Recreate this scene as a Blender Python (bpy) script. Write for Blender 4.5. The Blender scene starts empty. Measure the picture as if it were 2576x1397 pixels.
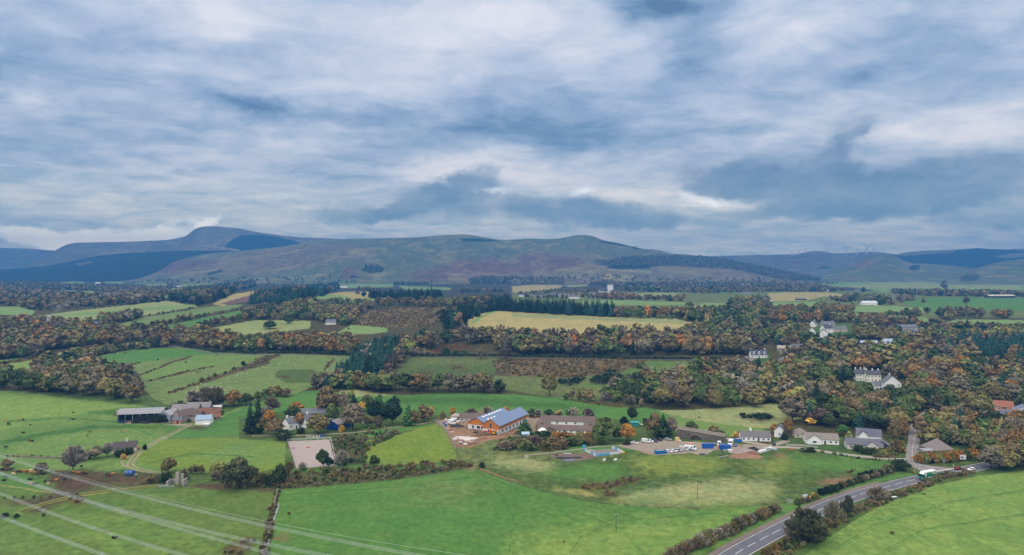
import bpy, bmesh, math, random, re
import numpy as np
from mathutils import Vector, Matrix
sc = bpy.context.scene
COL = sc.collection
RNG = random.Random(7)
NP = np.random.default_rng(11)
# ------------------------------------------------------------------ camera
F, CX, HY, CZ = 1679.0, 1288.0, 687.0, 100.0
cam_d = bpy.data.cameras.new("camera")
cam = bpy.data.objects.new("camera", cam_d)
COL.objects.link(cam)
cam.location = (0, 0, CZ)
cam.rotation_euler = (math.radians(90), 0, 0)
cam_d.sensor_width = 36
cam_d.lens = 36 * F / 2576
cam_d.shift_y = -(698.5 - HY) / 2576
cam_d.clip_start = 1
cam_d.clip_end = 60000
sc.camera = cam
sc.view_settings.view_transform = 'Standard'
sc.view_settings.look = 'None'
sc.view_settings.exposure = 0
sc.view_settings.gamma = 1
sc.render.engine = 'CYCLES'
sc.cycles.max_bounces = 4
sc.cycles.diffuse_bounces = 2
sc.cycles.glossy_bounces = 1
sc.cycles.transmission_bounces = 2
sc.cycles.transparent_max_bounces = 8
sc.cycles.volume_bounces = 0
sc.cycles.use_denoising = True
sc.cycles.denoiser = 'OPENIMAGEDENOISE'
sc.cycles.denoising_input_passes = 'RGB_ALBEDO_NORMAL'
sc.cycles.denoising_prefilter = 'ACCURATE'
sc.cycles.caustics_reflective = False
sc.cycles.caustics_refractive = False
# ------------------------------------------------------------------ noise on arrays
def _hash(ix, iy, seed):
 h = (ix.astype(np.int64) * 374761393 + iy.astype(np.int64) * 668265263 + seed * 974711) & 0x7fffffff
 h = ((h ^ (h >> 13)) * 1274126177) & 0x7fffffff
 return ((h ^ (h >> 16)) & 0xffff) / 65535.0
def vnoise(x, y, seed=0):
 x = np.asarray(x, float); y = np.asarray(y, float)
 ix = np.floor(x); iy = np.floor(y)
 fx = x - ix; fy = y - iy
 fx = fx * fx * (3 - 2 * fx); fy = fy * fy * (3 - 2 * fy)
 a = _hash(ix, iy, seed); b = _hash(ix + 1, iy, seed)
 c = _hash(ix, iy + 1, seed); d = _hash(ix + 1, iy + 1, seed)
 return (a * (1 - fx) + b * fx) * (1 - fy) + (c * (1 - fx) + d * fx) * fy
def fbm(x, y, seed=0, octaves=4):
 s = 0; amp = .5; tot = 0
 for o in range(octaves):
  s = s + amp * vnoise(x * 2 ** o, y * 2 ** o, seed + o * 17)
  tot += amp; amp *= .5
 return s / tot
# ------------------------------------------------------------------ the lie of the land
_BD = [0, 650, 800, 950, 1100, 1400, 1800, 2500, 4000, 6000, 9000, 20000]
_BH = [0, 0, 2.5, 20, 27, 31, 31, 30, 40, 56, 62, 70]
def land(x, d):
 x = np.asarray(x, float); d = np.asarray(d, float)
 z = np.interp(d, _BD, _BH)
 def bump(px, d0, H, sx, sd):
  x0 = (px - CX) / F * d0
  return H * np.exp(-((x - x0) / sx) ** 2 - ((d - d0) / sd) ** 2)
 z = z + bump(640, 1750, 20, 330, 260)        # conifer ridge
 z = z + bump(1090, 1500, 10, 260, 240)
 z = z + bump(1050, 400, 4.0, 45, 35)         # mown knoll
 z = z + bump(640, 820, 5, 140, 90)
 z = z + bump(2200, 760, 6, 160, 160)         # villa hill
 z = z + bump(250, 560, 3, 120, 60)
 k = np.clip((d - 250) / 400, 0, 1)
 z = z + (fbm(x / 160, d / 160, 5, 3) - .5) * (1.5 + 5 * k * np.clip((4000 - d) / 3000, 0.2, 1))
 return z
_DS = np.concatenate([np.arange(150, 1500, 1.5), np.geomspace(1500, 16000, 500)])
def ground(X, Y):
 """photo pixel -> the point where that line of sight meets the land"""
 xs = (X - CX) / F * _DS
 ray = CZ - (Y - HY) / F * _DS
 g = land(xs, _DS) - ray
 k = np.argmax(g > 0)
 if g[k] <= 0:
  k = len(_DS) - 1
 if k == 0:
  d = _DS[0]
 else:
  t = -g[k - 1] / (g[k] - g[k - 1]) if g[k] != g[k - 1] else 0
  d = _DS[k - 1] + t * (_DS[k] - _DS[k - 1])
 x = (X - CX) / F * d
 return Vector((x, d, float(land(x, d))))
def px_of(p):
 return CX + F * p[0] / p[1], HY - F * (p[2] - CZ) / p[1]
def mpp(p):
 """metres per photo pixel at a point"""
 return p[1] / F
# ------------------------------------------------------------------ objects
def obj(name, me, parent=None, mat=None):
 o = bpy.data.objects.new(name, me)
 COL.objects.link(o)
 if mat is not None and me is not None and len(me.materials) == 0:
  me.materials.append(mat)
 if parent is not None:
  o.parent = parent
 return o
def tag(o, label=None, cat=None, group=None, kind=None):
 if label: o['label'] = label
 if cat: o['category'] = cat
 if group: o['group'] = group
 if kind: o['kind'] = kind
 return o
def empty(name, loc, rz=0):
 o = bpy.data.objects.new(name, None)
 COL.objects.link(o)
 o.location = loc
 o.rotation_euler = (0, 0, rz)
 o.empty_display_size = 1
 return o
_kids = {}
def copy_tree(o, loc=None, rz=None, scale=None):
 c = o.copy(); COL.objects.link(c)
 for k in list(c.keys()):
  if k in ('label', 'group'): del c[k]
 for ch in o.children:
  d = ch.copy(); COL.objects.link(d); d.parent = c
  for g in ch.children:
   e = g.copy(); COL.objects.link(e); e.parent = d
 if loc is not None: c.location = loc
 if rz is not None: c.rotation_euler = (0, 0, rz)
 if scale is not None: c.scale = scale if hasattr(scale, '__len__') else (scale,) * 3
 return c
def mesh_np(name, verts, faces, smooth=False):
 """verts (n,3); faces (m,k) all the same size"""
 me = bpy.data.meshes.new(name)
 verts = np.asarray(verts, np.float32); faces = np.asarray(faces, np.int32)
 n, k = faces.shape
 me.vertices.add(len(verts)); me.vertices.foreach_set('co', verts.ravel())
 me.loops.add(n * k); me.loops.foreach_set('vertex_index', faces.ravel())
 me.polygons.add(n)
 me.polygons.foreach_set('loop_start', np.arange(0, n * k, k, dtype=np.int32))
 me.polygons.foreach_set('loop_total', np.full(n, k, np.int32))
 me.polygons.foreach_set('use_smooth', np.full(n, smooth, bool))
 me.update(calc_edges=True)
 return me
def set_color(me, arr, name='col', domain='POINT'):
 a = me.attributes.new(name, 'FLOAT_COLOR', domain)
 arr = np.asarray(arr, np.float32)
 if arr.shape[1] == 3:
  arr = np.concatenate([arr, np.ones((len(arr), 1), np.float32)], 1)
 a.data.foreach_set('color', arr.ravel())
# ------------------------------------------------------------------ colour
def lin(r, g, b):
 f = lambda c: (c / 255 / 12.92) if c / 255 <= .04045 else ((c / 255 + .055) / 1.055) ** 2.4
 return (f(r), f(g), f(b))
LIGHT = 1.75
def alb(r, g, b, k=1.0):
 """photo colour in daylight of this strength -> base colour of the surface"""
 return tuple(min(.9, c / LIGHT * k) for c in lin(r, g, b))
# ------------------------------------------------------------------ node helper
class NT:
 def __init__(self, tree):
  self.t = tree; self.n = tree.nodes; self.l = tree.links
 def new(self, typ, **kw):
  nd = self.n.new(typ)
  for k, v in kw.items():
   if k == 'inp':
    for kk, vv in v.items():
     self.put(nd.inputs[kk], vv)
   else:
    setattr(nd, k, v)
  return nd
 def put(self, sock, v):
  if isinstance(v, bpy.types.NodeSocket):
   self.l.new(v, sock)
  else:
   sock.default_value = v
 def math(self, op, a, b=None, clamp=False):
  nd = self.n.new('ShaderNodeMath'); nd.operation = op; nd.use_clamp = clamp
  self.put(nd.inputs[0], a)
  if b is not None: self.put(nd.inputs[1], b)
  return nd.outputs[0]
 def vmath(self, op, a, b=None):
  nd = self.n.new('ShaderNodeVectorMath'); nd.operation = op
  self.put(nd.inputs[0], a)
  if b is not None:
   self.put(nd.inputs['Scale' if op == 'SCALE' else 1], b)
  return nd.outputs[0]
 def noise(self, vec, scale, detail=4, rough=.55, dist=0, out='Fac'):
  nd = self.n.new('ShaderNodeTexNoise')
  if vec is not None: self.l.new(vec, nd.inputs['Vector'])
  nd.inputs['Scale'].default_value = scale
  nd.inputs['Detail'].default_value = detail
  nd.inputs['Roughness'].default_value = rough
  nd.inputs['Distortion'].default_value = dist
  return nd.outputs[out]
 def ramp(self, fac, stops, interp='LINEAR'):
  nd = self.n.new('ShaderNodeValToRGB'); nd.color_ramp.interpolation = interp
  cr = nd.color_ramp
  while len(cr.elements) < len(stops): cr.elements.new(.5)
  for e, (p, c) in zip(cr.elements, stops):
   e.position = p; e.color = (*c, 1) if len(c) == 3 else c
  self.put(nd.inputs[0], fac)
  return nd.outputs[0]
 def mix(self, fac, a, b, blend='MIX'):
  nd = self.n.new('ShaderNodeMix'); nd.data_type = 'RGBA'; nd.blend_type = blend
  self.put(nd.inputs[0], fac)
  for i, v in ((6, a), (7, b)):
   if isinstance(v, tuple) and len(v) == 3: v = (*v, 1)
   self.put(nd.inputs[i], v)
  return nd.outputs[2]
 def mapr(self, v, a, b, c, d):
  nd = self.n.new('ShaderNodeMapRange')
  self.put(nd.inputs[0], v)
  for i, q in enumerate((a, b, c, d)): nd.inputs[i + 1].default_value = q
  return nd.outputs[0]
def new_mat(name):
 m = bpy.data.materials.new(name); m.use_nodes = True
 m.node_tree.nodes.clear()
 return m, NT(m.node_tree)
def finish(nt, color, rough=.9, spec=.2, metal=0, bump=None, bump_d=.1, bump_s=.5, alpha=None):
 p = nt.n.new('ShaderNodeBsdfPrincipled')
 nt.put(p.inputs['Base Color'], (*color, 1) if isinstance(color, tuple) and len(color) == 3 else color)
 nt.put(p.inputs['Roughness'], rough)
 p.inputs['Specular IOR Level'].default_value = spec
 p.inputs['Metallic'].default_value = metal
 if bump is not None:
  b = nt.n.new('ShaderNodeBump'); b.inputs['Strength'].default_value = bump_s
  b.inputs['Distance'].default_value = bump_d
  nt.l.new(bump, b.inputs['Height']); nt.l.new(b.outputs[0], p.inputs['Normal'])
 o = nt.n.new('ShaderNodeOutputMaterial')
 nt.l.new(p.outputs[0], o.inputs['Surface'])
 return p
_plain = {}
def plain(name, rgb, rough=.7, spec=.3, metal=0, var=.25, scale=1.5, k0=1.0):
 """painted / weathered surface: base colour with blotches of dirt at two scales"""
 if name in _plain: return _plain[name]
 m, nt = new_mat(name)
 c = alb(*rgb, k=k0)
 tc = nt.new('ShaderNodeTexCoord').outputs['Object']
 n1 = nt.noise(tc, scale, 5, .65)
 n2 = nt.noise(tc, scale * .13, 3, .5)
 k = nt.math('ADD', nt.math('MULTIPLY', n1, .6), nt.math('MULTIPLY', n2, .4))
 k = nt.mapr(k, .3, .7, 1 - var, 1 + var * .6)
 col = nt.vmath('SCALE', (c[0], c[1], c[2]), k)
 nd = finish(nt, col, rough, spec, metal)
 _plain[name] = m
 return m
HAZE = True
HAZE_D = 1.7e-4
HAZE_COL = (.06, .28, .70)
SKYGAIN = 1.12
SKY_N1, SKY_N2, SKY_N3, SKY_B = 1.35, 1.5, .3, .58
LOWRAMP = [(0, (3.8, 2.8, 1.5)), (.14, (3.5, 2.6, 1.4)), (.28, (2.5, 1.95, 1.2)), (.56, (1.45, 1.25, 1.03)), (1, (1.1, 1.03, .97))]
# ------------------------------------------------------------------ sun + sky
SUN_AZ, SUN_EL = math.radians(205), math.radians(38)      # high, behind the camera's shoulder, through thick cloud
sun_d = bpy.data.lights.new("sun", 'SUN')
sun_d.energy = 1.5
sun_d.angle = math.radians(14)
sun_d.color = (1, .95, .87)
sun = bpy.data.objects.new("sun", sun_d); COL.objects.link(sun)
sv = Vector((math.sin(SUN_AZ) * math.cos(SUN_EL), math.cos(SUN_AZ) * math.cos(SUN_EL), math.sin(SUN_EL)))
sun.rotation_euler = (-sv).to_track_quat('-Z', 'Y').to_euler()
world = bpy.data.worlds.new("World"); sc.world = world
world.use_nodes = True
wt = NT(world.node_tree); wt.n.clear()
STR = .1
sky = wt.new('ShaderNodeTexSky', sky_type='NISHITA')
sky.sun_disc = False; sky.sun_elevation = SUN_EL; sky.sun_rotation = SUN_AZ
sky.air_density = 1.0; sky.dust_density = 1.5
dirv = wt.new('ShaderNodeTexCoord').outputs['Generated']
sep = wt.new('ShaderNodeSeparateXYZ'); wt.l.new(dirv, sep.inputs[0])
dx, dy, dz = sep.outputs
az = wt.math('ARCTAN2', dx, dy)
el = wt.math('ARCSINE', dz)
cmb = wt.new('ShaderNodeCombineXYZ'); wt.l.new(az, cmb.inputs[0]); wt.l.new(el, cmb.inputs[1])
ang = cmb.outputs[0]
zz = wt.math('ADD', wt.math('MAXIMUM', dz, 0.0), .15)
pl = wt.new('ShaderNodeCombineXYZ')
wt.l.new(wt.math('DIVIDE', dx, zz), pl.inputs[0]); wt.l.new(wt.math('DIVIDE', dy, zz), pl.inputs[1])
def mapping(vec, scale=(1, 1, 1), rot=0, loc=(0, 0, 0), typ='POINT'):
 m = wt.new('ShaderNodeMapping', vector_type=typ)
 wt.l.new(vec, m.inputs[0])
 m.inputs['Location'].default_value = loc
 m.inputs['Rotation'].default_value = (0, 0, rot)
 m.inputs['Scale'].default_value = scale
 return m.outputs[0]
w1 = wt.new('ShaderNodeTexNoise', inp={'Scale': 7.0, 'Detail': 7.0, 'Roughness': .62})
wt.l.new(mapping(ang, (1, 1.9, 1)), w1.inputs['Vector'])
wv = wt.vmath('MULTIPLY', wt.vmath('SUBTRACT', w1.outputs['Color'], (.5, .5, .5)), (.17, .075, 0))
angw = wt.vmath('ADD', ang, wv)
n1 = wt.noise(mapping(pl.outputs[0], (1.3, 1.5, 1), .12, (3.1, 1.7, 0)), 1.0, 9, .55, .25)
n2 = wt.noise(mapping(pl.outputs[0], (3.9, 4.6, 1), -.05, (8.3, 5.2, 0)), 1.0, 7, .62, .4)
n3 = wt.noise(mapping(ang, (5, 26, 1), .05, (1, 2, 0)), 1.0, 6, .62, .3)
val = wt.math('ADD', wt.math('MULTIPLY', wt.math('SUBTRACT', n1, .5), SKY_N1), SKY_B)
val = wt.math('ADD', val, wt.math('MULTIPLY', wt.math('SUBTRACT', n2, .5), SKY_N2))
val = wt.math('ADD', val, wt.math('MULTIPLY', wt.math('SUBTRACT', n3, .5), SKY_N3))
def blob(val, X, Y, rx, ry, amp, rot=0, vec=None, kind='QUADRATIC_SPHERE'):
 """a cloud mass (amp<0) or a bright gap (amp>0) round the direction of a point of the photo"""
 a = math.atan((X - CX) / F); e = math.atan((HY - Y) / F * math.cos(a))
 ca = math.cos(a)
 m = mapping(vec or angw, (rx * ca * ca / F, ry * ca / F, 1), rot, (a, e, 0), 'TEXTURE')
 g = wt.new('ShaderNodeTexGradient', gradient_type=kind); wt.l.new(m, g.inputs[0])
 return wt.math('ADD', val, wt.math('MULTIPLY', g.outputs['Fac'], amp))
BLOBS = [
 (520, 20, 520, 130, .7, 0), (900, 30, 500, 150, .3, 0), (1080, 120, 420, 190, .6, .35), (1230, 40, 300, 150, .4, 0),
 (20, 170, 210, 120, -.6, 0), (110, 110, 200, 70, -.2, 0), (80, 235, 150, 55, .6, 0), (300, 240, 300, 60, .25, 0),
 (420, 120, 260, 60, -.45, 0), (640, 105, 230, 50, -.3, 0), (600, 195, 420, 60, .45, -.04), (900, 205, 300, 70, .35, 0),
 (640, 262, 330, 48, -.8, 0), (520, 275, 220, 40, -.35, 0), (960, 285, 260, 44, -.45, 0), (780, 300, 230, 40, .25, 0),
 (440, 335, 330, 60, -.4, .1), (690, 340, 240, 44, .35, -.25), (650, 395, 260, 44, .4, 0), (1200, 310, 520, 100, -.6, 0),
 (1380, 330, 480, 100, -.5, -.1), (1520, 350, 400, 80, -.3, 0), (120, 330, 420, 90, -.2, 0), (130, 430, 420, 34, .25, 0),
 (650, 450, 350, 30, .25, 0), (1150, 420, 420, 60, .55, 0), (1060, 440, 260, 60, .4, 0), (1290, 445, 330, 45, .4, 0),
 (800, 540, 300, 28, .25, 0), (1520, 490, 220, 60, .45, 0), (1600, 520, 220, 50, .3, 0), (1450, 590, 700, 34, .2, 0),
 (1330, 60, 260, 120, .4, 0), (1690, 10, 260, 75, -1.1, 0), (1640, 20, 170, 60, -.5, 0), (1770, 100, 170, 130, -.5, .6), (1740, 170, 200, 80, -.4, .3),
 (1500, 150, 300, 130, .35, 0), (2030, 60, 240, 110, .45, 0), (1950, 110, 500, 60, .35, .1), (2500, 60, 240, 150, .35, .1), (2200, 190, 500, 40, -.25, .15),
 (1750, 330, 400, 60, -.2, 0), (2100, 250, 600, 60, .15, 0), (1890, 350, 300, 34, .45, 0), (2450, 310, 330, 110, .5, 0), (2250, 350, 260, 60, .45, 0),
 (1800, 500, 200, 60, .3, -.1), (1560, 430, 330, 80, .4, 0), (2200, 590, 800, 50, .2, 0), (120, 520, 500, 60, -.1, 0),
]
for b in BLOBS:
 val = blob(val, *b)
def heap(blobs, lo, hi, amp, sc, seedloc):
 e = wt.math('MULTIPLY', wt.math('SUBTRACT', wt.noise(mapping(ang, (1, 1.7, 1), 0, seedloc), sc, 8, .6, .2), .5), amp)
 for b in blobs:
  e = blob(e, *b, vec=angh, kind='SPHERICAL')
 m = wt.new('ShaderNodeMapRange', interpolation_type='SMOOTHSTEP')
 wt.l.new(e, m.inputs[0]); m.inputs[1].default_value = lo; m.inputs[2].default_value = hi
 return m.outputs[0], e
wh = wt.new('ShaderNodeTexNoise', inp={'Scale': 13.0, 'Detail': 6.0, 'Roughness': .6})
wt.l.new(mapping(ang, (1, 1.4, 1), 0, (4, 4, 0)), wh.inputs['Vector'])
angh = wt.vmath('ADD', ang, wt.vmath('MULTIPLY', wt.vmath('SUBTRACT', wh.outputs['Color'], (.5, .5, .5)), (.09, .05, 0)))
nin = wt.noise(mapping(ang, (1, 2.0, 1), 0, (7, 3, 0)), 11, 7, .6, .3)
DARK = [(2300, 520, 420, 60, .6, 0), (1050, 510, 330, 60, .5, .1), (1420, 540, 380, 60, .5, 0), (1700, 560, 260, 30, .4, 0), (900, 540, 260, 34, .4, 0),(1800, 450, 170, 75, .9, 0), (1930, 455, 240, 70, .85, 0), (2060, 480, 300, 75, .9, 0), (2110, 370, 85, 110, .75, -.25), (2170, 320, 80, 60, .6, -.3), (2080, 420, 120, 80, .6, 0), (2300, 455, 330, 85, .9, 0), (2520, 450, 330, 95, .9, 0),
  (2100, 535, 300, 34, .8, 0), (1960, 540, 260, 24, .6, 0), (1120, 485, 230, 50, .85, .3), (1000, 530, 260, 34, .75, .05), (1190, 465, 100, 50, .6, .3), (1290, 520, 170, 46, .7, 0), (1370, 535, 130, 50, .5, 0), (1540, 548, 230, 40, .85, 0), (1660, 565, 170, 26, .6, 0), (1480, 520, 130, 40, .5, 0), (2520, 560, 260, 40, .6, 0)]
dm, de = heap(DARK, .05, .85, 1.3, 13, (2, 9, 0))
dv = wt.math('ADD', wt.math('MULTIPLY', wt.math('SUBTRACT', nin, .5), 1.5), wt.mapr(de, .2, 1.1, .5, .0))
val = wt.math('ADD', wt.math('MULTIPLY', val, wt.math('SUBTRACT', 1.0, wt.math('MULTIPLY', dm, .9))), wt.math('MULTIPLY', dv, wt.math('MULTIPLY', dm, .9)))
LIGHTC = [(330, 597, 230, 30, .9, .06), (440, 575, 130, 30, .8, .35), (130, 600, 230, 30, .8, 0), (240, 615, 330, 20, .7, 0), (30, 590, 160, 34, .6, 0), (520, 560, 70, 16, .5, .3), (1800, 505, 130, 26, .7, -.1), (1480, 490, 90, 26, .6, 0), (1240, 475, 110, 22, .5, 0)]
lm, le = heap(LIGHTC, .15, .7, 1.0, 18, (5, 1, 0))
lv = wt.math('ADD', wt.math('MULTIPLY', wt.math('SUBTRACT', nin, .5), .9), wt.mapr(le, .2, .9, .75, 1.0))
val = wt.math('ADD', wt.math('MULTIPLY', val, wt.math('SUBTRACT', 1.0, wt.math('MULTIPLY', lm, .8))), wt.math('MULTIPLY', lv, wt.math('MULTIPLY', lm, .8)))
ramp = wt.ramp(wt.mapr(val, -.45, 1.35, 0, 1), [(0, lin(92, 122, 160)), (.22, lin(117, 147, 183)), (.45, lin(153, 176, 206)), (.65, lin(186, 202, 225)), (.85, lin(214, 222, 238)), (1, lin(228, 232, 244))])
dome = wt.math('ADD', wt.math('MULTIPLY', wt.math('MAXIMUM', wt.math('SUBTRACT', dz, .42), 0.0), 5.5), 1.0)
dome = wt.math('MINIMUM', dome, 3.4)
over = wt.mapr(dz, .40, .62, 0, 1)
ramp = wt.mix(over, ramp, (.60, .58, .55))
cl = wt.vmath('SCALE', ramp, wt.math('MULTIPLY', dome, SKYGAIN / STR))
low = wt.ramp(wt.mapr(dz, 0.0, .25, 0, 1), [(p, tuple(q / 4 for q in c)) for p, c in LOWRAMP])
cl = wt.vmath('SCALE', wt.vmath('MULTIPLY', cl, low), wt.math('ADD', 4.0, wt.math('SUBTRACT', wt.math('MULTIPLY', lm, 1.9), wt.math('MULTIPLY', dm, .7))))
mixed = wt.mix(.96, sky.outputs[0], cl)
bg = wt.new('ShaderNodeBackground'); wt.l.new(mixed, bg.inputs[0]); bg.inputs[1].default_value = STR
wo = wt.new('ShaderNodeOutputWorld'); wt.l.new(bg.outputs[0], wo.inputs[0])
# ------------------------------------------------------------------ air
def box_mesh(name, x0, x1, y0, y1, z0, z1):
 v = [(x, y, z) for z in (z0, z1) for y in (y0, y1) for x in (x0, x1)]
 f = [(0, 2, 3, 1), (4, 5, 7, 6), (0, 1, 5, 4), (1, 3, 7, 5), (3, 2, 6, 7), (2, 0, 4, 6)]
 return mesh_np(name, v, f)
if HAZE:
 hm, ht = new_mat('haze_air')
 pv = ht.new('ShaderNodeVolumePrincipled')
 pv.inputs['Color'].default_value = (*HAZE_COL, 1)
 pv.inputs['Density'].default_value = HAZE_D
 pv.inputs['Anisotropy'].default_value = 0.0
 ho = ht.new('ShaderNodeOutputMaterial'); ht.l.new(pv.outputs[0], ho.inputs['Volume'])
 hz = obj('haze', box_mesh('haze', -19500, 19500, -800, 10200, -60, 640), None, hm)
 tag(hz, 'thin blue autumn haze lying over the whole valley', None, None, 'stuff')
# ------------------------------------------------------------------ reading points off the enlarged photo
_OX = (0, 644, 1288, 1932); _OY = {'T': 515.2, 'M': 858.7, 'B': 1122.3}
def _z(row, i, pts): return [(_OX[i - 1] + x / 4, _OY[row] + y / 4) for x, y in pts]
def T(i, *pts): return _z('T', i, pts)
def M(i, *pts): return _z('M', i, pts)
def B(i, *pts): return _z('B', i, pts)
def inside(px, py, poly):
 poly = np.asarray(poly, float)
 res = np.zeros(px.shape, bool)
 x0, y0 = poly.min(0); x1, y1 = poly.max(0)
 m = (px >= x0) & (px <= x1) & (py >= y0) & (py <= y1)
 if not m.any(): return res
 qx = px[m]; qy = py[m]
 r = np.zeros(qx.shape, bool)
 j = len(poly) - 1
 for i in range(len(poly)):
  xi, yi = poly[i]; xj, yj = poly[j]
  if yi != yj:
   r ^= ((yi > qy) != (yj > qy)) & (qx < (xj - xi) * (qy - yi) / (yj - yi) + xi)
  j = i
 res[m] = r
 return res
def band(pts, w):
 """polygon round a line, w wide (photo pixels; a number or one per point)"""
 pts = np.asarray(pts, float); n = len(pts)
 ws = np.full(n, w, float) if np.isscalar(w) else np.asarray(w, float)
 t = np.gradient(pts, axis=0); t /= np.linalg.norm(t, axis=1)[:, None] + 1e-9
 nn = np.stack([-t[:, 1], t[:, 0]], 1) * ws[:, None] / 2
 return np.concatenate([pts + nn, (pts - nn)[::-1]])
KINDS = {
 'wood': ((90, 90, 58), .9), 'farwood': ((76, 80, 62), .9), 'lush': ((98, 145, 70), .25), 'olive': ((106, 138, 68), .35),
 'bright': ((135, 171, 86), .3), 'pasture': ((122, 158, 84), .25), 'hillgrass': ((124, 152, 88), .35), 'deep': ((78, 124, 58), .25),
 'dgreen': ((96, 146, 72), .2), 'pale': ((160, 176, 112), .25), 'paleg': ((138, 172, 104), .25), 'straw': ((186, 178, 118), .3),
 'gold': ((192, 184, 124), .25), 'brownscrub': ((124, 113, 80), .9), 'gully': ((104, 96, 62), .8), 'roughg': ((118, 138, 82), .8),
 'weedy': ((92, 122, 64), .8), 'strawrough': ((162, 176, 120), .45), 'mud': ((98, 84, 66), .6), 'soil': ((168, 138, 112), .5), 'scrub': ((92, 98, 62), .9),
 'yard': ((176, 160, 140), .3), 'gorse': ((56, 66, 44), 1.), 'bracken': ((126, 78, 54), .9), 'redweed': ((108, 82, 60), .9),
 'bank': ((96, 104, 62), .9), 'moor': ((136, 130, 108), .6), 'moorg': ((116, 130, 100), .6), 'heather': ((128, 104, 96), .7), 'fir': ((34, 50, 40), .8),
 'paleline': ((176, 176, 110), .4), 'dirt': ((150, 128, 100), .5), 'yellowg': ((136, 158, 76), .5), 'garden': ((86, 120, 62), .6), 'mown': ((128, 156, 64), .2),
}
PAINT = []
def paint(kind, poly, warp=1.0): PAINT.append((kind, poly, warp))
# --- far valley floor
paint('farwood', [(-3000, 690), (5600, 690), (5600, 800), (-3000, 800)])
paint('wood', [(-3000, 790), (480, 760), (900, 780), (2000, 780), (5600, 820), (5600, 1120), (1930, 1120), (1690, 1035), (1500, 1003), (1300, 1003), (880, 990), (600, 1000), (0, 985), (-3000, 985)])
paint('roughg', [(1288, 735), (5600, 720), (5600, 800), (1288, 800)])
paint('paleg', T(1, (600, 785), (840, 760), (850, 790), (620, 800))); paint('paleg', T(1, (1050, 755), (1440, 750), (1440, 800), (1050, 790)))
paint('paleg', T(1, (1760, 830), (1900, 775), (2260, 775), (2240, 810), (1960, 830)))
paint('paleg', T(1, (1460, 795), (1680, 790), (1680, 815), (1460, 815))); paint('paleg', T(1, (1700, 840), (1890, 840), (1880, 870), (1720, 868)))
paint('pale', T(1, (400, 848), (1000, 870), (1000, 885), (700, 880))); paint('pale', T(1, (880, 880), (1190, 880), (1190, 895), (900, 892)))
paint('paleg', T(1, (1640, 908), (1710, 908), (1710, 940), (1650, 940)))
paint('paleg', T(2, (820, 765), (1380, 780), (1380, 830), (900, 840), (820, 800))); paint('paleg', T(2, (1430, 815), (1960, 835), (1960, 860), (1500, 855)))
paint('straw', T(3, (0, 820), (220, 805), (520, 808), (470, 845), (60, 885), (0, 880))); paint('pale', T(3, (520, 810), (760, 800), (760, 820), (580, 830)))
paint('pale', T(3, (1150, 905), (1400, 885), (1710, 892), (1700, 920), (1250, 920))); paint('paleg', T(3, (620, 968), (1120, 960), (1740, 985), (1740, 1010), (1120, 1010), (600, 990)))
paint('paleg', T(3, (1810, 1010), (1960, 985), (2190, 995), (2180, 1030), (1820, 1032)))
paint('roughg', T(3, (2080, 905), (2460, 905), (2440, 940), (2080, 930)))
paint('paleg', T(4, (380, 775), (900, 770), (1500, 775), (2576, 800), (2576, 860), (1830, 860), (1250, 840), (1200, 890), (1000, 850), (800, 830), (640, 825)))
paint('pale', T(4, (700, 830), (1200, 775), (1840, 790), (2540, 810), (2540, 850), (1700, 840), (1250, 835)))
paint('paleg', T(4, (1840, 750), (2576, 770), (2576, 800), (1850, 775)))
paint('straw', T(4, (0, 890), (250, 880), (600, 882), (760, 905), (740, 930), (560, 925), (400, 960), (250, 970), (0, 975)))
paint('paleg', T(4, (0, 985), (190, 978), (480, 975), (480, 1020), (0, 1022)))
paint('dgreen', T(4, (1350, 985), (1640, 930), (2000, 932), (2576, 945), (2576, 1075), (1700, 1050), (1640, 1090), (1400, 1000)))
paint('paleg', T(4, (850, 1020), (1100, 1015), (1600, 1040), (1580, 1085), (1100, 1080), (880, 1075)))
paint('paleg', T(4, (200, 1120), (560, 1090), (1100, 1100), (1560, 1130), (1640, 1160), (1580, 1200), (1480, 1210), (1240, 1160), (700, 1150), (420, 1140)))
paint('paleg', T(4, (1790, 1190), (1900, 1155), (2576, 1160), (2576, 1260), (2240, 1280), (1820, 1230)))
# --- left middle distance
paint('paleg', [(-3000, 772), (0, 772), (45, 771), (90, 783), (80, 793), (0, 792), (-3000, 800)])
paint('pale', [(80, 797), (170, 785), (300, 770), (420, 757), (497, 772), (440, 782), (380, 792), (330, 797), (270, 800), (180, 810), (150, 818), (80, 803)])
paint('paleg', T(1, (350, 1125), (900, 1080), (1980, 1000), (1980, 1035), (1100, 1100), (400, 1140)))
paint('hillgrass', [(295, 818), (365, 797), (460, 780), (560, 768), (610, 766), (600, 775), (520, 790), (450, 800), (390, 812), (330, 826), (300, 826)])
paint('dgreen', [(400, 824), (500, 802), (560, 790), (620, 778), (612, 790), (540, 808), (480, 822), (430, 829)])
paint('pale', [(495, 832), (560, 820), (640, 806), (700, 806), (782, 808), (778, 828), (700, 835), (640, 850), (600, 848), (560, 840)])
paint('straw', T(1, (2130, 1000), (2350, 900), (2576, 865), (2576, 900), (2400, 950), (2250, 1020))); paint('heather', T(1, (2200, 1000), (2400, 940), (2576, 900), (2576, 960), (2300, 1010)))
paint('paleg', T(2, (590, 930), (800, 890), (1000, 880), (1150, 885), (1200, 960), (1150, 985), (650, 980))); paint('straw', T(2, (700, 900), (900, 875), (1150, 875), (1160, 940), (1000, 950), (860, 910)))
paint('brownscrub', T(2, (980, 1180), (1150, 1070), (1400, 1040), (1800, 1020), (2110, 1020), (2050, 1070), (1830, 1170), (1790, 1230), (1400, 1240), (1000, 1205)))
paint('paleg', T(2, (815, 1290), (960, 1210), (1320, 1240), (1320, 1275), (1180, 1300), (860, 1310)))
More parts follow.
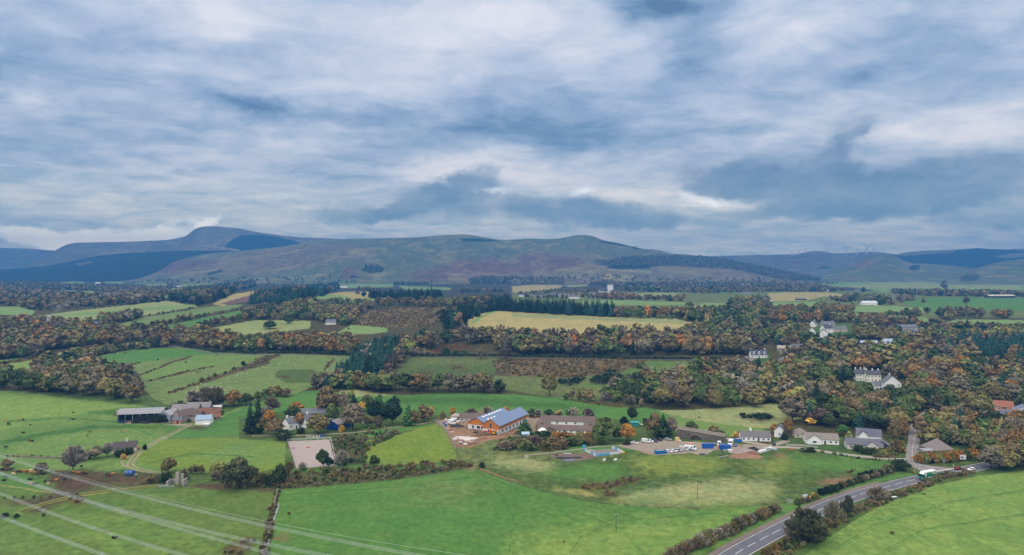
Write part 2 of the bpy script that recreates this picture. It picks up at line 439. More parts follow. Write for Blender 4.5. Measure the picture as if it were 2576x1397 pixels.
paint('gold', [(1165, 812), (1200, 792), (1250, 782), (1300, 784), (1420, 790), (1560, 797), (1700, 803), (1740, 812), (1740, 835), (1600, 845), (1340, 850), (1200, 845)])
paint('paleg', T(2, (2150, 1180), (2380, 1065), (2450, 1066), (2300, 1120), (2200, 1200)))
paint('strawrough', T(3, (0, 1090), (400, 1110), (900, 1140), (1400, 1140), (1700, 1160), (1760, 1200), (1500, 1190), (800, 1160), (0, 1130)))
paint('roughg', [(1240, 946), (1420, 950), (1500, 930), (1640, 930), (1560, 1004), (1400, 1004), (1300, 985), (1240, 975)])
# --- hillside pastures on the left
paint('bright', M(1, (-8000, 200), (0, 190), (300, 155), (370, 170), (330, 250), (220, 330), (0, 300), (-8000, 500)))
paint('gully', M(1, (0, 205), (300, 165), (450, 130), (420, 160), (200, 215), (0, 225)))
paint('strawrough', M(1, (480, 150), (650, 100), (900, 70), (1250, 10), (1460, 10), (1300, 70), (900, 110), (700, 130)))
paint('hillgrass', [(185, 917), (300, 895), (400, 878), (450, 873), (500, 876), (560, 886), (640, 890), (740, 891), (830, 894), (897, 897), (880, 915), (845, 940), (800, 965), (760, 985), (700, 1005), (560, 1010), (430, 1022), (380, 1000), (340, 950), (300, 935), (250, 925)])
paint('dgreen', M(1, (900, 170), (1300, 90), (1750, 65), (2200, 130), (1900, 150), (1500, 200), (1000, 240)))
paint('pasture', M(1, (1360, 350), (1950, 155), (2500, 140), (2100, 260), (1500, 400)))
paint('weedy', M(2, (220, 290), (550, 280), (700, 330), (600, 420), (300, 420), (180, 350)))
for pts, w in ((M(1, (1130, 280), (1280, 250), (1420, 210)), (6, 5, 2)), (M(1, (1340, 358), (1500, 310), (1640, 250), (1780, 195), (1940, 150)), (3, 5, 3, 5, 3)),
    (M(1, (1480, 405), (1650, 360), (1800, 325), (1990, 285), (2160, 250)), (4, 6, 4, 4, 2)), (M(1, (1700, 525), (1860, 470), (2030, 415), (2270, 335), (2576, 230), (2700, 195)), (5, 6, 7, 9, 16, 18)),
    (M(2, (0, 215), (120, 170), (240, 140)), (20, 14, 6)), (M(2, (690, 290), (730, 230), (790, 180)), (6, 10, 6)), (M(2, (215, 360), (340, 362)), 3)):
 paint('gully', band(pts, w), 2.0)
for i in range(14):
 x = NP.uniform(250, 560); y = NP.uniform(885, 965)
 paint('gully', band([(x, y), (x + NP.uniform(5, 16), y - NP.uniform(1, 4))], NP.uniform(.8, 2)), 2)
# --- big left pasture and the fields round the farm
paint('pasture', [(-3000, 985), (0, 984), (60, 984), (140, 1000), (300, 1015), (385, 1024), (425, 1062), (500, 1065), (640, 1010), (700, 1000), (790, 984), (830, 990), (830, 1100), (720, 1110), (715, 1175), (640, 1190), (380, 1190), (310, 1180), (150, 1200), (0, 1200), (-3000, 1300)])
paint('deep', M(1, (-3000, 1300), (0, 1000), (400, 925), (900, 850), (1300, 840), (1800, 850), (1750, 880), (1300, 880), (800, 900), (300, 990), (0, 1040), (-3000, 1400)), 3)
paint('bright', M(1, (-3000, 700), (0, 560), (500, 560), (1000, 620), (1500, 650), (1000, 700), (400, 800), (0, 900), (-3000, 900)), 4)
paint('deep', M(1, (850, 720), (1500, 650), (1700, 660), (1620, 690), (1240, 720), (1200, 745)), 3)
paint('dgreen', M(1, (1700, 860), (2050, 850), (2400, 690), (2576, 620), (2576, 960), (1700, 985), (1640, 960)), 2)
paint('mud', M(1, (1840, 880), (1960, 845), (2080, 860), (2150, 855), (2000, 890)), 3)
paint('dgreen', M(2, (0, 620), (500, 500), (640, 495), (620, 700), (200, 740), (0, 700)))
paint('mown', [(345, 1150), (400, 1108), (430, 1105), (700, 1099), (720, 1111), (715, 1172), (640, 1190), (500, 1188), (400, 1178), (360, 1168)], 1)
paint('pasture', [(520, 1120), (640, 1105), (712, 1115), (700, 1160), (600, 1175), (500, 1160)], 12)
# --- centre
paint('dgreen', [(640, 1012), (700, 1000), (790, 984), (980, 997), (1110, 990), (1300, 992), (1420, 1003), (1560, 1018), (1640, 1030), (1700, 1042), (1790, 1062), (1900, 1075), (1940, 1085), (1920, 1100), (1800, 1092), (1700, 1085), (1600, 1060), (1500, 1050), (1400, 1044), (1250, 1044), (1100, 1044), (900, 1044), (700, 1050)])
paint('deep', [(980, 1000), (1200, 1000), (1500, 1025), (1480, 1035), (1200, 1020), (1000, 1015)], 5)
paint('bright', [(1690, 1045), (1800, 1062), (1900, 1078), (1930, 1092), (1820, 1085), (1700, 1065)], 4)
paint('strawrough', M(2, (840, 500), (1000, 490), (1280, 530), (1380, 545), (1000, 560), (840, 540)))
paint('weedy', M(2, (1360, 370), (1420, 300), (1560, 165), (2440, 175), (2400, 330), (2300, 370), (1500, 390)))
paint('roughg', M(2, (1560, 165), (2000, 170), (2440, 178), (2440, 230), (1700, 240), (1480, 290)), 6)
paint('mud', M(2, (1630, 300), (1760, 290), (1790, 330), (1680, 340)), 4); paint('gully', M(2, (1960, 230), (2100, 240), (2080, 300), (1980, 290)), 6); paint('bracken', M(2, (1780, 110), (1900, 30), (2150, 60), (2090, 110), (1800, 138)), 3)
paint('brownscrub', M(3, (-200, 200), (600, 180), (1340, 190), (1340, 250), (1100, 300), (800, 350), (500, 370), (0, 350), (-160, 280)))
paint('olive', M(3, (1090, 320), (1360, 195), (1960, 205), (2000, 250), (1740, 290), (1440, 330), (1300, 350)))
paint('straw', M(3, (2180, 190), (2576, 190), (2576, 245), (2230, 248))); paint('paleline', band(M(3, (1250, 415), (1400, 345), (1560, 310), (1760, 290), (1960, 255)), (3, 3, 4, 3, 2)))
paint('bracken', M(3, (1560, 350), (1740, 290), (1960, 262), (1960, 300), (1740, 340), (1720, 410), (1650, 410)), 3)
paint('roughg', M(3, (450, 460), (600, 440), (740, 420), (1300, 430), (1200, 440), (1000, 560), (800, 590), (500, 590), (480, 520)))
paint('olive', M(3, (600, 440), (780, 420), (1280, 430), (1100, 470), (800, 480)), 3); paint('gully', M(3, (600, 480), (780, 480), (780, 492), (620, 500)), 3)
for q in (M(3, (770, 400), (900, 310), (1090, 300), (1080, 340), (1330, 350), (1290, 390), (1080, 445), (1010, 430), (830, 440)), M(3, (460, 400), (700, 355), (740, 390), (600, 455), (480, 430))):
 paint('gorse', q, 3)
paint('gully', M(3, (560, 590), (1000, 610), (1280, 660), (1280, 680), (1000, 660), (700, 620)), 2)
paint('strawrough', M(3, (1440, 700), (1800, 690), (2300, 660), (2576, 630), (2900, 620), (3000, 760), (2700, 820), (2576, 880), (2300, 860), (1900, 800), (1600, 740)))
paint('gorse', M(3, (2270, 745), (2576, 735), (2640, 790), (2500, 815), (2380, 790)), 4)
paint('pasture', M(3, (1600, 740), (1900, 800), (2300, 860), (2520, 890), (2480, 960), (2160, 960), (1800, 900), (1640, 860)), 2)
# --- right woods: gardens in between
for q in (T(4, (400, 1180), (880, 1200), (880, 1380), (700, 1450), (420, 1420)), T(4, (1280, 1240), (1520, 1260), (1510, 1380), (1300, 1380)), M(3, (2360, 120), (2600, 130), (2600, 300), (2400, 260)), M(4, (840, 390), (1400, 440), (1400, 600), (900, 600)), M(4, (2200, 660), (2560, 700), (2700, 860), (2260, 860)), M(4, (1660, 480), (1870, 480), (1860, 560), (1670, 560)), M(4, (880, 400), (1000, 410), (990, 440), (880, 440)), M(4, (440, 540), (760, 540), (700, 600), (450, 580)), M(4, (660, 480), (800, 470), (760, 510), (680, 505)), M(4, (1770, 770), (1960, 760), (1980, 800), (1800, 800)),
   M(4, (2090, 650), (2300, 650), (2240, 690), (2100, 690)), M(4, (300, 1015), (560, 1030), (540, 1065), (330, 1050)), M(4, (680, 600), (800, 610), (780, 660), (640, 650)), M(4, (2040, 365), (2200, 370), (2180, 390), (2050, 390))):
 paint('garden', q, 2)
paint('garden', M(4, (80, 960), (700, 960), (1400, 1000), (1400, 1099), (500, 1099), (60, 1040)), 3)
# --- farm yards, stables, school, building site
paint('yard', M(1, (1200, 800), (1330, 790), (1640, 800), (1800, 840), (1940, 825), (1900, 850), (1650, 830), (1250, 830)))
paint('yard', M(1, (1640, 790), (2210, 720), (2230, 760), (2000, 800), (1700, 830)))
paint('garden', M(1, (1640, 820), (1840, 830), (1780, 850), (1650, 835)))
paint('weedy', [(600, 1050), (760, 1040), (1090, 1040), (1110, 1062), (1000, 1095), (940, 1100), (830, 1104), (720, 1112), (600, 1105)])
paint('scrub', [(832, 1100), (1000, 1082), (1010, 1095), (945, 1120), (920, 1140), (925, 1165), (850, 1172)], 3)
paint('lush', M(2, (1060, 880), (1500, 850), (1800, 820), (1880, 840), (1500, 900), (1250, 960), (1100, 970)), 2)
paint('mown', [(945, 1120), (1000, 1095), (1060, 1075), (1110, 1063), (1128, 1085), (1145, 1135), (1152, 1160), (1080, 1165), (960, 1172), (920, 1165), (922, 1110), (932, 1104)])
paint('soil', M(2, (1790, 810), (1900, 760), (2100, 780), (2250, 700), (2576, 700), (2900, 760), (2850, 900), (2576, 960), (2400, 1000), (2350, 1060), (2100, 1080), (2010, 1090), (1940, 960), (1890, 860)), 3)
paint('yard', M(2, (1810, 800), (1930, 790), (1960, 830), (1880, 850)), 2)
paint('mud', M(2, (2200, 930), (2400, 940), (2380, 980), (2240, 970)), 3); paint('dirt', M(2, (2030, 1010), (2320, 1010), (2300, 1060), (2080, 1080)), 4)
paint('yard', M(3, (-100, 740), (300, 790), (200, 930), (60, 900), (-100, 880)), 2)
paint('roughg', [(1160, 1135), (1240, 1105), (1330, 1118), (1400, 1130), (1560, 1122), (1540, 1150), (1400, 1160), (1300, 1150), (1200, 1180), (1160, 1165)])
paint('scrub', M(3, (-100, 980), (200, 960), (800, 1000), (1000, 1030), (600, 1060), (300, 1099), (-200, 1099)), 3)
paint('dgreen', M(3, (600, 1060), (1100, 1040), (1250, 1080), (1400, 1099), (500, 1110)), 2)
paint('weedy', [(1195, 1178), (1230, 1150), (1330, 1148), (1380, 1165), (1500, 1170), (1640, 1150), (1780, 1140), (1950, 1135), (2080, 1140), (2260, 1160), (2270, 1180), (2150, 1215), (2080, 1240), (2010, 1262), (1900, 1273), (1780, 1280), (1650, 1278), (1500, 1265), (1400, 1245), (1290, 1214)])
paint('strawrough', B(3, (-330, 160), (-100, 110), (100, 110), (340, 150), (500, 260), (300, 260), (0, 230)), 8)
paint('lush', B(3, (250, 290), (520, 200), (1100, 170), (1150, 290), (1000, 330), (500, 330)), 6)
paint('yellowg', B(3, (1150, 130), (1500, 80), (1900, 90), (2100, 150), (2200, 220), (1900, 280), (1400, 290), (1200, 220)), 8)
paint('weedy', B(3, (1950, 250), (2200, 225), (2420, 200), (2450, 215), (2100, 262)), 3)
paint('yellowg', B(4, (-200, 160), (200, 100), (320, 200), (280, 260), (0, 300)), 8); paint('lush', B(4, (150, 80), (800, 120), (1300, 170), (1200, 230), (900, 260), (400, 240)), 8)
paint('strawrough', B(3, (1040, 500), (1300, 440), (1700, 380), (2000, 340), (2576, 330), (2700, 500), (2560, 560), (1900, 600), (1400, 600), (1100, 570)), 8)
paint('paleline', band(B(3, (430, 430), (700, 480), (900, 500)), (8, 12, 4)), 4)
paint('redweed', B(3, (700, 400), (1000, 370), (1140, 320), (1340, 330), (1200, 360), (1000, 420), (700, 450)), 5); paint('redweed', B(3, (880, 510), (960, 460), (1060, 460), (960, 530)), 5)
paint('dirt', B(4, (480, 360), (640, 320), (860, 300), (850, 340), (640, 385), (520, 385)), 4); paint('dirt', B(4, (70, 60), (140, 60), (150, 130), (90, 120)), 4)
paint('redweed', B(4, (800, 270), (890, 220), (895, 230), (830, 280)), 1)
paint('yard', M(3, (1060, 1055), (1250, 1005), (1500, 995), (1850, 1010), (2300, 1040), (2576, 1040), (2700, 1060), (2576, 1085), (2200, 1099), (2010, 1099), (1960, 1145), (1880, 1145), (1800, 1125), (1420, 1148), (1200, 1090)), 2)
# --- foreground
paint('lush', [(700, 1232), (800, 1225), (1000, 1207), (1180, 1180), (1200, 1182), (1280, 1213), (1400, 1246), (1500, 1266), (1650, 1279), (1780, 1281), (1900, 1274), (2010, 1263), (2080, 1270), (2020, 1300), (1850, 1350), (1760, 1397), (1660, 1460), (1300, 1700), (640, 1700), (680, 1397)])
paint('bright', [(1300, 1340), (1600, 1300), (1900, 1285), (1990, 1280), (1850, 1345), (1750, 1400), (1400, 1700), (1250, 1500)], 30)
paint('dgreen', [(900, 1300), (1100, 1260), (1300, 1300), (1250, 1380), (1000, 1390)], 30)
paint('hillgrass', [(950, 1240), (1160, 1200), (1240, 1230), (1100, 1260)], 20)
paint('olive', [(-3000, 1240), (0, 1220), (130, 1195), (400, 1215), (690, 1222), (692, 1300), (665, 1397), (600, 1700), (-3000, 1900)])
paint('lush', B(1, (-3000, 260), (0, 260), (400, 280), (560, 300), (500, 420), (300, 440), (0, 390), (-3000, 420)), 6)
paint('bright', B(1, (600, 850), (1300, 760), (1900, 800), (2000, 950), (1500, 1050), (700, 1000)), 40)
paint('pasture', B(1, (-100, 800), (300, 700), (500, 760), (400, 1000), (0, 1099)), 40)
paint('mud', B(1, (380, 300), (560, 270), (900, 280), (1400, 290), (1650, 330), (1620, 380), (1300, 420), (1000, 420), (780, 480), (560, 480), (500, 400)), 8)
paint('mud', B(1, (-3000, 232), (0, 235), (600, 262), (1250, 280), (1600, 280), (1620, 320), (1300, 310), (700, 290), (0, 262), (-3000, 250)), 3)
paint('mud', B(1, (0, 580), (350, 510), (640, 490), (760, 490), (720, 530), (500, 620), (330, 680), (250, 660), (450, 570), (150, 590)), 5)
paint('bracken', B(1, (760, 500), (860, 560), (800, 620), (740, 560)), 6)
paint('paleline', band(B(1, (180, 670), (400, 600), (680, 525)), (4, 5, 4)), 2); paint('paleline', band(B(1, (790, 495), (1100, 460), (1600, 400)), (4, 4, 3)), 2)
paint('paleline', band(B(1, (-3000, 100), (0, 390), (300, 440), (520, 470)), 2), 2)
paint('mud', B(1, (1600, 400), (2200, 380), (2576, 410), (2576, 440), (2300, 440), (1900, 415)), 3); paint('mud', B(2, (-20, 400), (220, 415), (200, 450), (0, 450)), 4)
paint('bank', [(560, 1212), (640, 1200), (720, 1186), (850, 1180), (1000, 1175), (1130, 1160), (1190, 1165), (1180, 1178), (1000, 1205), (800, 1223), (700, 1230), (560, 1228)], 2)
paint('lush', B(2, (380, 230), (900, 190), (1200, 210), (1600, 195), (1980, 150), (2000, 190), (1500, 230), (900, 265), (400, 270)), 2)
paint('dirt', B(2, (2000, 150), (2080, 175), (2180, 200), (2240, 235), (2120, 240), (2130, 205), (2000, 165)), 3); paint('dirt', band(B(2, (2240, 235), (2400, 280), (2576, 345), (2700, 370)), (5, 4, 3, 1)), 2)
paint('roughg', B(2, (1980, 60), (2150, 20), (2250, 100), (2150, 170), (2040, 130)), 4)
paint('bank', [(672, 1310), (684, 1270), (692, 1240), (702, 1234), (694, 1290), (684, 1340), (668, 1400), (650, 1500), (636, 1500), (652, 1397)], 2)
paint('gully', B(1, (2200, 1099), (2350, 990), (2540, 880), (2576, 900), (2576, 1000), (2400, 1099)), 6)
paint('dirt', B(2, (160, 890), (300, 900), (360, 940), (200, 960)), 6)
paint('bright', [(1960, 1450), (2060, 1370), (2150, 1310), (2230, 1262), (2330, 1226), (2470, 1196), (2576, 1184), (5600, 1100), (5600, 2200), (1900, 2200), (1700, 1700)])
paint('deep', B(4, (150, 1099), (600, 820), (900, 640), (1300, 500), (1700, 500), (1300, 560), (800, 760), (500, 1099)), 20)
paint('bank', B(4, (2000, 260), (1700, 290), (1450, 440), (1250, 520), (900, 640), (600, 800), (100, 1060), (0, 1099), (-300, 1300), (-200, 1300), (200, 1099), (640, 850), (900, 680), (1300, 540), (1500, 470), (1750, 350), (2050, 290)), 3)
paint('lush', B(4, (-330, 1099), (0, 800), (300, 640), (620, 480), (1000, 340), (1400, 270), (1480, 265), (1480, 285), (1000, 390), (600, 540), (300, 690), (0, 850), (-260, 1140), (-500, 1300)), 2)
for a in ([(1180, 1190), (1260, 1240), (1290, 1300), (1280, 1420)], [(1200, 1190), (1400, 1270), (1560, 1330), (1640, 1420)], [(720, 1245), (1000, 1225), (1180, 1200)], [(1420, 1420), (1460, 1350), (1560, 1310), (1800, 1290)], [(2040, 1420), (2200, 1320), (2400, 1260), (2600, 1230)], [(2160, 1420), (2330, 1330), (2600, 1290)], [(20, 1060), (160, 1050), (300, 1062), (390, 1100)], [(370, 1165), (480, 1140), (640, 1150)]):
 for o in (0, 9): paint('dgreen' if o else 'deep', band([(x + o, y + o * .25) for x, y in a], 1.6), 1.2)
for _ in range(150):
 x, y = (NP.uniform(2160, 2420), NP.uniform(1236, 1300)) if NP.random() < .25 else (NP.uniform(0, 2576), NP.uniform(1020, 1390))
 paint('gully' if NP.random() < .5 else 'weedy', band([(x, y), (x + NP.uniform(2, 9), y - NP.uniform(-1, 1))], NP.uniform(.8, 2.2)), 2)
KN = list(KINDS); KRGB = {k: np.array(alb(*KINDS[k][0])) for k in KN}
def paint_points(px, py, wx, wy, base, polys, size):
 """base colour + roughness per point. The outline of each patch wanders a little over the ground (world noise);
 patches that merge into their surroundings get a loose edge."""
 n = px.size
 col = np.empty((n, 4)); col[:, :3] = KRGB[base]; col[:, 3] = KINDS[base][1]
 a = fbm(wx * .11, wy * .11, 3, 4) - .5; b = fbm(wx * .11, wy * .11, 4, 4) - .5
 ft = fbm(wx * .45, wy * .45, 6, 3) - .5
 for kind, poly, warp in polys:
  poly = np.asarray(poly, float)
  s = (max(2.2 * warp, .8) if size is None else size * warp) * 1.0
  x0, y0 = poly.min(0) - 3 * s; x1, y1 = poly.max(0) + 3 * s
  m = np.nonzero((px > x0) & (px < x1) & (py > y0) & (py < y1))[0]
  if not len(m): continue
  qx = px[m] + a[m] * s * 2.4; qy = py[m] + b[m] * s * 1.2
  if warp >= 3:
   al = 0
   for i, (ox, oy) in enumerate(((.0, .0), (1, .5), (-1, -.5), (.6, -.8), (-.6, .8), (1.7, -.2), (-1.7, .3), (.2, 1.5), (-.2, -1.5))):
    al = al + inside(qx + ox * s * .9, qy + oy * s * .45, poly)
   al = np.clip(al / 9. + ft[m] * .9 * (al > 0) * (al < 9), 0, 1)
  else:
   al = inside(qx, qy, poly).astype(float)
  k = np.nonzero(al > 0)[0]
  if not len(k): continue
  t = np.array([*KRGB[kind], KINDS[kind][1]])
  mm = m[k]; w = al[k][:, None]
  col[mm] = col[mm] * (1 - w) + t * w
 return col
def land_material(name, far=False):
 m, nt = new_mat(name)
 at = nt.new('ShaderNodeAttribute', attribute_name='col').outputs['Color']
 ro = nt.new('ShaderNodeAttribute', attribute_name='rough').outputs['Fac']
 pos = nt.new('ShaderNodeNewGeometry').outputs['Position']
 mp = nt.new('ShaderNodeMapping'); nt.l.new(pos, mp.inputs[0]); mp.inputs['Scale'].default_value = (1, .8, .2)
 pos = mp.outputs[0]
 s = .12 if far else 1.0
 big = nt.noise(pos, .012 * s, 4, .6); mid = nt.noise(pos, .06 * s, 5, .62, .4); fine = nt.noise(pos, .38 * s, 4, .7)
 clump = nt.noise(pos, .22 * s, 6, .75, .6)
 dry = nt.mapr(nt.math('ADD', nt.math('MULTIPLY', mid, .65), nt.math('MULTIPLY', fine, .35)), .47, .68, 0, 1)
 dryc = nt.vmath('MULTIPLY', at, (1.34, 1.17, 1.2))
 c = nt.mix(nt.math('MULTIPLY', dry, .75), at, dryc)
 damp = nt.mapr(nt.math('ADD', nt.math('MULTIPLY', big, .5), nt.math('MULTIPLY', mid, .5)), .5, .36, 0, .55)
 c = nt.mix(damp, c, nt.vmath('MULTIPLY', at, (.6, .78, .7)))
 grain = nt.mapr(fine, .25, .75, .74, 1.26)
 c = nt.vmath('SCALE', c, grain)
 cl = nt.mapr(clump, .35, .66, .42, 1.35)
 rough = nt.vmath('SCALE', c, cl)
 c = nt.mix(ro, c, rough)
 hue = nt.mapr(nt.noise(pos, .1 * s, 3, .6), .4, .62, 0, 1)
 c = nt.mix(nt.math('MULTIPLY', nt.math('MULTIPLY', hue, ro), .6), c, nt.vmath('MULTIPLY', c, (1.3, .92, .72)))
 if far:
  c0 = c; keep = nt.mapr(ro, .72, .78, 1, .12)
  q = nt.noise(pos, .0042, 6, .62, 1.2); c = nt.mix(nt.mapr(q, .5, .64, 0, .7), c, (*alb(176, 166, 118), 1))
  q = nt.noise(pos, .0061, 6, .66, 1.5); c = nt.mix(nt.mapr(q, .54, .66, 0, .65), c, (*alb(104, 82, 76), 1))
  q = nt.noise(pos, .013, 5, .7, .5); c = nt.mix(keep, c0, nt.vmath('SCALE', c, nt.mapr(q, .3, .7, .7, 1.28)))
 finish(nt, c, .95, .1, bump=clump, bump_d=.6, bump_s=.35)
 return m
LANDMAT = land_material('land_cover'); HILLMAT = land_material('hill_cover', True)
ys = np.concatenate([np.geomspace(12, 110, 12)[:-1], CZ * F / (np.arange(2200, 1440, -14.) - HY), CZ * F / (np.arange(1440, 800, -1.15) - HY), np.geomspace(1486, 9900, 220)[1:]])
xs = np.concatenate([np.linspace(-1850, -400, 40)[:-1], np.arange(-400, 2980, 2.5), np.linspace(2980, 4430, 40)])
TX, TD = np.meshgrid((xs - CX) / F, ys)
GX = TX * TD; GZ = land(GX, TD)
PX = CX + F * TX; PY = HY - F * (GZ - CZ) / TD
kid = paint_points(PX.ravel(), PY.ravel(), GX.ravel(), TD.ravel(), 'weedy', PAINT, None)
nr, nc = GX.shape
ii = np.arange(nr * nc).reshape(nr, nc)
faces = np.stack([ii[:-1, :-1], ii[:-1, 1:], ii[1:, 1:], ii[1:, :-1]], -1).reshape(-1, 4)
gm = mesh_np('ground', np.stack([GX, TD, GZ], -1).reshape(-1, 3), faces, True)
set_color(gm, kid[:, :3])
ra = gm.attributes.new('rough', 'FLOAT', 'POINT'); ra.data.foreach_set('value', kid[:, 3].astype(np.float32))
tag(obj('ground', gm, None, LANDMAT), kind='structure')
del PX, PY, TX, GX, GZ, TD, kid, faces, ii
# ------------------------------------------------------------------ hills
def hill(sky, D, foot, base, polys, relief=1.0, power=1.25, seed=1, step=3.0):
 sky = np.array(sky, float)
 X = np.arange(sky[0, 0], sky[-1, 0] + .1, step)
 Yl = np.interp(X, sky[:, 0], sky[:, 1])
 k = np.ones(7) / 7
 Yl = np.convolve(np.pad(Yl, 3, 'edge'), k, 'valid')
 Dl = D * (1 + .06 * (fbm(X / 260, X * 0, seed, 3) - .5))
 zr = CZ + (HY - Yl) / F * Dl
 rows_t = np.concatenate([np.linspace(0, 1, 64), np.linspace(1.03, 1.5, 8)])
 V = []; ids = []
 tX = (X - CX) / F
 for t in rows_t:
  d = foot + (Dl - foot) * t
  x = tX * d
  zf = land(x, d) - 3
  if t <= 1:
   s = t ** power
   z = zf + (zr - zf) * s
   g = fbm(x / 420 + seed, d / 900, seed + 3, 4) - .5
   rid = np.abs(fbm(x / 300 + 5, d / 1500, seed + 9, 3) - .5) * 2
   z = z + relief * np.maximum(zr - zf, 20) * (.16 * g - .10 * (1 - rid)) * (t * (1 - t)) * 2.4
  else:
   z = np.maximum(zr - (zr - zf) * (t - 1) * 1.9, zf - 5)
  V.append(np.stack([x, d, z], 1))
 V = np.array(V)
 nr, nc = V.shape[:2]
 ii = np.arange(nr * nc).reshape(nr, nc)
 fc = np.stack([ii[:-1, :-1], ii[:-1, 1:], ii[1:, 1:], ii[1:, :-1]], -1).reshape(-1, 4)
 P = V.reshape(-1, 3)
 px = CX + F * P[:, 0] / P[:, 1]; py = HY - F * (P[:, 2] - CZ) / P[:, 1]
 kid = paint_points(px, py, P[:, 0] * .05, P[:, 1] * .05, base, polys, 1.6)
 me = mesh_np('hills', P, fc, True)
 set_color(me, kid[:, :3])
 ra = me.attributes.new('rough', 'FLOAT', 'POINT'); ra.data.foreach_set('value', kid[:, 3].astype(np.float32))
 o = obj('hills', me, None, HILLMAT); tag(o, kind='structure')
 return V, (tX, rows_t)
hill([(-500, 700), (-200, 640), (0, 624), (60, 625), (100, 628), (180, 634), (260, 660), (330, 700)], 8800, 7600, 'moor', [], .6, 1.1, 2)
hill([(20, 690), (70, 668), (110, 646), (140, 630), (163, 617), (185, 611), (220, 610), (300, 609), (380, 606), (430, 603), (470, 594), (484, 580), (500, 572), (525, 569), (560, 571), (600, 575), (640, 583), (700, 592), (760, 598), (825, 600), (870, 603), (960, 610), (1050, 640)], 7200, 5800, 'moor',
  [('fir', T(1, (2250, 420), (2330, 360), (2420, 310), (2576, 305), (2576, 470), (2350, 465)), 1), ('fir', T(2, (-10, 305), (130, 310), (300, 345), (470, 390), (400, 420), (0, 462), (-10, 462)), 1), ('fir', T(2, (440, 400), (650, 375), (880, 345), (1180, 352), (900, 380), (600, 412), (440, 425)), 1),
  ('straw', band(T(1, (2000, 400), (2200, 430), (2400, 460)), 3), 2)], .8, 1.2, 3)
hill([(-600, 720), (-300, 700), (0, 679), (60, 675), (120, 669), (180, 657), (240, 645), (300, 638), (360, 636), (440, 631), (520, 631), (590, 631), (660, 640), (700, 660)], 6000, 4400, 'fir', [('moor', T(1, (760, 600), (900, 565), (930, 580), (800, 615)), 2)], .5, 1.0, 4)
MAIN = hill([(230, 725), (300, 705), (350, 690), (400, 672), (450, 655), (500, 642), (560, 635), (620, 630), (700, 622), (740, 615), (800, 607), (880, 601), (1000, 599), (1060, 597), (1110, 592), (1150, 590), (1175, 590), (1210, 596), (1260, 604), (1300, 603), (1330, 600), (1390, 602), (1420, 598), (1440, 593), (1470, 591), (1490, 593), (1520, 606), (1560, 613), (1610, 626), (1650, 628), (1690, 638), (1740, 642), (1790, 645), (1830, 653), (1900, 668), (1980, 683), (2060, 700), (2150, 716)], 5200, 3700, 'moorg', [
  ('moor', [(400, 690), (560, 640), (740, 620), (860, 610), (960, 640), (800, 670), (640, 690), (480, 700)], 4), ('heather', T(1, (1500, 600), (1900, 540), (2200, 560), (2100, 640), (1700, 680), (1300, 700)), 4),
  ('heather', T(2, (860, 740), (880, 640), (960, 610), (1050, 680), (950, 760)), 3), ('heather', T(2, (1500, 720), (1800, 620), (2100, 550), (2400, 540), (2576, 600), (2576, 760), (2100, 800), (1600, 760)), 5),
  ('fir', T(2, (1075, 660), (1110, 610), (1220, 610), (1290, 650), (1260, 680), (1150, 690)), 2), ('fir', T(1, (2080, 690), (2230, 650), (2240, 680), (2100, 710)), 2),
  ('fir', T(2, (2050, 350), (2090, 335), (2250, 345), (2480, 362), (2300, 372), (2080, 370)), .6),
  ('fir', [(1180, 700), (1260, 695), (1420, 700), (1420, 730), (1180, 730)], 3), ('moor', [(1288, 665), (1380, 655), (1440, 668), (1500, 655), (1570, 645), (1640, 643), (1760, 645), (1850, 655), (2000, 685), (2150, 715), (2150, 760), (1288, 760)], 5),
  ('farwood', [(1490, 664), (1570, 648), (1640, 642), (1760, 644), (1850, 655), (2000, 685), (2140, 712), (1980, 706), (1840, 678), (1690, 670), (1560, 676)], 3), ('heather', T(3, (0, 560), (200, 480), (600, 520), (800, 560), (600, 640), (200, 700), (0, 680)), 5), ('moor', T(3, (300, 490), (560, 480), (900, 520), (850, 570), (500, 520)), 4),
  ('fir', T(3, (940, 640), (1000, 600), (1180, 610), (1400, 600), (1380, 640), (1200, 650)), 2), ('straw', T(3, (900, 740), (960, 690), (1020, 690), (1020, 730), (940, 755)), 1), ('strawrough', T(3, (1080, 700), (1250, 710), (1230, 750), (1100, 740)), 1),
  ('strawrough', T(3, (900, 650), (1000, 650), (1400, 665), (1400, 690), (1000, 665)), 1), ('fir', [(1500, 609), (1530, 608), (1580, 615), (1612, 626), (1600, 628), (1560, 617)], .5)], 1.25, 1.15, 5)
hill([(1700, 680), (1740, 648), (1790, 645), (1860, 643), (1932, 641), (2005, 640), (2030, 634), (2058, 631), (2080, 634), (2100, 638), (2150, 636), (2190, 633), (2230, 637), (2300, 645), (2400, 665)], 8200, 6000, 'moor', [('fir', T(4, (480, 650), (560, 620), (640, 625), (640, 645)), 2), ('heather', T(4, (0, 540), (400, 540), (600, 560), (300, 600), (0, 600)), 4)], .9, 1.1, 6)
hill([(2050, 700), (2100, 680), (2150, 662), (2190, 642), (2213, 637), (2232, 638), (2250, 643), (2272, 656), (2300, 663), (2340, 664), (2400, 668), (2450, 675), (2500, 690), (2560, 705)], 5400, 4200, 'moorg', [('heather', T(4, (850, 620), (1000, 540), (1100, 560), (1000, 640)), 3), ('fir', T(4, (1420, 640), (1440, 610), (1540, 605), (1530, 650), (1450, 660)), 2)], .5, 1.0, 7)
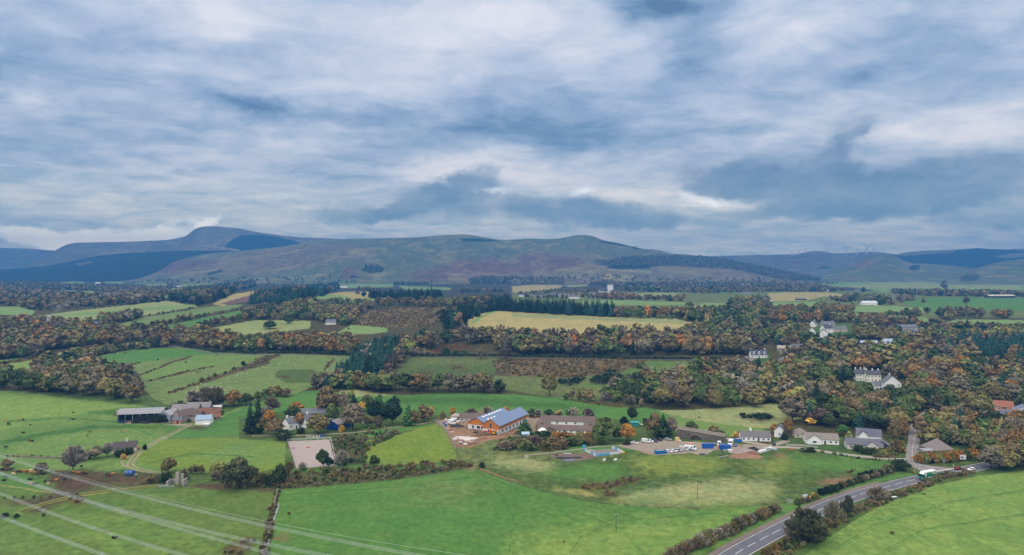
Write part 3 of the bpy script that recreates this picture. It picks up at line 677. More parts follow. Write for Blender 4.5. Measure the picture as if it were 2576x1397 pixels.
hill([(2200, 690), (2240, 643), (2290, 634), (2330, 631), (2400, 629), (2440, 626), (2460, 624), (2490, 627), (2540, 628), (2600, 624), (2800, 615), (3100, 640), (3400, 700)], 7000, 5400, 'fir', [('moor', T(4, (1260, 500), (1500, 460), (1900, 445), (1850, 490), (1600, 490), (1400, 520)), 2), ('moor', T(4, (2280, 520), (2450, 490), (2700, 480), (2700, 520), (2400, 540)), 2), ('moor', T(4, (2400, 440), (2700, 425), (2700, 465), (2550, 462)), 1)], .7, 1.1, 8)
hill([(2330, 712), (2390, 700), (2440, 680), (2500, 662), (2576, 652), (2700, 640), (2900, 650), (3200, 700)], 4600, 3500, 'moorg', [('heather', band(T(4, (1840, 740), (2000, 670), (2200, 610), (2300, 590)), 5), 2), ('farwood', T(4, (1920, 770), (1960, 720), (2100, 690), (2140, 720), (2100, 770)), 2)], .6, 1.0, 9)
# ------------------------------------------------------------------ foliage
def leaf_mat(name, source):
 m, nt = new_mat(name)
 if source == 'object':
  c = nt.new('ShaderNodeObjectInfo').outputs['Color']
 else:
  c = nt.new('ShaderNodeAttribute', attribute_name='col').outputs['Color']
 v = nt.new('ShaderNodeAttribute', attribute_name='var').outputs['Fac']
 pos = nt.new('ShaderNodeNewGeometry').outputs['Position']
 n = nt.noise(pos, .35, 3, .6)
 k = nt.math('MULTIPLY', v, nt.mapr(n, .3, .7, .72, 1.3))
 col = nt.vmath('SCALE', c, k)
 turn = nt.mapr(nt.noise(pos, .16, 2, .5), .42, .66, 0, .45)
 col = nt.mix(turn, col, nt.vmath('MULTIPLY', col, (1.12, 1.0, .84)))
 finish(nt, col, .9, .12)
 return m
LEAF = leaf_mat('leaves_on_one_tree', 'object'); LEAFM = leaf_mat('leaves_in_woodland', 'attr')
BARK = plain('bark', (92, 84, 74), .95, .1, var=.35, scale=2.0)
BARKPALE = plain('pale_bark', (150, 145, 135), .95, .1, var=.35, scale=2.0)
def quads(c, n, up, s1, s2, rng):
 """clumps of leaves: one bent quad each. c centres, n facing, up long axis hint, s1/s2 half sizes"""
 n = n / (np.linalg.norm(n, axis=1)[:, None] + 1e-9)
 t = np.cross(up, n); t /= (np.linalg.norm(t, axis=1)[:, None] + 1e-9)
 b = np.cross(n, t)
 k = len(c)
 j = lambda: (1 + rng.uniform(-.45, .45, (k, 1)))
 v = np.stack([c - t * s1 * j() - b * s2 * j(), c + t * s1 * j() - b * s2 * j(), c + t * s1 * j() + b * s2 * j() + n * s1 * .3, c - t * s1 * j() + b * s2 * j() - n * s1 * .2], 1)
 return v.reshape(-1, 3)
def broad(seed, nq, w=.62, low=.22, size=1.0, twig=0., lobes=9, topflat=0.):
 """unit-height broadleaf crown made of leaf clumps on a handful of boughs"""
 r = np.random.default_rng(seed)
 C = []; R = []
 for i in range(lobes):
  a = i * 2.4 + r.uniform(-.6, .6)
  q = r.uniform(0, 1)
  rad = w * .5 * (.2 + .5 * q) * (1 if i else 0)
  z = low + (1 - low) * (.22 + .5 * (i / lobes) * (1 - .45 * q) + r.uniform(-.08, .1))
  C.append((math.cos(a) * rad, math.sin(a) * rad, z)); R.append(w * r.uniform(.2, .31))
 C.append((r.uniform(-.05, .05), r.uniform(-.05, .05), 1 - .2 * (1 + topflat))); R.append(w * .27)
 C = np.array(C); R = np.array(R)
 pick = r.choice(len(C), nq, p=R ** 2 / (R ** 2).sum())
 d = r.normal(size=(nq, 3)); d[:, 2] = d[:, 2] * .8 + .15
 d /= np.linalg.norm(d, axis=1)[:, None]
 c = C[pick] + d * (R[pick] * r.uniform(.55, 1.08, nq))[:, None] * np.array([1, 1, .92])
 c[:, 2] = np.minimum(c[:, 2], 1.0)
 dist = np.min(np.linalg.norm(c[:, None] - C[None], axis=2) / R[None], 1)
 keep = dist > r.uniform(.25, .75, nq)
 c = c[keep]; d = d[keep]; pick = pick[keep]
 nrm = d + r.normal(size=d.shape) * .55
 s = size * w * .066 * r.uniform(.6, 1.5, (len(c), 1)) * (700 / nq) ** .38
 if twig > 0:
  up = d + np.array([0, 0, .8]) + r.normal(size=d.shape) * .3
  v = quads(c, np.cross(up, r.normal(size=d.shape)), up, s * (1 - .65 * twig), s * (1 + 1.3 * twig), r)
 else:
  v = quads(c, nrm, r.normal(size=d.shape), s, s, r)
 lobev = r.uniform(.86, 1.14, len(C))
 var = lobev[pick] * r.uniform(.82, 1.2, len(c))
 return v, np.repeat(var, 1)
def conif(seed, nq, w=.3, low=.08, size=1.0):
 r = np.random.default_rng(seed)
 z = low + (1 - low) * (1 - np.sqrt(r.uniform(0, 1, nq)))
 tier = 1 + .22 * np.sin(z * 60 + r.uniform(0, 6))
 a = r.uniform(0, 2 * math.pi, nq)
 bough = 1 + .25 * np.sin(a * 5 + z * 23)
 rad = w * .5 * (1 - z) ** .8 * (1 - low) ** -.8 * r.uniform(.55, 1.1, nq) * tier * bough
 c = np.stack([np.cos(a) * rad, np.sin(a) * rad, z], 1)
 out = np.stack([np.cos(a), np.sin(a), np.full(nq, -.55)], 1)
 nrm = np.stack([np.cos(a) * .55, np.sin(a) * .55, np.full(nq, .9)], 1) + r.normal(size=(nq, 3)) * .35
 s = size * .034 * (500 / nq) ** .4 * r.uniform(.6, 1.4, (nq, 1)) * (.35 + .65 * (1 - z))[:, None]
 v = quads(c, nrm, out, s * .75, s * 1.5, r)
 tip = quads(np.array([[0, 0, .985]] * 2), np.array([[1, 0, 0], [0, 1, 0.]]), np.array([[0, 0, 1.]] * 2), np.full((2, 1), .008), np.full((2, 1), .02), r)
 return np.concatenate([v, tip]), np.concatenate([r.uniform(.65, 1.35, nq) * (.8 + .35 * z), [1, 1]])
def shrubby(seed, nq, w=1.3, twig=.3, size=.62):
 v, var = broad(seed, nq, w, .0, size, twig, 8)
 v[:, 2] = np.maximum(v[:, 2] * 1.0, 0.0)
 return v, var
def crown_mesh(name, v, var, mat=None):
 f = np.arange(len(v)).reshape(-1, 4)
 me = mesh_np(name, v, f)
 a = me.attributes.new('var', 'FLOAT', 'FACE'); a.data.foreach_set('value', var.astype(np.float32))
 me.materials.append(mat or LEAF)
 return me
def trunk_mesh(name, h, r0, r1, forks=0, seed=0, spread=.25, top=.8):
 """tapering trunk and limbs in unit height"""
 rr = random.Random(seed); V = []; Fc = []
 def tube(p, q, a, b, n=6):
  p = np.array(p, float); q = np.array(q, float); d = q - p; d /= np.linalg.norm(d)
  u = np.cross(d, [.3, .9, .1]); u /= np.linalg.norm(u); w = np.cross(d, u)
  k = len(V)
  for c, rd in ((p, a), (q, b)):
   for i in range(n):
    t = 2 * math.pi * i / n
    V.append(c + (u * math.cos(t) + w * math.sin(t)) * rd)
  for i in range(n): Fc.append((k + i, k + (i + 1) % n, k + n + (i + 1) % n, k + n + i))
 tube((0, 0, -.05), (0, 0, h), r0, r0 * .72)
 base = (0, 0, h)
 if forks:
  tube((0, 0, h), (rr.uniform(-.03, .03), rr.uniform(-.03, .03), top * .95), r0 * .72, r1)
  for i in range(forks):
   a = i * 2.4 + rr.uniform(-.5, .5); z0 = h * (.8 + .5 * i / forks) + .0
   s = spread * rr.uniform(.6, 1.1)
   m = (math.cos(a) * s * .55, math.sin(a) * s * .55, z0 + (top - z0) * .45)
   e = (math.cos(a) * s, math.sin(a) * s, z0 + (top - z0) * rr.uniform(.75, 1.05))
   tube((0, 0, z0), m, r0 * .42, r0 * .28); tube(m, e, r0 * .28, r1 * .6)
   if forks > 5:
    for k in range(3):
     e2 = tuple(m[j] + (rr.uniform(-.5, .5) * s * 1.5, rr.uniform(-.5, .5) * s * 1.5, rr.uniform(.12, .3))[j] for j in range(3))
     tube(m, e2, r0 * .2, r1 * .5)
 else:
  tube((0, 0, h), (0, 0, top), r0 * .72, r1)
 return mesh_np(name, np.array(V), np.array(Fc))
def card_trunk(h, r0):
 """the same in four faces, for trees that are only a few pixels high"""
 v = []
 pts = [(-r0, -r0), (r0, -r0), (r0, r0), (-r0, r0)]
 for i in range(4):
  a = pts[i]; b = pts[(i + 1) % 4]
  v += [(a[0], a[1], -.05), (b[0], b[1], -.05), (b[0] * .6, b[1] * .6, h), (a[0] * .6, a[1] * .6, h)]
 return np.array(v)
TC = {'olive brown': (110, 104, 66), 'grey brown': (112, 106, 88), 'green': (84, 99, 56), 'dark green': (57, 72, 44), 'dark olive': (72, 74, 54), 'orange': (152, 112, 52), 'rust': (122, 97, 60), 'russet brown': (111, 98, 70),
  'golden yellow': (196, 160, 70), 'yellow green': (124, 130, 74), 'purple brown': (90, 78, 72), 'pale grey': (132, 128, 118), 'blackish green': (34, 52, 40), 'blue green': (52, 86, 76), 'larch gold': (140, 128, 72), 'mid green': (66, 98, 56), 'copper': (172, 100, 44)}
TCA = {k: alb(*v, k=2.1) for k, v in TC.items()}
AUT = [('purple brown', .4), ('grey brown', 5), ('russet brown', 3), ('rust', .7), ('olive brown', 8), ('yellow green', .8), ('green', 5), ('dark green', 2.5)]
BROWN = [('olive brown', 5), ('grey brown', 6), ('russet brown', 6), ('green', 2), ('rust', 1.5), ('dark green', 1), ('purple brown', 1)]
RUSTY = [('grey brown', 4), ('russet brown', 5), ('rust', 3), ('orange', .5), ('olive brown', 7), ('green', 3), ('dark green', 1)]
GREENISH = [('grey brown', 2.5), ('russet brown', 1.6), ('rust', .25), ('olive brown', 6), ('yellow green', .8), ('green', 6), ('dark green', 4)]
GREY = [('grey brown', 6), ('pale grey', 3), ('olive brown', 2), ('russet brown', 2), ('green', 1)]
CON = [('blackish green', 5), ('blue green', 2)]; CONB = [('blue green', 5), ('blackish green', 2)]; CONM = [('mid green', 2), ('blue green', 3), ('larch gold', 2)]
def wpick(pal, X=None, Y=None):
 u = RNG.random()
 if X is not None:
  q = float(vnoise(X / 55, Y / 24, 41)); q = min(1, max(0, (q - .5) * 1.5 + .5)); u = (q + (u - .5) * .55) % 1.0
 t = u * sum(w for _, w in pal)
 for k, w in pal:
  t -= w
  if t <= 0: return k
 return pal[-1][0]
def jit(c, a=.14):
 k = 1 + RNG.uniform(-a, a)
 return tuple(max(.004, min(.9, q * k * (1 + RNG.uniform(-.03, .03)))) for q in c)
TREES = []      # kind, ground point, height, width/height, colour word, where (phrase), form, forced label
NOTREE = []     # photo polygons where no trunk may stand (houses, roads, lawns)
def tree(kind, X, Y, H, wr, color, where, form=None, label=None, lean=None):
 g = ground(X, Y)
 TREES.append(dict(kind=kind, p=g, X=X, Y=Y, H=H, wr=wr, c=color, where=where, form=form, label=label, px=H / mpp(g)))
OPEN = [np.array(p) for k, p, w in PAINT if k in ('paleg', 'pale', 'straw', 'dgreen', 'gold', 'hillgrass')]
def open_land(x, y):
 return any(q[:, 0].min() < x < q[:, 0].max() and q[:, 1].min() < y < q[:, 1].max() and inside(np.array([x]), np.array([y]), q)[0] for q in OPEN)
def fill(poly, pal, H, where, wr=(.78, 1.05), con=0, conpal=CON, dens=1.0, kind=None, form=None, far=False, rowk=.23):
 """plant a wood: rows of crowns overlapping as they do in the photo"""
 poly = np.array(poly, float)
 y0, y1 = poly[:, 1].min(), poly[:, 1].max(); x0, x1 = max(poly[:, 0].min(), -260), min(poly[:, 0].max(), 2840)
 Y = y0 + .01
 while Y <= y1:
  g = ground((x0 + x1) / 2, Y)
  hp = (H[0] + H[1]) / 2 / mpp(g)
  X = x0 + RNG.uniform(0, hp)
  while X <= x1:
   xx = X + RNG.uniform(-.2, .2) * hp; yy = Y + RNG.uniform(-.12, .12) * hp
   if inside(np.array([xx]), np.array([yy]), poly)[0] and not any(inside(np.array([xx]), np.array([yy]), q)[0] for q in NOTREE):
    if where == 'far' and (open_land(xx, yy - 1) or open_land(xx, yy - .6 * hp)): X += hp * .4; continue
    iscon = RNG.random() < con
    h = RNG.uniform(*H) * (1.12 if iscon else 1)
    if RNG.random() < .12: h *= .72
    tree(kind or ('conifer_tree' if iscon else 'broadleaf_tree'), xx, yy, h, RNG.uniform(.36, .5) if iscon else RNG.uniform(*wr), wpick(conpal if iscon else pal, xx, yy), where, form)
   X += hp * RNG.uniform(.38, .62) / dens * (.62 if con > .6 else 1)
  Y += hp * rowk / dens ** .5
def line(pts, pal, H, where, kind='shrub', wr=(1.0, 1.5), gap=.8, form=None, skip=.0, con=0):
 pts = np.array(pts, float)
 seg = np.linalg.norm(np.diff(pts, axis=0), axis=1); L = np.concatenate([[0], np.cumsum(seg)])
 t = 0
 while t < L[-1]:
  X = np.interp(t, L, pts[:, 0]); Y = np.interp(t, L, pts[:, 1])
  g = ground(X, Y); h = RNG.uniform(*H); w = RNG.uniform(*wr)
  iscon = RNG.random() < con
  if RNG.random() >= skip:
   tree('conifer_tree' if iscon else kind, X + RNG.uniform(-.2, .2) * h / mpp(g), Y + RNG.uniform(-.1, .1) * h / mpp(g) * .4, h, RNG.uniform(.34, .44) if iscon else w, wpick((CONB if pal is CONB else CON) if iscon else pal), where, form)
  t += max(.8, h * (.32 if iscon else w) / mpp(g) * gap * RNG.uniform(.7, 1.3))
def one(row, i, zx, zb, zt, zw, color, kind, label, form=None):
 """a tree read off the enlargement: middle, foot, top and width there"""
 (X, Y), = _z(row, i, [(zx, zb)])
 g = ground(X, Y); m = mpp(g)
 H = max((zb - zt) / 4 * m, 1.0); W = zw / 4 * m
 TREES.append(dict(kind=kind, p=g, X=X, Y=Y, H=H, wr=W / H, c=color, where='', form=form, label=label, px=H / m))
# ------------------------------------------------------------------ keep clear: houses with the ground before them, roads, lawns
def clear(*polys): NOTREE.extend(polys)
clear(M(4, (840, 330), (1140, 330), (1180, 480), (1080, 580), (960, 600), (820, 520)), T(4, (400, 1240), (860, 1240), (880, 1400), (560, 1470), (400, 1420)), T(4, (1280, 1270), (1520, 1270), (1530, 1400), (1290, 1390)), M(4, (1040, 430), (1420, 430), (1420, 640), (1040, 640)), M(4, (1660, 440), (1860, 440), (1870, 620), (1650, 620)), M(4, (1920, 430), (2120, 430), (2130, 680), (1920, 660)), M(4, (2200, 640), (2560, 640), (2700, 860), (2260, 860)), M(3, (2370, 90), (2600, 90), (2600, 310), (2370, 310)), M(4, (1040, 420), (1400, 420), (1400, 530), (1200, 560), (1040, 560)), M(4, (1680, 440), (1850, 440), (1850, 500), (1680, 520)),
  M(4, (1930, 430), (2110, 430), (2110, 560), (1930, 560)), M(4, (2210, 640), (2480, 640), (2576, 700), (2700, 800), (2300, 830), (2210, 730)), M(4, (1400, 1099), (1440, 900), (1460, 780), (1560, 770), (1530, 900), (1520, 1099)),
  M(4, (80, 960), (260, 900), (700, 960), (800, 950), (1200, 980), (1250, 1099), (60, 1099)), M(4, (120, 180), (240, 180), (240, 260), (120, 260)), M(4, (810, 10), (1290, 10), (1290, 110), (830, 120)), M(4, (100, 60), (430, 60), (430, 170), (100, 150)),
  T(4, (410, 1230), (660, 1190), (860, 1250), (860, 1340), (660, 1374), (410, 1360)), T(4, (1290, 1240), (1510, 1240), (1510, 1330), (1290, 1330)), M(3, (2380, 80), (2576, 80), (2576, 200), (2380, 200)),
  M(4, (680, 470), (820, 470), (820, 540), (680, 520)), M(4, (440, 540), (770, 540), (760, 640), (440, 620)), M(4, (1560, 470), (1720, 480), (1720, 520), (1560, 510)), M(4, (1770, 770), (2000, 760), (2000, 810), (1770, 820)),
  T(2, (690, 1180), (810, 1180), (900, 1230), (690, 1250)), M(2, (1780, 20), (2400, 40), (2440, 125), (1780, 130)))
fill([(1725, 832), (1800, 826), (1935, 802), (1935, 872), (1800, 866), (1725, 858)], GREENISH, (10, 15), 'in the mixed wood beyond the golden field', con=.1, dens=.8)
fill([(2330, 826), (2640, 830), (2640, 850), (2400, 850), (2330, 846)], AUT, (9, 13), 'in the upper village trees', con=.1)
for q, dn in ((T(4, (400, 1330), (880, 1330), (800, 1440), (450, 1420)), .5), (M(4, (860, 500), (1400, 540), (1400, 640), (900, 620)), .6), (M(4, (2220, 700), (2560, 760), (2600, 860), (2260, 860)), .5)):
 sv_ = NOTREE[:]; NOTREE.clear(); fill(q, GREENISH, (2.5, 5), 'in the village gardens', kind='shrub', wr=(.9, 1.3), dens=dn, rowk=.6); NOTREE.extend(sv_)
# --- far valley, out to the foot of the hills
fill([(-260, 706), (140, 712), (300, 730), (430, 722), (520, 735), (440, 757), (300, 768), (90, 783), (0, 770), (-260, 772)], BROWN, (9, 14), 'far', con=.3, dens=.6)
fill(T(1, (0, 800), (420, 800), (900, 830), (1650, 850), (1700, 960), (1300, 1010), (800, 1040), (200, 1010), (0, 980)), BROWN, (11, 16), 'far', con=.35, dens=.62)
fill(T(1, (280, 720), (1000, 735), (1000, 760), (500, 770), (200, 770)), BROWN, (9, 13), 'far', con=.3, dens=.5)
for q in (T(1, (1000, 720), (1700, 730), (2576, 700), (2576, 760), (2000, 760), (1500, 745)), T(2, (0, 720), (850, 720), (860, 750), (0, 790)), T(2, (1260, 780), (1500, 750), (1790, 750), (1780, 800), (1500, 810), (1280, 800)),
   T(2, (2050, 870), (2300, 870), (2300, 890), (2060, 890)), T(2, (2320, 865), (2510, 865), (2510, 885), (2320, 885))):
 fill(q, BROWN, (13, 17), 'far', con=.6, dens=.7)
fill(T(3, (20, 880), (460, 850), (1050, 870), (1050, 905), (860, 940), (300, 950), (100, 940)), AUT, (8, 11), 'far', dens=.38, con=.15)
fill(T(3, (860, 920), (1740, 940), (1740, 972), (1100, 962), (860, 950)), RUSTY, (11, 15), 'far', dens=.8)
fill(T(3, (1080, 840), (1800, 800), (2576, 810), (2576, 890), (1900, 895), (1300, 880), (1080, 880)), AUT, (10, 14), 'far', con=.2, dens=.45)
fill(T(3, (760, 800), (1100, 780), (1900, 760), (2576, 740), (2576, 800), (1800, 800), (1000, 830)), BROWN, (12, 17), 'far', con=.3, dens=.65)
fill(T(3, (1300, 1020), (1720, 1020), (1720, 1050), (1320, 1050)), RUSTY, (12, 15), 'far'); fill(T(3, (1740, 1030), (2200, 1035), (2200, 1075), (1760, 1070)), GREENISH, (7, 11), 'far', dens=.8)
fill(T(3, (2180, 990), (2576, 960), (2576, 1100), (2200, 1090)), RUSTY, (12, 16), 'far', con=.12, dens=.8)
fill(T(4, (0, 690), (300, 700), (700, 740), (900, 720), (1380, 700), (1450, 770), (1100, 775), (700, 770), (380, 770), (0, 760)), BROWN, (9, 14), 'far', con=.4, dens=.5)
fill(T(4, (0, 800), (380, 800), (640, 840), (780, 870), (600, 880), (250, 880), (0, 880)), AUT, (10, 14), 'far', con=.2, dens=.5)
fill(T(4, (1920, 770), (2000, 740), (2140, 730), (2140, 770), (2000, 778)), BROWN, (13, 17), 'far', con=.5); fill(T(4, (2100, 780), (2300, 740), (2576, 720), (2576, 760), (2300, 785)), BROWN, (13, 17), 'far', con=.5)
fill(T(4, (1130, 760), (1450, 765), (1450, 775), (1130, 775)), BROWN, (14, 17), 'far', con=.6)
fill(T(4, (1240, 895), (1300, 880), (1700, 880), (2576, 905), (2576, 935), (2100, 925), (1700, 925), (1340, 905)), BROWN, (12, 17), 'far', con=.35, dens=.9)
fill(T(4, (580, 925), (800, 920), (1000, 930), (1230, 960), (1300, 1010), (1180, 1022), (900, 990), (740, 990), (600, 960)), AUT, (11, 14), 'far', con=.25, dens=.6)
fill(T(4, (1290, 960), (1520, 960), (1530, 985), (1300, 985)), BROWN, (13, 16), 'far'); fill(T(4, (0, 1060), (200, 1040), (850, 1050), (860, 1085), (600, 1100), (200, 1115), (0, 1115)), RUSTY, (11, 15), 'far', dens=.85)
fill(T(4, (480, 1000), (620, 1000), (620, 1020), (480, 1020)), [('yellow green', 1)], (15, 18), 'far', wr=(.4, .5)); fill(T(4, (60, 985), (190, 985), (185, 1000), (70, 1000)), BROWN, (15, 18), 'far', con=.8)
fill(T(4, (880, 1090), (1100, 1090), (1300, 1105), (1560, 1120), (1550, 1130), (1200, 1115), (900, 1098)), BROWN, (6, 9), 'far', dens=.8)
fill(T(4, (1690, 1130), (1800, 1090), (2180, 1110), (2190, 1140), (1900, 1150), (1760, 1165)), AUT, (13, 17), 'far', con=.2); fill(T(4, (2220, 1130), (2450, 1120), (2450, 1148), (2220, 1148)), RUSTY, (12, 15), 'far')
for x, y, h, c in ((1340, 990, 11, 'grey brown'), (1565, 985, 10, 'grey brown'), (1995, 998, 16, 'grey brown'), (1600, 1090, 12, 'grey brown'), (1400, 1118, 14, 'dark green'), (1490, 1125, 16, 'grey brown'), (570, 870, 14, 'grey brown'), (960, 880, 16, 'dark green')):
 (X, Y), = T(4, (x, y)); tree('broadleaf_tree', X, Y, h, .85, c, 'far')
(X, Y), = T(4, (1775, 860)); tree('broadleaf_tree', X, Y, 42, .62, 'grey brown', 'far', 'tall')
# --- left middle distance
fill([(-260, 815), (110, 818), (290, 835), (400, 840), (460, 843), (560, 852), (640, 864), (760, 862), (895, 860), (900, 892), (740, 889), (560, 884), (450, 871), (365, 862), (200, 874), (120, 884), (75, 903), (0, 905), (-260, 920)], RUSTY, (13, 18), 'in the rusty wood across the left hillside', con=.04, dens=.95)
fill([(-260, 855), (0, 850), (120, 860), (100, 893), (75, 903), (0, 905), (-260, 920)], AUT, (13, 17), 'in the rusty wood across the left hillside', con=.1, dens=.7)
fill(T(1, (950, 1180), (1050, 1140), (1200, 1120), (1440, 1110), (1450, 1150), (1250, 1180), (1000, 1215)), GREENISH, (9, 13), 'by the far white farmstead', con=.1)
fill(T(1, (640, 1200), (720, 1190), (740, 1230), (640, 1230)), BROWN, (9, 12), 'by the far white farmstead')
line(T(1, (1470, 1130), (1700, 1090), (1850, 1070), (1990, 1040)), BROWN, (3, 6), 'on the hedge between the pale fields', gap=1.0, skip=.15)
line(T(1, (300, 1150), (700, 1160), (950, 1150)), BROWN, (3, 5), 'on the hedge between the pale fields', gap=1.6, skip=.3)
line(T(1, (1660, 1205), (1800, 1175), (1960, 1150), (2120, 1110), (2300, 1085), (2450, 1040)), GREENISH, (3, 7), 'on the hedge below the pale fields', gap=1.0, skip=.1)
line(T(1, (1790, 1178), (1940, 1155)), AUT, (10, 12), 'on the hedge below the pale fields', 'broadleaf_tree', (.7, .9))
line(T(1, (1540, 1215), (1640, 1205)), GREENISH, (7, 9), 'on the hedge below the pale fields', 'broadleaf_tree', (.9, 1.1))
line(T(1, (2020, 1245), (2200, 1225), (2300, 1190), (2450, 1165), (2576, 1120)), GREENISH, (10, 14), 'in the row of round trees above the sheep field', 'broadleaf_tree', (.8, 1.0), gap=.8)
fill(T(1, (1690, 950), (1900, 860), (2576, 770), (2576, 830), (2400, 870), (2150, 990), (2000, 1020), (1830, 990)), BROWN, (15, 21), 'on the dark conifer ridge', con=.72, dens=.9)
fill(T(2, (0, 925), (150, 900), (500, 840), (830, 800), (835, 860), (640, 930), (420, 980), (200, 990), (0, 1010), (-120, 1010)), BROWN, (16, 21), 'on the dark conifer ridge', con=.95, conpal=CONB)
fill([(612, 788), (700, 775), (780, 763), (880, 768), (935, 768), (935, 782), (895, 798), (885, 818), (850, 825), (815, 812), (782, 806), (650, 805), (600, 802)], AUT, (11, 16), 'in the brown wood below the conifer ridge', con=.05, dens=.9)
fill(T(2, (1150, 940), (1400, 950), (1860, 930), (1870, 960), (1650, 985), (1400, 985), (1160, 950)), BROWN, (20, 26), 'in the conifer stand on the green hilltop', con=1)
fill(T(2, (1000, 860), (1150, 855), (1150, 870), (1000, 872)), RUSTY, (13, 16), 'far', dens=1)
fill(T(2, (1180, 1000), (1370, 1000), (1560, 1010), (1880, 1000), (2150, 970), (2350, 960), (2350, 1000), (2100, 1035), (1800, 1040), (1560, 1030), (1180, 1015)), AUT, (12, 17), 'in the brown wood behind the young plantation')
fill(T(2, (1800, 1250), (1830, 1180), (2000, 1100), (2180, 1030), (2400, 980), (2576, 970), (2576, 1060), (2370, 1070), (2180, 1150), (2130, 1210), (1950, 1270)), BROWN, (17, 23), 'in the conifer strip beside the golden field', con=.95)
for k in range(2): line(T(3, (-190, 1058 + 8 * k), (0, 1066 + 8 * k), (450, 1092 + 8 * k), (1030, 1120 + 8 * k)), BROWN, (24, 29), 'in the dark conifer row behind the golden field', 'conifer_tree', (.3, .36), gap=.55, con=1)
line(T(2, (1150, 935), (1400, 945), (1870, 940)), BROWN, (20, 26), 'in the conifer stand on the green hilltop', 'conifer_tree', gap=.55, con=1)
fill(T(3, (1040, 1110), (1400, 1115), (1750, 1110), (1755, 1145), (1400, 1148), (1040, 1135)), RUSTY, (16, 20), 'in the autumn row behind the golden field', dens=.9)
fill(T(3, (1730, 1160), (1950, 1120), (2530, 1110), (2540, 1230), (2300, 1260), (2050, 1240), (1800, 1200)), GREENISH, (14, 19), 'in the mixed wood beyond the golden field', con=.55, conpal=CONM)
one('T', 2, 140, 1250, 1168, 140, 'dark green', 'broadleaf_tree', 'dark round tree standing alone in the pale sheep field'); one('T', 2, 320, 1198, 1110, 100, 'dark green', 'broadleaf_tree', 'dark tree at the upper edge of the pale sheep field')
one('T', 2, 1083, 925, 873, 48, 'blackish green', 'broadleaf_tree', 'small dark round tree alone on the far green hilltop'); one('T', 2, 1025, 905, 872, 60, 'russet brown', 'broadleaf_tree', 'small russet tree alone on the far green hilltop')
one('T', 2, 932, 1258, 1235, 22, 'rust', 'broadleaf_tree', 'tiny rust tree in the little field below the plantation')
# --- hillside hedges and belts on the left
fill(M(1, (300, 300), (350, 240), (560, 190), (730, 190), (730, 270), (640, 280), (500, 290)), GREENISH, (12, 15), 'in the dark clump at the foot of the hillside pasture', dens=.8)
fill(M(1, (640, 180), (800, 130), (1200, 80), (1680, 40), (1700, 58), (1300, 95), (1000, 150), (740, 215)), GREENISH, (8, 12), 'in the hedge row above the hillside pasture', con=.12, dens=.9)
fill(M(1, (-1000, 480), (0, 480), (200, 440), (400, 400), (700, 380), (1000, 380), (1340, 420), (1360, 440), (1200, 440), (900, 460), (780, 540), (400, 510), (0, 500), (-1000, 520)), AUT, (13, 18), 'in the belt between the two left pastures', con=.03)
fill(M(1, (0, 330), (100, 330), (80, 480), (0, 480)), GREENISH, (13, 16), 'in the belt between the two left pastures')
fill(M(1, (420, 380), (700, 330), (950, 330), (1300, 380), (1350, 430), (1000, 420), (700, 430)), BROWN, (12, 16), 'in the belt between the two left pastures', dens=.8)
fill([(190, 928), (250, 930), (330, 955), (345, 992), (300, 1010), (230, 1004), (100, 985), (180, 940)], BROWN, (12, 17), 'in the belt between the two left pastures', dens=.9)
fill(M(1, (240, 510), (560, 530), (800, 560), (1000, 590), (1250, 610), (1250, 590), (1000, 560), (700, 520), (300, 490)), AUT, (14, 19), 'in the belt between the two left pastures')
fill(M(1, (1250, 600), (1420, 600), (1600, 650), (1730, 680), (1700, 690), (1500, 655), (1250, 620)), GREENISH, (15, 20), 'in the green clump behind the long shed', dens=.8)
fill(M(1, (1750, 670), (1900, 640), (2250, 630), (2260, 665), (2000, 680), (1760, 690)), GREY, (12, 17), 'in the bare trees behind the farmyard', form='bare', dens=.8)
line(M(1, (1740, 685), (2050, 690), (2200, 660)), GREENISH, (4, 6), 'in the bare trees behind the farmyard', gap=.7)
one('M', 1, 2350, 650, 490, 190, 'rust', 'broadleaf_tree', 'rusty round tree at the end of the farm buildings'); one('M', 1, 2480, 640, 520, 160, 'dark green', 'broadleaf_tree', 'dark green tree beside the rusty one by the farm')
line(M(2, (0, 600), (130, 560), (250, 545)), GREY, (7, 9), 'on the crest behind the stables', 'broadleaf_tree', (.8, 1.0)); one('M', 2, 300, 555, 475, 130, 'russet brown', 'broadleaf_tree', 'small russet tree on the grassy crest behind the stables')
# --- middle
fill([(855, 946), (880, 917), (920, 888), (962, 872), (1000, 868), (1010, 882), (1000, 906), (975, 930), (950, 946), (900, 952)], GREY, (13, 17), 'in the blue conifer plantation on the bank', con=.97, conpal=CONB, dens=1.35)
for o in (0, 14, 28, 42): line([(848 + o, 950), (900 + o, 905), (955 + o * .7, 875), (985 + o * .5, 866)], CONB, (12, 16), 'in the blue conifer plantation on the bank', 'conifer_tree', gap=.6, con=1)
fill(M(2, (1250, 350), (1300, 280), (1400, 120), (1430, 110), (1460, 180), (1400, 280), (1320, 350)), [('purple brown', 1), ('grey brown', 2)], (12, 15), 'along the edge of the blue conifer plantation', dens=.9)
fill(M(2, (1400, 230), (1450, 60), (1560, 100), (1560, 150), (1440, 250)), GREENISH, (13, 18), 'along the edge of the blue conifer plantation', dens=.7)
fill([(1010, 868), (1090, 862), (1180, 852), (1330, 848), (1340, 866), (1440, 862), (1560, 856), (1720, 862), (1800, 864), (1935, 872), (1960, 880), (1930, 894), (1880, 895), (1700, 897), (1500, 898), (1300, 893), (1240, 880), (1100, 880), (1010, 890)], BROWN + [('orange', .6)], (17, 23), 'in the brown woods below the golden field', con=.03, dens=.95)
fill(M(2, (1500, 130), (1760, 130), (1760, 150), (1560, 150)), GREENISH, (7, 11), 'in the brown woods below the golden field')
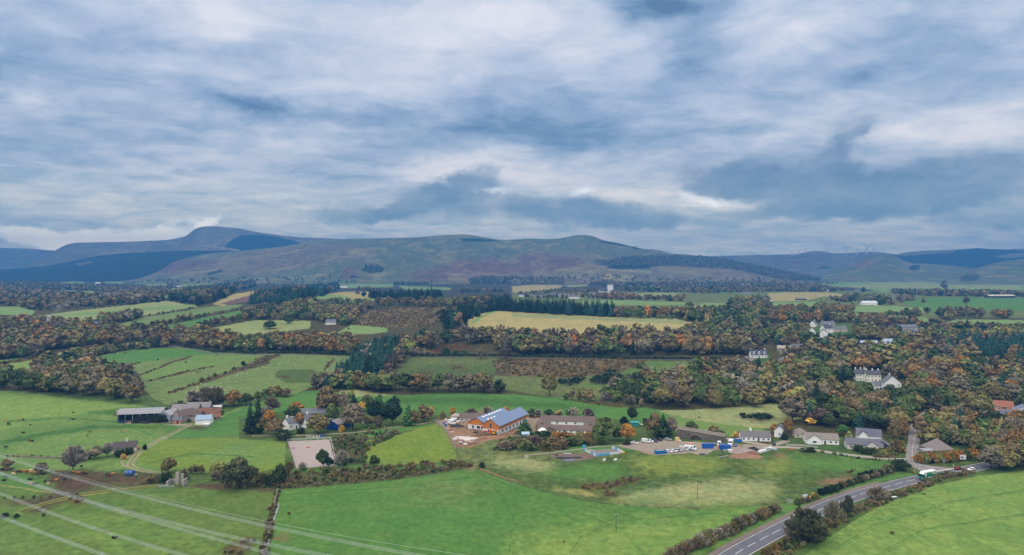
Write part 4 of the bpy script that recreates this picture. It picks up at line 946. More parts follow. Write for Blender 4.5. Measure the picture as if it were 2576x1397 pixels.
one('M', 3, 610, 140, -60, 150, 'copper', 'broadleaf_tree', 'bright copper beech standing out in the brown woods'); one('M', 3, 1430, 20, -100, 60, 'blackish green', 'conifer_tree', 'single dark conifer among the brown woods below the golden field')
one('M', 3, 860, 135, 30, 110, 'yellow green', 'broadleaf_tree', 'yellow green tree beside the lane below the golden field'); one('M', 2, 960, 120, 25, 90, 'olive brown', 'broadleaf_tree', 'olive tree leaning over the lane hedge by the plantation')
for i, (x, w) in enumerate(((1910, 110), (2010, 80), (2100, 90))): one('M', 2, x, 138, 92 - 30 * (i == 0), w, 'mid green', 'shrub', ['largest round bush on the bracken slope', 'middle round bush on the bracken slope', 'flat round bush at the bracken slope end'][i])
one('M', 2, 2260, 180, 65, 90, 'grey brown', 'broadleaf_tree', 'grey tree in the hedge below the bracken slope'); one('M', 2, 2510, 175, 30, 130, 'purple brown', 'broadleaf_tree', 'purple brown tree in the hedge right of the bracken slope')
fill([(880, 978), (960, 975), (1100, 980), (1290, 982), (1300, 990), (1100, 989), (980, 990), (900, 986)], AUT, (13, 17), 'in the belt along the top of the green field', dens=1.15, form='tall')
fill(M(3, (-10, 520), (80, 510), (300, 520), (480, 560), (500, 575), (300, 560), (0, 545)), AUT, (16, 20), 'in the belt along the top of the green field', dens=1.0)
fill([(765, 985), (800, 972), (850, 958), (900, 955), (965, 962), (965, 978), (880, 982), (830, 978)], AUT, (9, 13), 'below the blue conifer plantation', con=.1)
fill(M(3, (800, 590), (1000, 540), (1200, 470), (1400, 420), (1600, 380), (2000, 300), (2576, 290), (2900, 280), (2900, 600), (2576, 650), (2200, 680), (1850, 690), (1500, 690), (1200, 640), (1000, 610)), GREENISH + GREY, (12, 17), 'in the gorge wood beside the straw-coloured bank', con=.03, dens=.9)
line(M(3, (540, 590), (800, 600), (1000, 600), (1300, 660)), GREY, (5, 9), 'on the lower edge of the gorge wood', 'broadleaf_tree', (.7, .9), skip=.25)
for z in ((1650, 350, 245, 90, 'olive brown'), (2010, 310, 170, 90, 'russet brown'), (2090, 300, 190, 130, 'dark green'), (2160, 300, 190, 120, 'grey brown'), (1785, 380, 275, 80, 'green'), (1340, 330, 240, 70, 'russet brown'), (930, 300, 250, 60, 'rust'), (1280, 275, 225, 60, 'dark green')):
 one('M', 3, *z[:4], z[4], 'broadleaf_tree', None)
 TREES[-1]['where'] = 'on the open slope above the gorge wood'
# --- the big wood round the village
VIL = 'in the woods round the white villas'
fill([(1935, 838), (2000, 828), (2120, 832), (2240, 842), (2330, 846), (2392, 852), (2400, 880), (2330, 872), (2200, 868), (2040, 868), (1935, 868)], AUT, (12, 17), 'in the upper village trees', con=.12, dens=.85)
fill(T(4, (0, 1130), (500, 1150), (850, 1160), (1270, 1180), (1480, 1220), (1800, 1240), (1800, 1330), (1480, 1260), (1100, 1240), (700, 1190), (300, 1190), (0, 1200)), RUSTY, (12, 17), 'in the upper village trees', con=.1, dens=.8)
fill([(1960, 868), (2040, 868), (2200, 872), (2330, 876), (2400, 890), (2470, 920), (2600, 940), (2840, 945), (2840, 1010), (2576, 1005), (2400, 1010), (2250, 1000), (2150, 995), (2060, 1000), (1985, 1005), (1975, 930), (1955, 895)], GREENISH + RUSTY, (14, 19), VIL, con=.07, dens=.85, wr=(.9, 1.2))
fill([(1975, 1000), (2060, 1000), (2160, 998), (2250, 1003), (2400, 1012), (2576, 1008), (2840, 1010), (2840, 1060), (2576, 1060), (2330, 1045), (2280, 1045), (2270, 1100), (2210, 1085), (2130, 1082), (2060, 1072), (1980, 1065)], AUT, (12, 18), 'in the trees above the bungalows', con=.09, dens=.8, wr=(.85, 1.15))
fill([(2312, 1098), (2325, 1070), (2360, 1058), (2576, 1070), (2840, 1075), (2840, 1160), (2480, 1152), (2420, 1135), (2330, 1120)], GREENISH + RUSTY, (9, 13), 'right of the village side road', con=.15, dens=.85)
fill(M(4, (1760, 130), (1800, 60), (2000, 20), (2576, 10), (3600, 10), (3600, 270), (2576, 270), (2300, 220), (2000, 180)), RUSTY, (14, 18), 'in the conifer wood at the edge right', con=.85, conpal=CONB)
fill(T(4, (1900, 1360), (2100, 1330), (2576, 1310), (3600, 1300), (3600, 1374), (1900, 1374)), [('larch gold', 4), ('yellow green', 3), ('green', 2)], (12, 16), 'in the larches above the conifer wood', con=.5, conpal=[('larch gold', 4), ('mid green', 2)])
for x in (1910, 2000, 2160, 2270, 2470): one('T', 4, x, 1300, 1150 + abs(x - 2000) * .18, 110, 'blackish green', 'conifer_tree', None); TREES[-1]['where'] = 'standing before the far pale field'
for k, (x, w, c) in enumerate(((2240, 260, 'grey brown'), (2330, 300, 'olive brown'), (2430, 300, 'russet brown'), (2520, 320, 'olive brown'), (2620, 320, 'green'))): one('B', 4, x, 232 - k * 5, -5 - 12 * k, w, c, 'broadleaf_tree', c + [' tree hiding main road, leftmost of edge clump', ' tree, second in roadside clump at right edge', ' tree, middle of roadside clump at right edge', ' tree, biggest in roadside clump at right edge', ' tree at very right edge of roadside clump'][k])
Z = 'by the stables'
for z in ((2520, 930, 600, 110, 'blackish green', 'conifer_tree', 'tall black cypress beside the stable field, standing apart'),): one('M', 1, *z)
L = [(20, 930, 500, 110, 'blackish green', 'conifer_tree', 'tall black cypress next to the grey trees by the stables'), (150, 740, 555, 170, 'grey brown', 'broadleaf_tree', 'bare grey brown tree behind the stable houses'), (110, 780, 650, 150, 'pale grey', 'broadleaf_tree', 'pale grey bush-like tree behind the cypress'),
  (405, 730, 605, 160, 'orange', 'broadleaf_tree', 'orange tree behind the stable houses'), (370, 775, 655, 170, 'dark green', 'broadleaf_tree', 'dark tree before the orange one at the stables'), (130, 830, 690, 150, 'orange', 'broadleaf_tree', 'orange brown tree below the cypress'),
  (60, 930, 760, 120, 'olive brown', 'broadleaf_tree', 'olive tree at the foot of the cypress'), (195, 945, 785, 210, 'russet brown', 'broadleaf_tree', 'wide russet tree in front of the stable houses'), (440, 870, 715, 130, 'rust', 'broadleaf_tree', 'rusty tree between two white stable houses'),
  (620, 930, 735, 230, 'olive brown', 'broadleaf_tree', 'broad olive tree left of the blue shed'), (715, 740, 440, 260, 'russet brown', 'broadleaf_tree', 'huge russet oak behind the stables'), (790, 700, 520, 130, 'dark green', 'broadleaf_tree', 'dark tree tucked beside the huge russet oak'),
  (760, 830, 620, 140, 'green', 'broadleaf_tree', 'green tree behind the blue shed roof'), (880, 740, 510, 120, 'grey brown', 'broadleaf_tree', 'thin grey tree behind the blue shed'), (985, 620, 520, 60, 'blackish green', 'conifer_tree', 'small dark spruce on the field edge behind the stables'),
  (960, 600, 485, 70, 'yellow green', 'broadleaf_tree', 'slim yellowish tree on the field edge behind the stables'), (1120, 700, 535, 170, 'green', 'broadleaf_tree', 'green tree behind the stable paddock'), (1240, 690, 530, 80, 'mid green', 'broadleaf_tree', 'slim green tree behind the stable paddock'), (1060, 720, 610, 120, 'golden yellow', 'broadleaf_tree', 'golden tree behind the grey oak'),
  (975, 890, 630, 270, 'grey brown', 'broadleaf_tree', 'spreading grey oak right of the blue shed'), (1370, 840, 560, 230, 'blackish green', 'broadleaf_tree', 'great dark evergreen by the stable track'), (1200, 800, 610, 170, 'blackish green', 'broadleaf_tree', 'lower dark evergreen left of the great one'), (1130, 860, 750, 110, 'olive brown', 'broadleaf_tree', 'small olive tree beside the white caravan'),
  (1225, 875, 745, 110, 'purple brown', 'broadleaf_tree', 'small purple tree before the dark evergreen'), (1530, 850, 600, 110, 'mid green', 'conifer_tree', 'green spire conifer right of the dark evergreen'), (1600, 850, 690, 120, 'olive brown', 'broadleaf_tree', 'olive tree beside the green spire'), (1690, 810, 640, 170, 'russet brown', 'broadleaf_tree', 'wide russet tree by the building site track'),
  (1765, 775, 650, 70, 'golden yellow', 'broadleaf_tree', 'bright golden tree by the building site track'), (1880, 780, 705, 70, 'olive brown', 'broadleaf_tree', 'small olive tree at the gate of the building site'), (1975, 740, 665, 60, 'orange', 'broadleaf_tree', 'thin orange birch behind the building site'), (2170, 735, 675, 110, 'grey brown', 'broadleaf_tree', 'bare brown tree behind the low building'),
  (2330, 745, 660, 110, 'pale grey', 'broadleaf_tree', 'pale bare tree behind the new timber hall'), (2515, 720, 655, 60, 'orange', 'broadleaf_tree', 'slim orange birch behind the new timber hall'), (860, 915, 848, 60, 'golden yellow', 'shrub', 'bright yellow bush before the blue shed'), (270, 990, 895, 200, 'dark green', 'shrub', 'dark spreading shrub at the corner of the sand arena'),
  (810, 880, 835, 70, 'dark green', 'shrub', 'dark shrub under the blue gable'), (1270, 870, 845, 60, 'yellow green', 'shrub', 'yellowish round shrub by the stable track'), (1200, 880, 845, 130, 'green', 'shrub', 'green shrub beside the stable track'), (450, 935, 870, 90, 'dark green', 'shrub', 'dark shrub by the stable garden')]
for z in L: one('M', 2, *z)
L = [(130, 930, 765, 140, 'mid green', 'conifer_tree', 'dark green conifer at the end of the new timber hall'), (785, 890, 805, 60, 'mid green', 'conifer_tree', 'little green conifer at the courtyard building'), (925, 1005, 765, 260, 'green', 'broadleaf_tree', 'big green tree right of the courtyard building'), (1165, 1005, 830, 180, 'orange', 'broadleaf_tree', 'bright orange tree beside the car park'),
  (1060, 1000, 860, 110, 'dark green', 'broadleaf_tree', 'dark tree between the green and the orange one'), (1130, 835, 762, 90, 'blackish green', 'shrub', 'black rounded evergreen bush before the green field'), (1205, 810, 650, 110, 'dark green', 'broadleaf_tree', 'ivy covered bare tree before the green field'), (1345, 860, 775, 80, 'dark green', 'broadleaf_tree', 'small dark tree left of the bridge clump'),
  (1430, 950, 710, 170, 'russet brown', 'broadleaf_tree', 'tall russet tree in the clump by the bridge'), (1520, 955, 720, 130, 'blackish green', 'conifer_tree', 'dark conifer in the clump by the bridge'), (1610, 940, 750, 150, 'grey brown', 'broadleaf_tree', 'brown tree in the clump next to the bridge'), (1480, 970, 850, 160, 'dark green', 'broadleaf_tree', 'dark undergrown tree in front of the bridge clump'),
  (1812, 905, 800, 135, 'green', 'broadleaf_tree', 'round green tree alone beside the bridge road'), (2030, 940, 845, 120, 'olive brown', 'broadleaf_tree', 'round olive tree alone along the bridge road'), (2120, 955, 905, 70, 'green', 'shrub', 'round green bush along the bridge road'), (2257, 968, 920, 85, 'golden yellow', 'shrub', 'clipped yellow hedge bush by the grey bungalow'),
  (770, 780, 675, 140, 'purple brown', 'broadleaf_tree', 'purple tree behind the courtyard building'), (195, 765, 680, 90, 'dark green', 'broadleaf_tree', 'dark tree between the new hall and the courtyard building'), (370, 745, 685, 90, 'dark green', 'broadleaf_tree', 'dark low tree behind the courtyard roof'), (470, 745, 690, 110, 'olive brown', 'broadleaf_tree', 'olive low tree behind the courtyard roof'), (570, 755, 690, 90, 'green', 'broadleaf_tree', 'green low tree behind the courtyard roof'),
  (270, 760, 690, 80, 'pale grey', 'broadleaf_tree', 'bare pale tree left of the courtyard roof'), (620, 760, 670, 120, 'pale grey', 'broadleaf_tree', 'bare pale tree right behind the courtyard roof'), (440, 1010, 900, 100, 'orange', 'broadleaf_tree', None), (775, 1000, 905, 100, 'rust', 'broadleaf_tree', 'small rust tree below the courtyard building'), (690, 1010, 910, 110, 'olive brown', 'broadleaf_tree', 'small olive tree below the courtyard building'),
  (540, 1010, 905, 150, 'rust', 'broadleaf_tree', 'rusty tree before the courtyard building'), (330, 960, 905, 150, 'dark green', 'shrub', 'dark clipped shrub before the courtyard building'), (250, 965, 915, 80, 'dark green', 'shrub', 'dark round shrub beside the blue hut'), (2400, 810, 790, 0.1, 'dark green', 'shrub', None)]
for z in L[:-1]: one('M', 3, *z)
TREES[-8 + 1]['label'] = TREES[-8 + 1]['label']
for k, (x, b, t, w, c) in enumerate(((230, 1040, 960, 200, 'purple brown'), (420, 1050, 970, 180, 'russet brown'), (80, 1060, 990, 220, 'olive brown'), (-60, 1080, 1010, 200, 'grey brown'), (600, 1050, 975, 200, 'green'), (740, 1040, 970, 160, 'olive brown'), (330, 1085, 1010, 200, 'olive brown'), (150, 1095, 1020, 200, 'green'), (500, 1080, 1000, 180, 'russet brown'), (900, 1030, 960, 140, 'green'))):
 one('M', 3, x, b, t, w, c, 'shrub', None); TREES[-1]['where'] = 'in the thicket below the courtyard building'
for k, z in enumerate(((70, 920, 830, 90, 'orange'), (210, 960, 760, 90, 'rust'), (165, 990, 880, 70, 'blackish green'), (520, 840, 660, 230, 'purple brown'), (430, 840, 770, 110, 'golden yellow'), (620, 870, 720, 130, 'dark green'), (750, 950, 840, 140, 'mid green'), (810, 1000, 900, 70, 'yellow green'), (1115, 1020, 960, 55, 'golden yellow'), (1440, 800, 660, 130, 'orange'), (1190, 600, 505, 190, 'golden yellow'), (310, 740, 580, 150, 'rust'), (240, 620, 480, 200, 'orange'), (900, 720, 610, 100, 'mid green'), (830, 740, 640, 90, 'green'),
      (1960, 330, 150, 200, 'orange'), (2420, 1010, 820, 130, 'larch gold'), (1360, 1000, 760, 120, 'rust'), (1270, 1000, 780, 120, 'russet brown'), (1650, 480, 310, 90, 'rust'), (745, 600, 535, 50, 'blackish green'))):
 nm = ['orange bush-like tree before the straw bank', 'slim rust tree by the white cottage', 'dark pointed tree by the white cottage', 'dark purple copper beech above the bungalows', 'golden tree edge beside the purple beech', 'dark tree right of the purple beech', 'green tree above the grey bungalow hedge', 'yellowish bush above the grey bungalow', 'clipped yellow tree between the bungalows', 'orange yellow tree overhanging the side road',
   'bright golden tree below the white gabled villa', 'dark rust tree above the straw bank', 'orange tree above the straw bank', 'green conifer between the cottages', 'green rounded tree between the cottages', 'large orange oak right of the villas', 'golden larch right of the side road', 'pinkish rust birch beside the side road', 'russet birch left of the side road', 'slim rust tree behind the villas', 'small black yew on the villa lawn']
 one('M', 4, *z, 'conifer_tree' if k in (2, 13, 16) else 'broadleaf_tree', nm[k])
# --- garden shrubs round the bungalows
for q in (M(4, (560, 1040), (620, 1010), (780, 1060), (790, 1099), (560, 1099)), M(4, (1220, 1030), (1380, 1020), (1390, 1060), (1240, 1060)), M(4, (230, 980), (330, 980), (330, 1000), (230, 1000)), M(4, (350, 1080), (480, 1080), (480, 1099), (350, 1099)), B(4, (850, 30), (1300, 0), (1380, 40), (1280, 90), (1080, 70), (870, 60))):
 fill(q, GREENISH + [('rust', 2), ('yellow green', 3)], (2, 4), 'in the bungalow gardens', kind='shrub', wr=(.9, 1.4), dens=.8, rowk=.5)
for z in ((1880 - 1510, 55, 20, 110, 'dark green'), (430, 60, 15, 90, 'dark green'), (880, 50, 10, 60, 'rust'), (970, 80, 30, 90, 'dark green'), (1060, 80, 30, 110, 'dark green'), (1170, 85, 40, 90, 'yellow green'), (1320, 60, 5, 120, 'rust'), (1280, 90, 60, 70, 'green')):
 one('B', 4, *z, 'shrub', None); TREES[-1]['where'] = 'in the bungalow gardens'
line(B(4, (1065, 112), (1180, 118), (1290, 112)), [('russet brown', 1)], (1.6, 2), 'in the brown beech hedge by the village road', gap=.5)
# --- foreground singles
L1 = [(68, 235, 125, 115, 'russet brown', 'broadleaf_tree', 'small round russet tree at the muddy wall'), (415, 278, 165, 135, 'grey brown', 'broadleaf_tree', 'flat topped thorn tree over the cattle'), (735, 268, -10, 240, 'pale grey', 'broadleaf_tree', 'tall bare tree standing behind the muddy gateway'), (955, 130, 0, 150, 'grey brown', 'broadleaf_tree', 'dense grey brown tree beside the small house'), (890, 130, 50, 90, 'dark green', 'shrub', 'dark bush at the left of the small house trees'),
  (1080, 110, -35, 130, 'pale grey', 'broadleaf_tree', 'bare grey tree beside the small house'), (1700, 270, 110, 175, 'olive brown', 'broadleaf_tree', 'round olive tree above the ruin'), (2410, 430, 110, 330, 'dark olive', 'broadleaf_tree', 'great dark round tree at the bank, largest near the ruin'), (2205, 265, 148, 190, 'yellow green', 'broadleaf_tree', 'yellow brown tree behind the great dark one'), (1850, 330, 235, 110, 'grey brown', 'shrub', 'grey bush behind the ruin walls'),
  (1965, 280, 190, 70, 'grey brown', 'broadleaf_tree', 'thin twiggy sapling above the ruin'), (2020, 275, 195, 80, 'olive brown', 'broadleaf_tree', 'twiggy olive sapling above the ruin'), (1920, 265, 215, 60, 'russet brown', 'shrub', 'small russet bush above the ruin'), (2180, 340, 255, 150, 'grey brown', 'shrub', 'grey bramble bush left of the great dark tree'), (1660, 370, 270, 150, 'dark green', 'shrub', 'dark bush against the ruin'), (1530, 370, 300, 150, 'olive brown', 'shrub', 'olive bush left of the ruin'),
  (1240, 135, 80, 60, 'golden yellow', 'shrub', 'yellow bush in the small house garden'), (1200, 110, 40, 130, 'dark green', 'shrub', 'dark hedge bush in front of the small house'), (1300, 80, 20, 130, 'dark green', 'shrub', 'dark hedge bush below the red car'), (1455, 40, -15, 45, 'blackish green', 'shrub', 'clipped dark bush at the end of the track'), (50, 715, 675, 75, 'dark green', 'shrub', 'dark round bush on the field edge, the leftmost'), (165, 720, 685, 55, 'dark green', 'shrub', 'small dark bush on the field edge next to the leftmost')]
for z in L1: one('B', 1, *z)
L2 = [(235, 410, 175, 150, 'dark green', 'broadleaf_tree', 'dark ivy covered tree where stream and bank meet'), (335, 300, 150, 120, 'olive brown', 'broadleaf_tree', 'twiggy olive tree at the arena corner'), (675, 218, 28, 130, 'dark green', 'broadleaf_tree', 'tall dark tree in front of the sand arena'), (735, 212, 110, 90, 'blackish green', 'broadleaf_tree', 'short black tree in front of the sand arena'), (870, 205, 40, 160, 'pale grey', 'broadleaf_tree', 'bare feathery tree right of the sand arena'),
  (1190, 208, 88, 115, 'dark green', 'broadleaf_tree', 'small dark tree alone below the mown field'), (2272, 215, 165, 65, 'dark green', 'shrub', 'round dark bush beside the field corner path'), (465, 225, 165, 80, 'pale grey', 'shrub', 'small bare bush in front of the sand arena'), (60, 365, 280, 130, 'olive brown', 'shrub', 'olive bush between the dark tree and the stream'), (120, 385, 300, 120, 'dark green', 'shrub', 'dark bush left of the ivy covered tree'), (1090, 200, 180, 60, 'grey brown', 'shrub', 'low grey bush below the mown field')]
for z in L2: one('B', 2, *z)
L4 = [(385, 950, 650, 420, 'dark olive', 'shrub', 'biggest dark thorn thicket on the verge of the main road'), (270, 930, 760, 200, 'grey brown', 'shrub', 'grey twiggy edge of the biggest roadside thicket'), (480, 940, 760, 200, 'olive brown', 'shrub', 'olive edge of the biggest roadside thicket'), (655, 770, 560, 165, 'grey brown', 'shrub', 'tall grey brown bush on the verge beyond the thicket'), (800, 690, 510, 130, 'dark olive', 'shrub', 'dark tall bush on the verge beyond the thicket'), (1110, 535, 415, 220, 'grey brown', 'shrub', 'wide grey bush on the verge near the water trough'),
  (1330, 245, 140, 180, 'dark green', 'shrub', 'dark bush at the mouth of the side road'), (1195, 255, 190, 110, 'grey brown', 'shrub', 'grey bush at the mouth of the side road'), (1640, 165, 80, 80, 'blackish green', 'conifer_tree', 'little dark conifer in the hedge by the road signs'), (1760, 315, 275, 50, 'dark green', 'shrub', 'small dark bush beside the lorry lane'),
  (470, 530, 478, 90, 'golden yellow', 'shrub', 'yellow flowering gorse beside the white sign'), (1420, 210, 182, 60, 'mid green', 'shrub', 'small green bush at the side road corner'), (600, 800, 730, 120, 'russet brown', 'shrub', 'low russet bush on the verge below the tall grey one')]
for z in L4: one('B', 4, *z)
RH = [('grey brown', 5), ('russet brown', 3), ('olive brown', 2), ('dark green', 1.5), ('pale grey', 2), ('purple brown', 1)]
line([(1690, 1408), (1762, 1375), (1800, 1357), (1850, 1335), (1905, 1308), (1950, 1288)], RH, (3.2, 4.4), 'in the tall hedge left of the main road', gap=.3, wr=(1.2, 1.6))
line(B(4, (275, 590), (400, 560), (500, 530)), GREENISH, (1.8, 2.6), 'in the gorse by the white sign', gap=.5); line(B(4, (520, 495), (620, 470), (720, 435)), [('blackish green', 2), ('dark green', 2)], (2.4, 3.4), 'in the dark gorse past the white sign', gap=.36)
line(B(4, (720, 435), (850, 385), (960, 350), (1060, 320), (1160, 285), (1280, 250)), RH + [('dark green', 4)], (2, 3.2), 'in the low hedge along the far verge', gap=.36); line(B(4, (940, 330), (1100, 295)), [('blackish green', 1)], (2.5, 3.2), 'in the low hedge along the far verge', gap=.36)
line(B(4, (560, 800), (720, 720), (900, 620), (1050, 560), (1230, 500), (1380, 460), (1520, 400), (1700, 330), (1860, 300), (2080, 270)), [('russet brown', 4), ('rust', 2), ('grey brown', 3), ('olive brown', 2)], (1.0, 1.8), 'in the low red-brown hedge right of the main road', gap=.42)
line(B(4, (-40, 1090), (60, 1060), (160, 1000), (240, 960)), [('rust', 2), ('russet brown', 2), ('dark green', 2)], (1.6, 2.6), 'in the low red-brown hedge right of the main road', gap=.42)
line(B(4, (1530, 165), (1640, 165), (1760, 160), (1900, 145), (2150, 120)), [('olive brown', 2), ('orange', 2), ('yellow green', 2), ('green', 1)], (4, 5), 'in the trimmed hedge behind the road signs', gap=.55); line(B(4, (1530, 130), (1900, 110), (2150, 80)), [('orange', 2), ('olive brown', 2)], (3, 4), 'in the trimmed hedge behind the road signs', gap=.6)
line(B(4, (330, 60), (600, 70), (900, 130), (1250, 160)), [('green', 2), ('dark green', 2), ('olive brown', 1)], (.9, 1.6), 'in the weeds below the village road', gap=1.2, skip=.2)
line(B(1, (80, 107), (200, 112), (310, 115), (420, 120), (490, 120)), [('dark green', 1), ('russet brown', 1)], (1.2, 1.8), 'on the old wall in the left pasture', gap=1.6)
line(M(1, (1900, 815), (2150, 740), (2240, 740)), GREENISH, (2, 4), 'at the farm buildings', gap=1.1, skip=.3); line(M(1, (1610, 818), (1690, 810)), GREENISH, (4, 5), 'before the grey farm shed', gap=.6)
line(M(2, (1050, 995), (1060, 960), (850, 1000)), GREY, (1.5, 2.5), 'in the scrub right of the arena', gap=1.5)
line([(150 - 140, 1255), (120, 1253), (180, 1256)], GREENISH, (1, 1.4), 'on the field edge', gap=3)
line(M(1, (1850, 60), (2000, 80), (2150, 110), (2576, 128)), [('dark green', 2), ('blackish green', 2)], (2.6, 3.4), 'in the clipped hedge along the hill lane', gap=.5)
line(M(2, (0, 120), (400, 122), (700, 130), (1020, 148)), [('dark green', 2), ('blackish green', 2)], (2.6, 3.4), 'in the clipped hedge along the hill lane', gap=.5)
line(M(2, (1560, 152), (2000, 152), (2576, 152)), [('dark green', 2), ('blackish green', 2)], (2.6, 3.4), 'in the clipped hedge along the hill lane', gap=.55); line(M(3, (0, 155), (600, 165), (1100, 175), (1640, 180), (2100, 185)), [('dark green', 2), ('blackish green', 2)], (2.4, 3.2), 'in the clipped hedge along the hill lane', gap=.55)
line(M(1, (2270, 330), (2420, 250), (2576, 190)), [('grey brown', 1), ('dark green', 1)], (2.5, 4), 'along the hillside gully', gap=1.3, skip=.2); line(M(1, (2030, 410), (2160, 355), (2260, 340)), [('grey brown', 1), ('olive brown', 1)], (2.5, 4), 'along the hillside gully', gap=1.3, skip=.3)
# ------------------------------------------------------------------ turn the list into things and masses
RNG2 = random.Random(5)
def proto_set(fn, n, tag_):
 out = []
 for i in range(n):
  v, var = fn(100 + i * 7)
  out.append((v, var))
 return out
P_HI = {'round': [broad(11 + i, 1800, .72, .2) for i in range(4)], 'tall': [broad(31 + i, 1200, .55, .25) for i in range(2)], 'bare': [broad(51 + i, 1300, .7, .22, .8, .75) for i in range(2)], 'con': [conif(71 + i, 1000, .32, .06) for i in range(3)], 'bush': [shrubby(91 + i, 900, 1.25, .25) for i in range(3)], 'twigbush': [shrubby(121 + i, 900, 1.25, .8) for i in range(2)]}
P_LO = {'round': [broad(211 + i, 340, .74, .12, 1.1) for i in range(5)], 'tall': [broad(231 + i, 220, .55, .12, 1.15) for i in range(2)], 'bare': [broad(251 + i, 240, .7, .15, 1., .6) for i in range(2)], 'con': [conif(271 + i, 260, .34, .04, 1.0) for i in range(3)], 'bush': [shrubby(291 + i, 260, 1.25, .25, .8) for i in range(3)], 'twigbush': [shrubby(321 + i, 260, 1.25, .7, .8) for i in range(2)]}
P_FAR = {'round': [broad(411 + i, 70, .75, .02, 1.25) for i in range(4)], 'con': [conif(471 + i, 60, .36, .02, 1.2) for i in range(2)], 'bush': [shrubby(491, 40, 1.25, 0)]}
P_FAR['tall'] = P_FAR['bare'] = P_FAR['round']; P_FAR['twigbush'] = P_FAR['bush']
BASEW = {'round': .78, 'tall': .6, 'bare': .76, 'con': .32, 'bush': 1.3, 'twigbush': 1.3}
def form_of(t):
 if t['kind'] == 'conifer_tree': return 'con'
 if t['kind'] == 'shrub': return 'twigbush' if t['c'] in ('grey brown', 'pale grey', 'russet brown', 'purple brown') else 'bush'
 if t['form'] in ('bare', 'tall'): return t['form']
 if t['c'] == 'pale grey' or (t['c'] == 'grey brown' and not t['label']): return 'bare'
 if t['label'] and ('bare' in t['label'] or 'twiggy' in t['label']): return 'bare'
 return 'round'
HI_ME = {f: [(crown_mesh('crown', v, var)) for v, var in lst] for f, lst in P_HI.items()}
LO_ME = {f: [(crown_mesh('crown', v, var)) for v, var in lst] for f, lst in P_LO.items()}
TR_ME = {'round': trunk_mesh('trunk', .22, .022, .008, 6, 3, .22, .75), 'tall': trunk_mesh('trunk', .3, .016, .005, 5, 4, .15, .85), 'bare': trunk_mesh('trunk', .2, .022, .004, 8, 5, .26, .9), 'con': trunk_mesh('trunk', .1, .014, .003, 0, 6, 0, .95), 'bush': trunk_mesh('stem', .1, .03, .012, 5, 7, .35, .7), 'twigbush': trunk_mesh('stem', .08, .03, .008, 8, 8, .45, .85)}
for f, me in TR_ME.items(): me.materials.append(BARKPALE if f == 'bare' else BARK)
def mass(name, items, protos, label_kind, with_trunk=True):
 """the rest of a kind as one object"""
 VV = []; CC = []; RR = []
 for t in items:
  f = form_of(t); v, var = RNG2.choice(protos[f])
  a = RNG2.uniform(0, 6.28); ca, sa = math.cos(a), math.sin(a)
  sx = t['H'] * t['wr'] / BASEW[f]
  x = v[:, 0] * ca - v[:, 1] * sa; y = v[:, 0] * sa + v[:, 1] * ca
  VV.append(np.stack([x * sx + t['p'][0], y * sx + t['p'][1], v[:, 2] * t['H'] + t['p'][2]], 1))
  c = jit(TCA[t['c']])
  CC.append(np.tile(np.array([*c, 1.], np.float32), (len(var), 1))); RR.append(var)
  if with_trunk and f not in ('bush', 'twigbush'):
   tv = card_trunk(.5, .018)
   VV.append(tv * t['H'] + np.array(t['p']))
   CC.append(np.tile(np.array([*alb(88, 80, 70), 1.], np.float32), (4, 1))); RR.append(np.ones(4))
 if not VV: return
 V = np.concatenate(VV)
 me = mesh_np(name, V, np.arange(len(V)).reshape(-1, 4))
 set_color(me, np.concatenate(CC), 'col', 'FACE')
 a = me.attributes.new('var', 'FLOAT', 'FACE'); a.data.foreach_set('value', np.concatenate(RR).astype(np.float32))
 me.materials.append(LEAFM)
 tag(obj(name, me), kind='stuff')
def short(s):
 for a, b in ((', at its ', ', '), (' of its middle', ' of middle'), (', about its middle', ', middle'), (' of the', ' of'), (' the ', ' '), (' the ', ' '), (' the ', ' ')):
  if len(re.findall(r"[A-Za-z'-]+", s)) > 15: s = s.replace(a, b, 1)
 return s
def in_frame(t):
 return -60 < t['X'] < 2640 and t['Y'] < 1450
WORDS = {'broadleaf_tree': 'tree', 'conifer_tree': 'conifer', 'shrub': 'bush'}
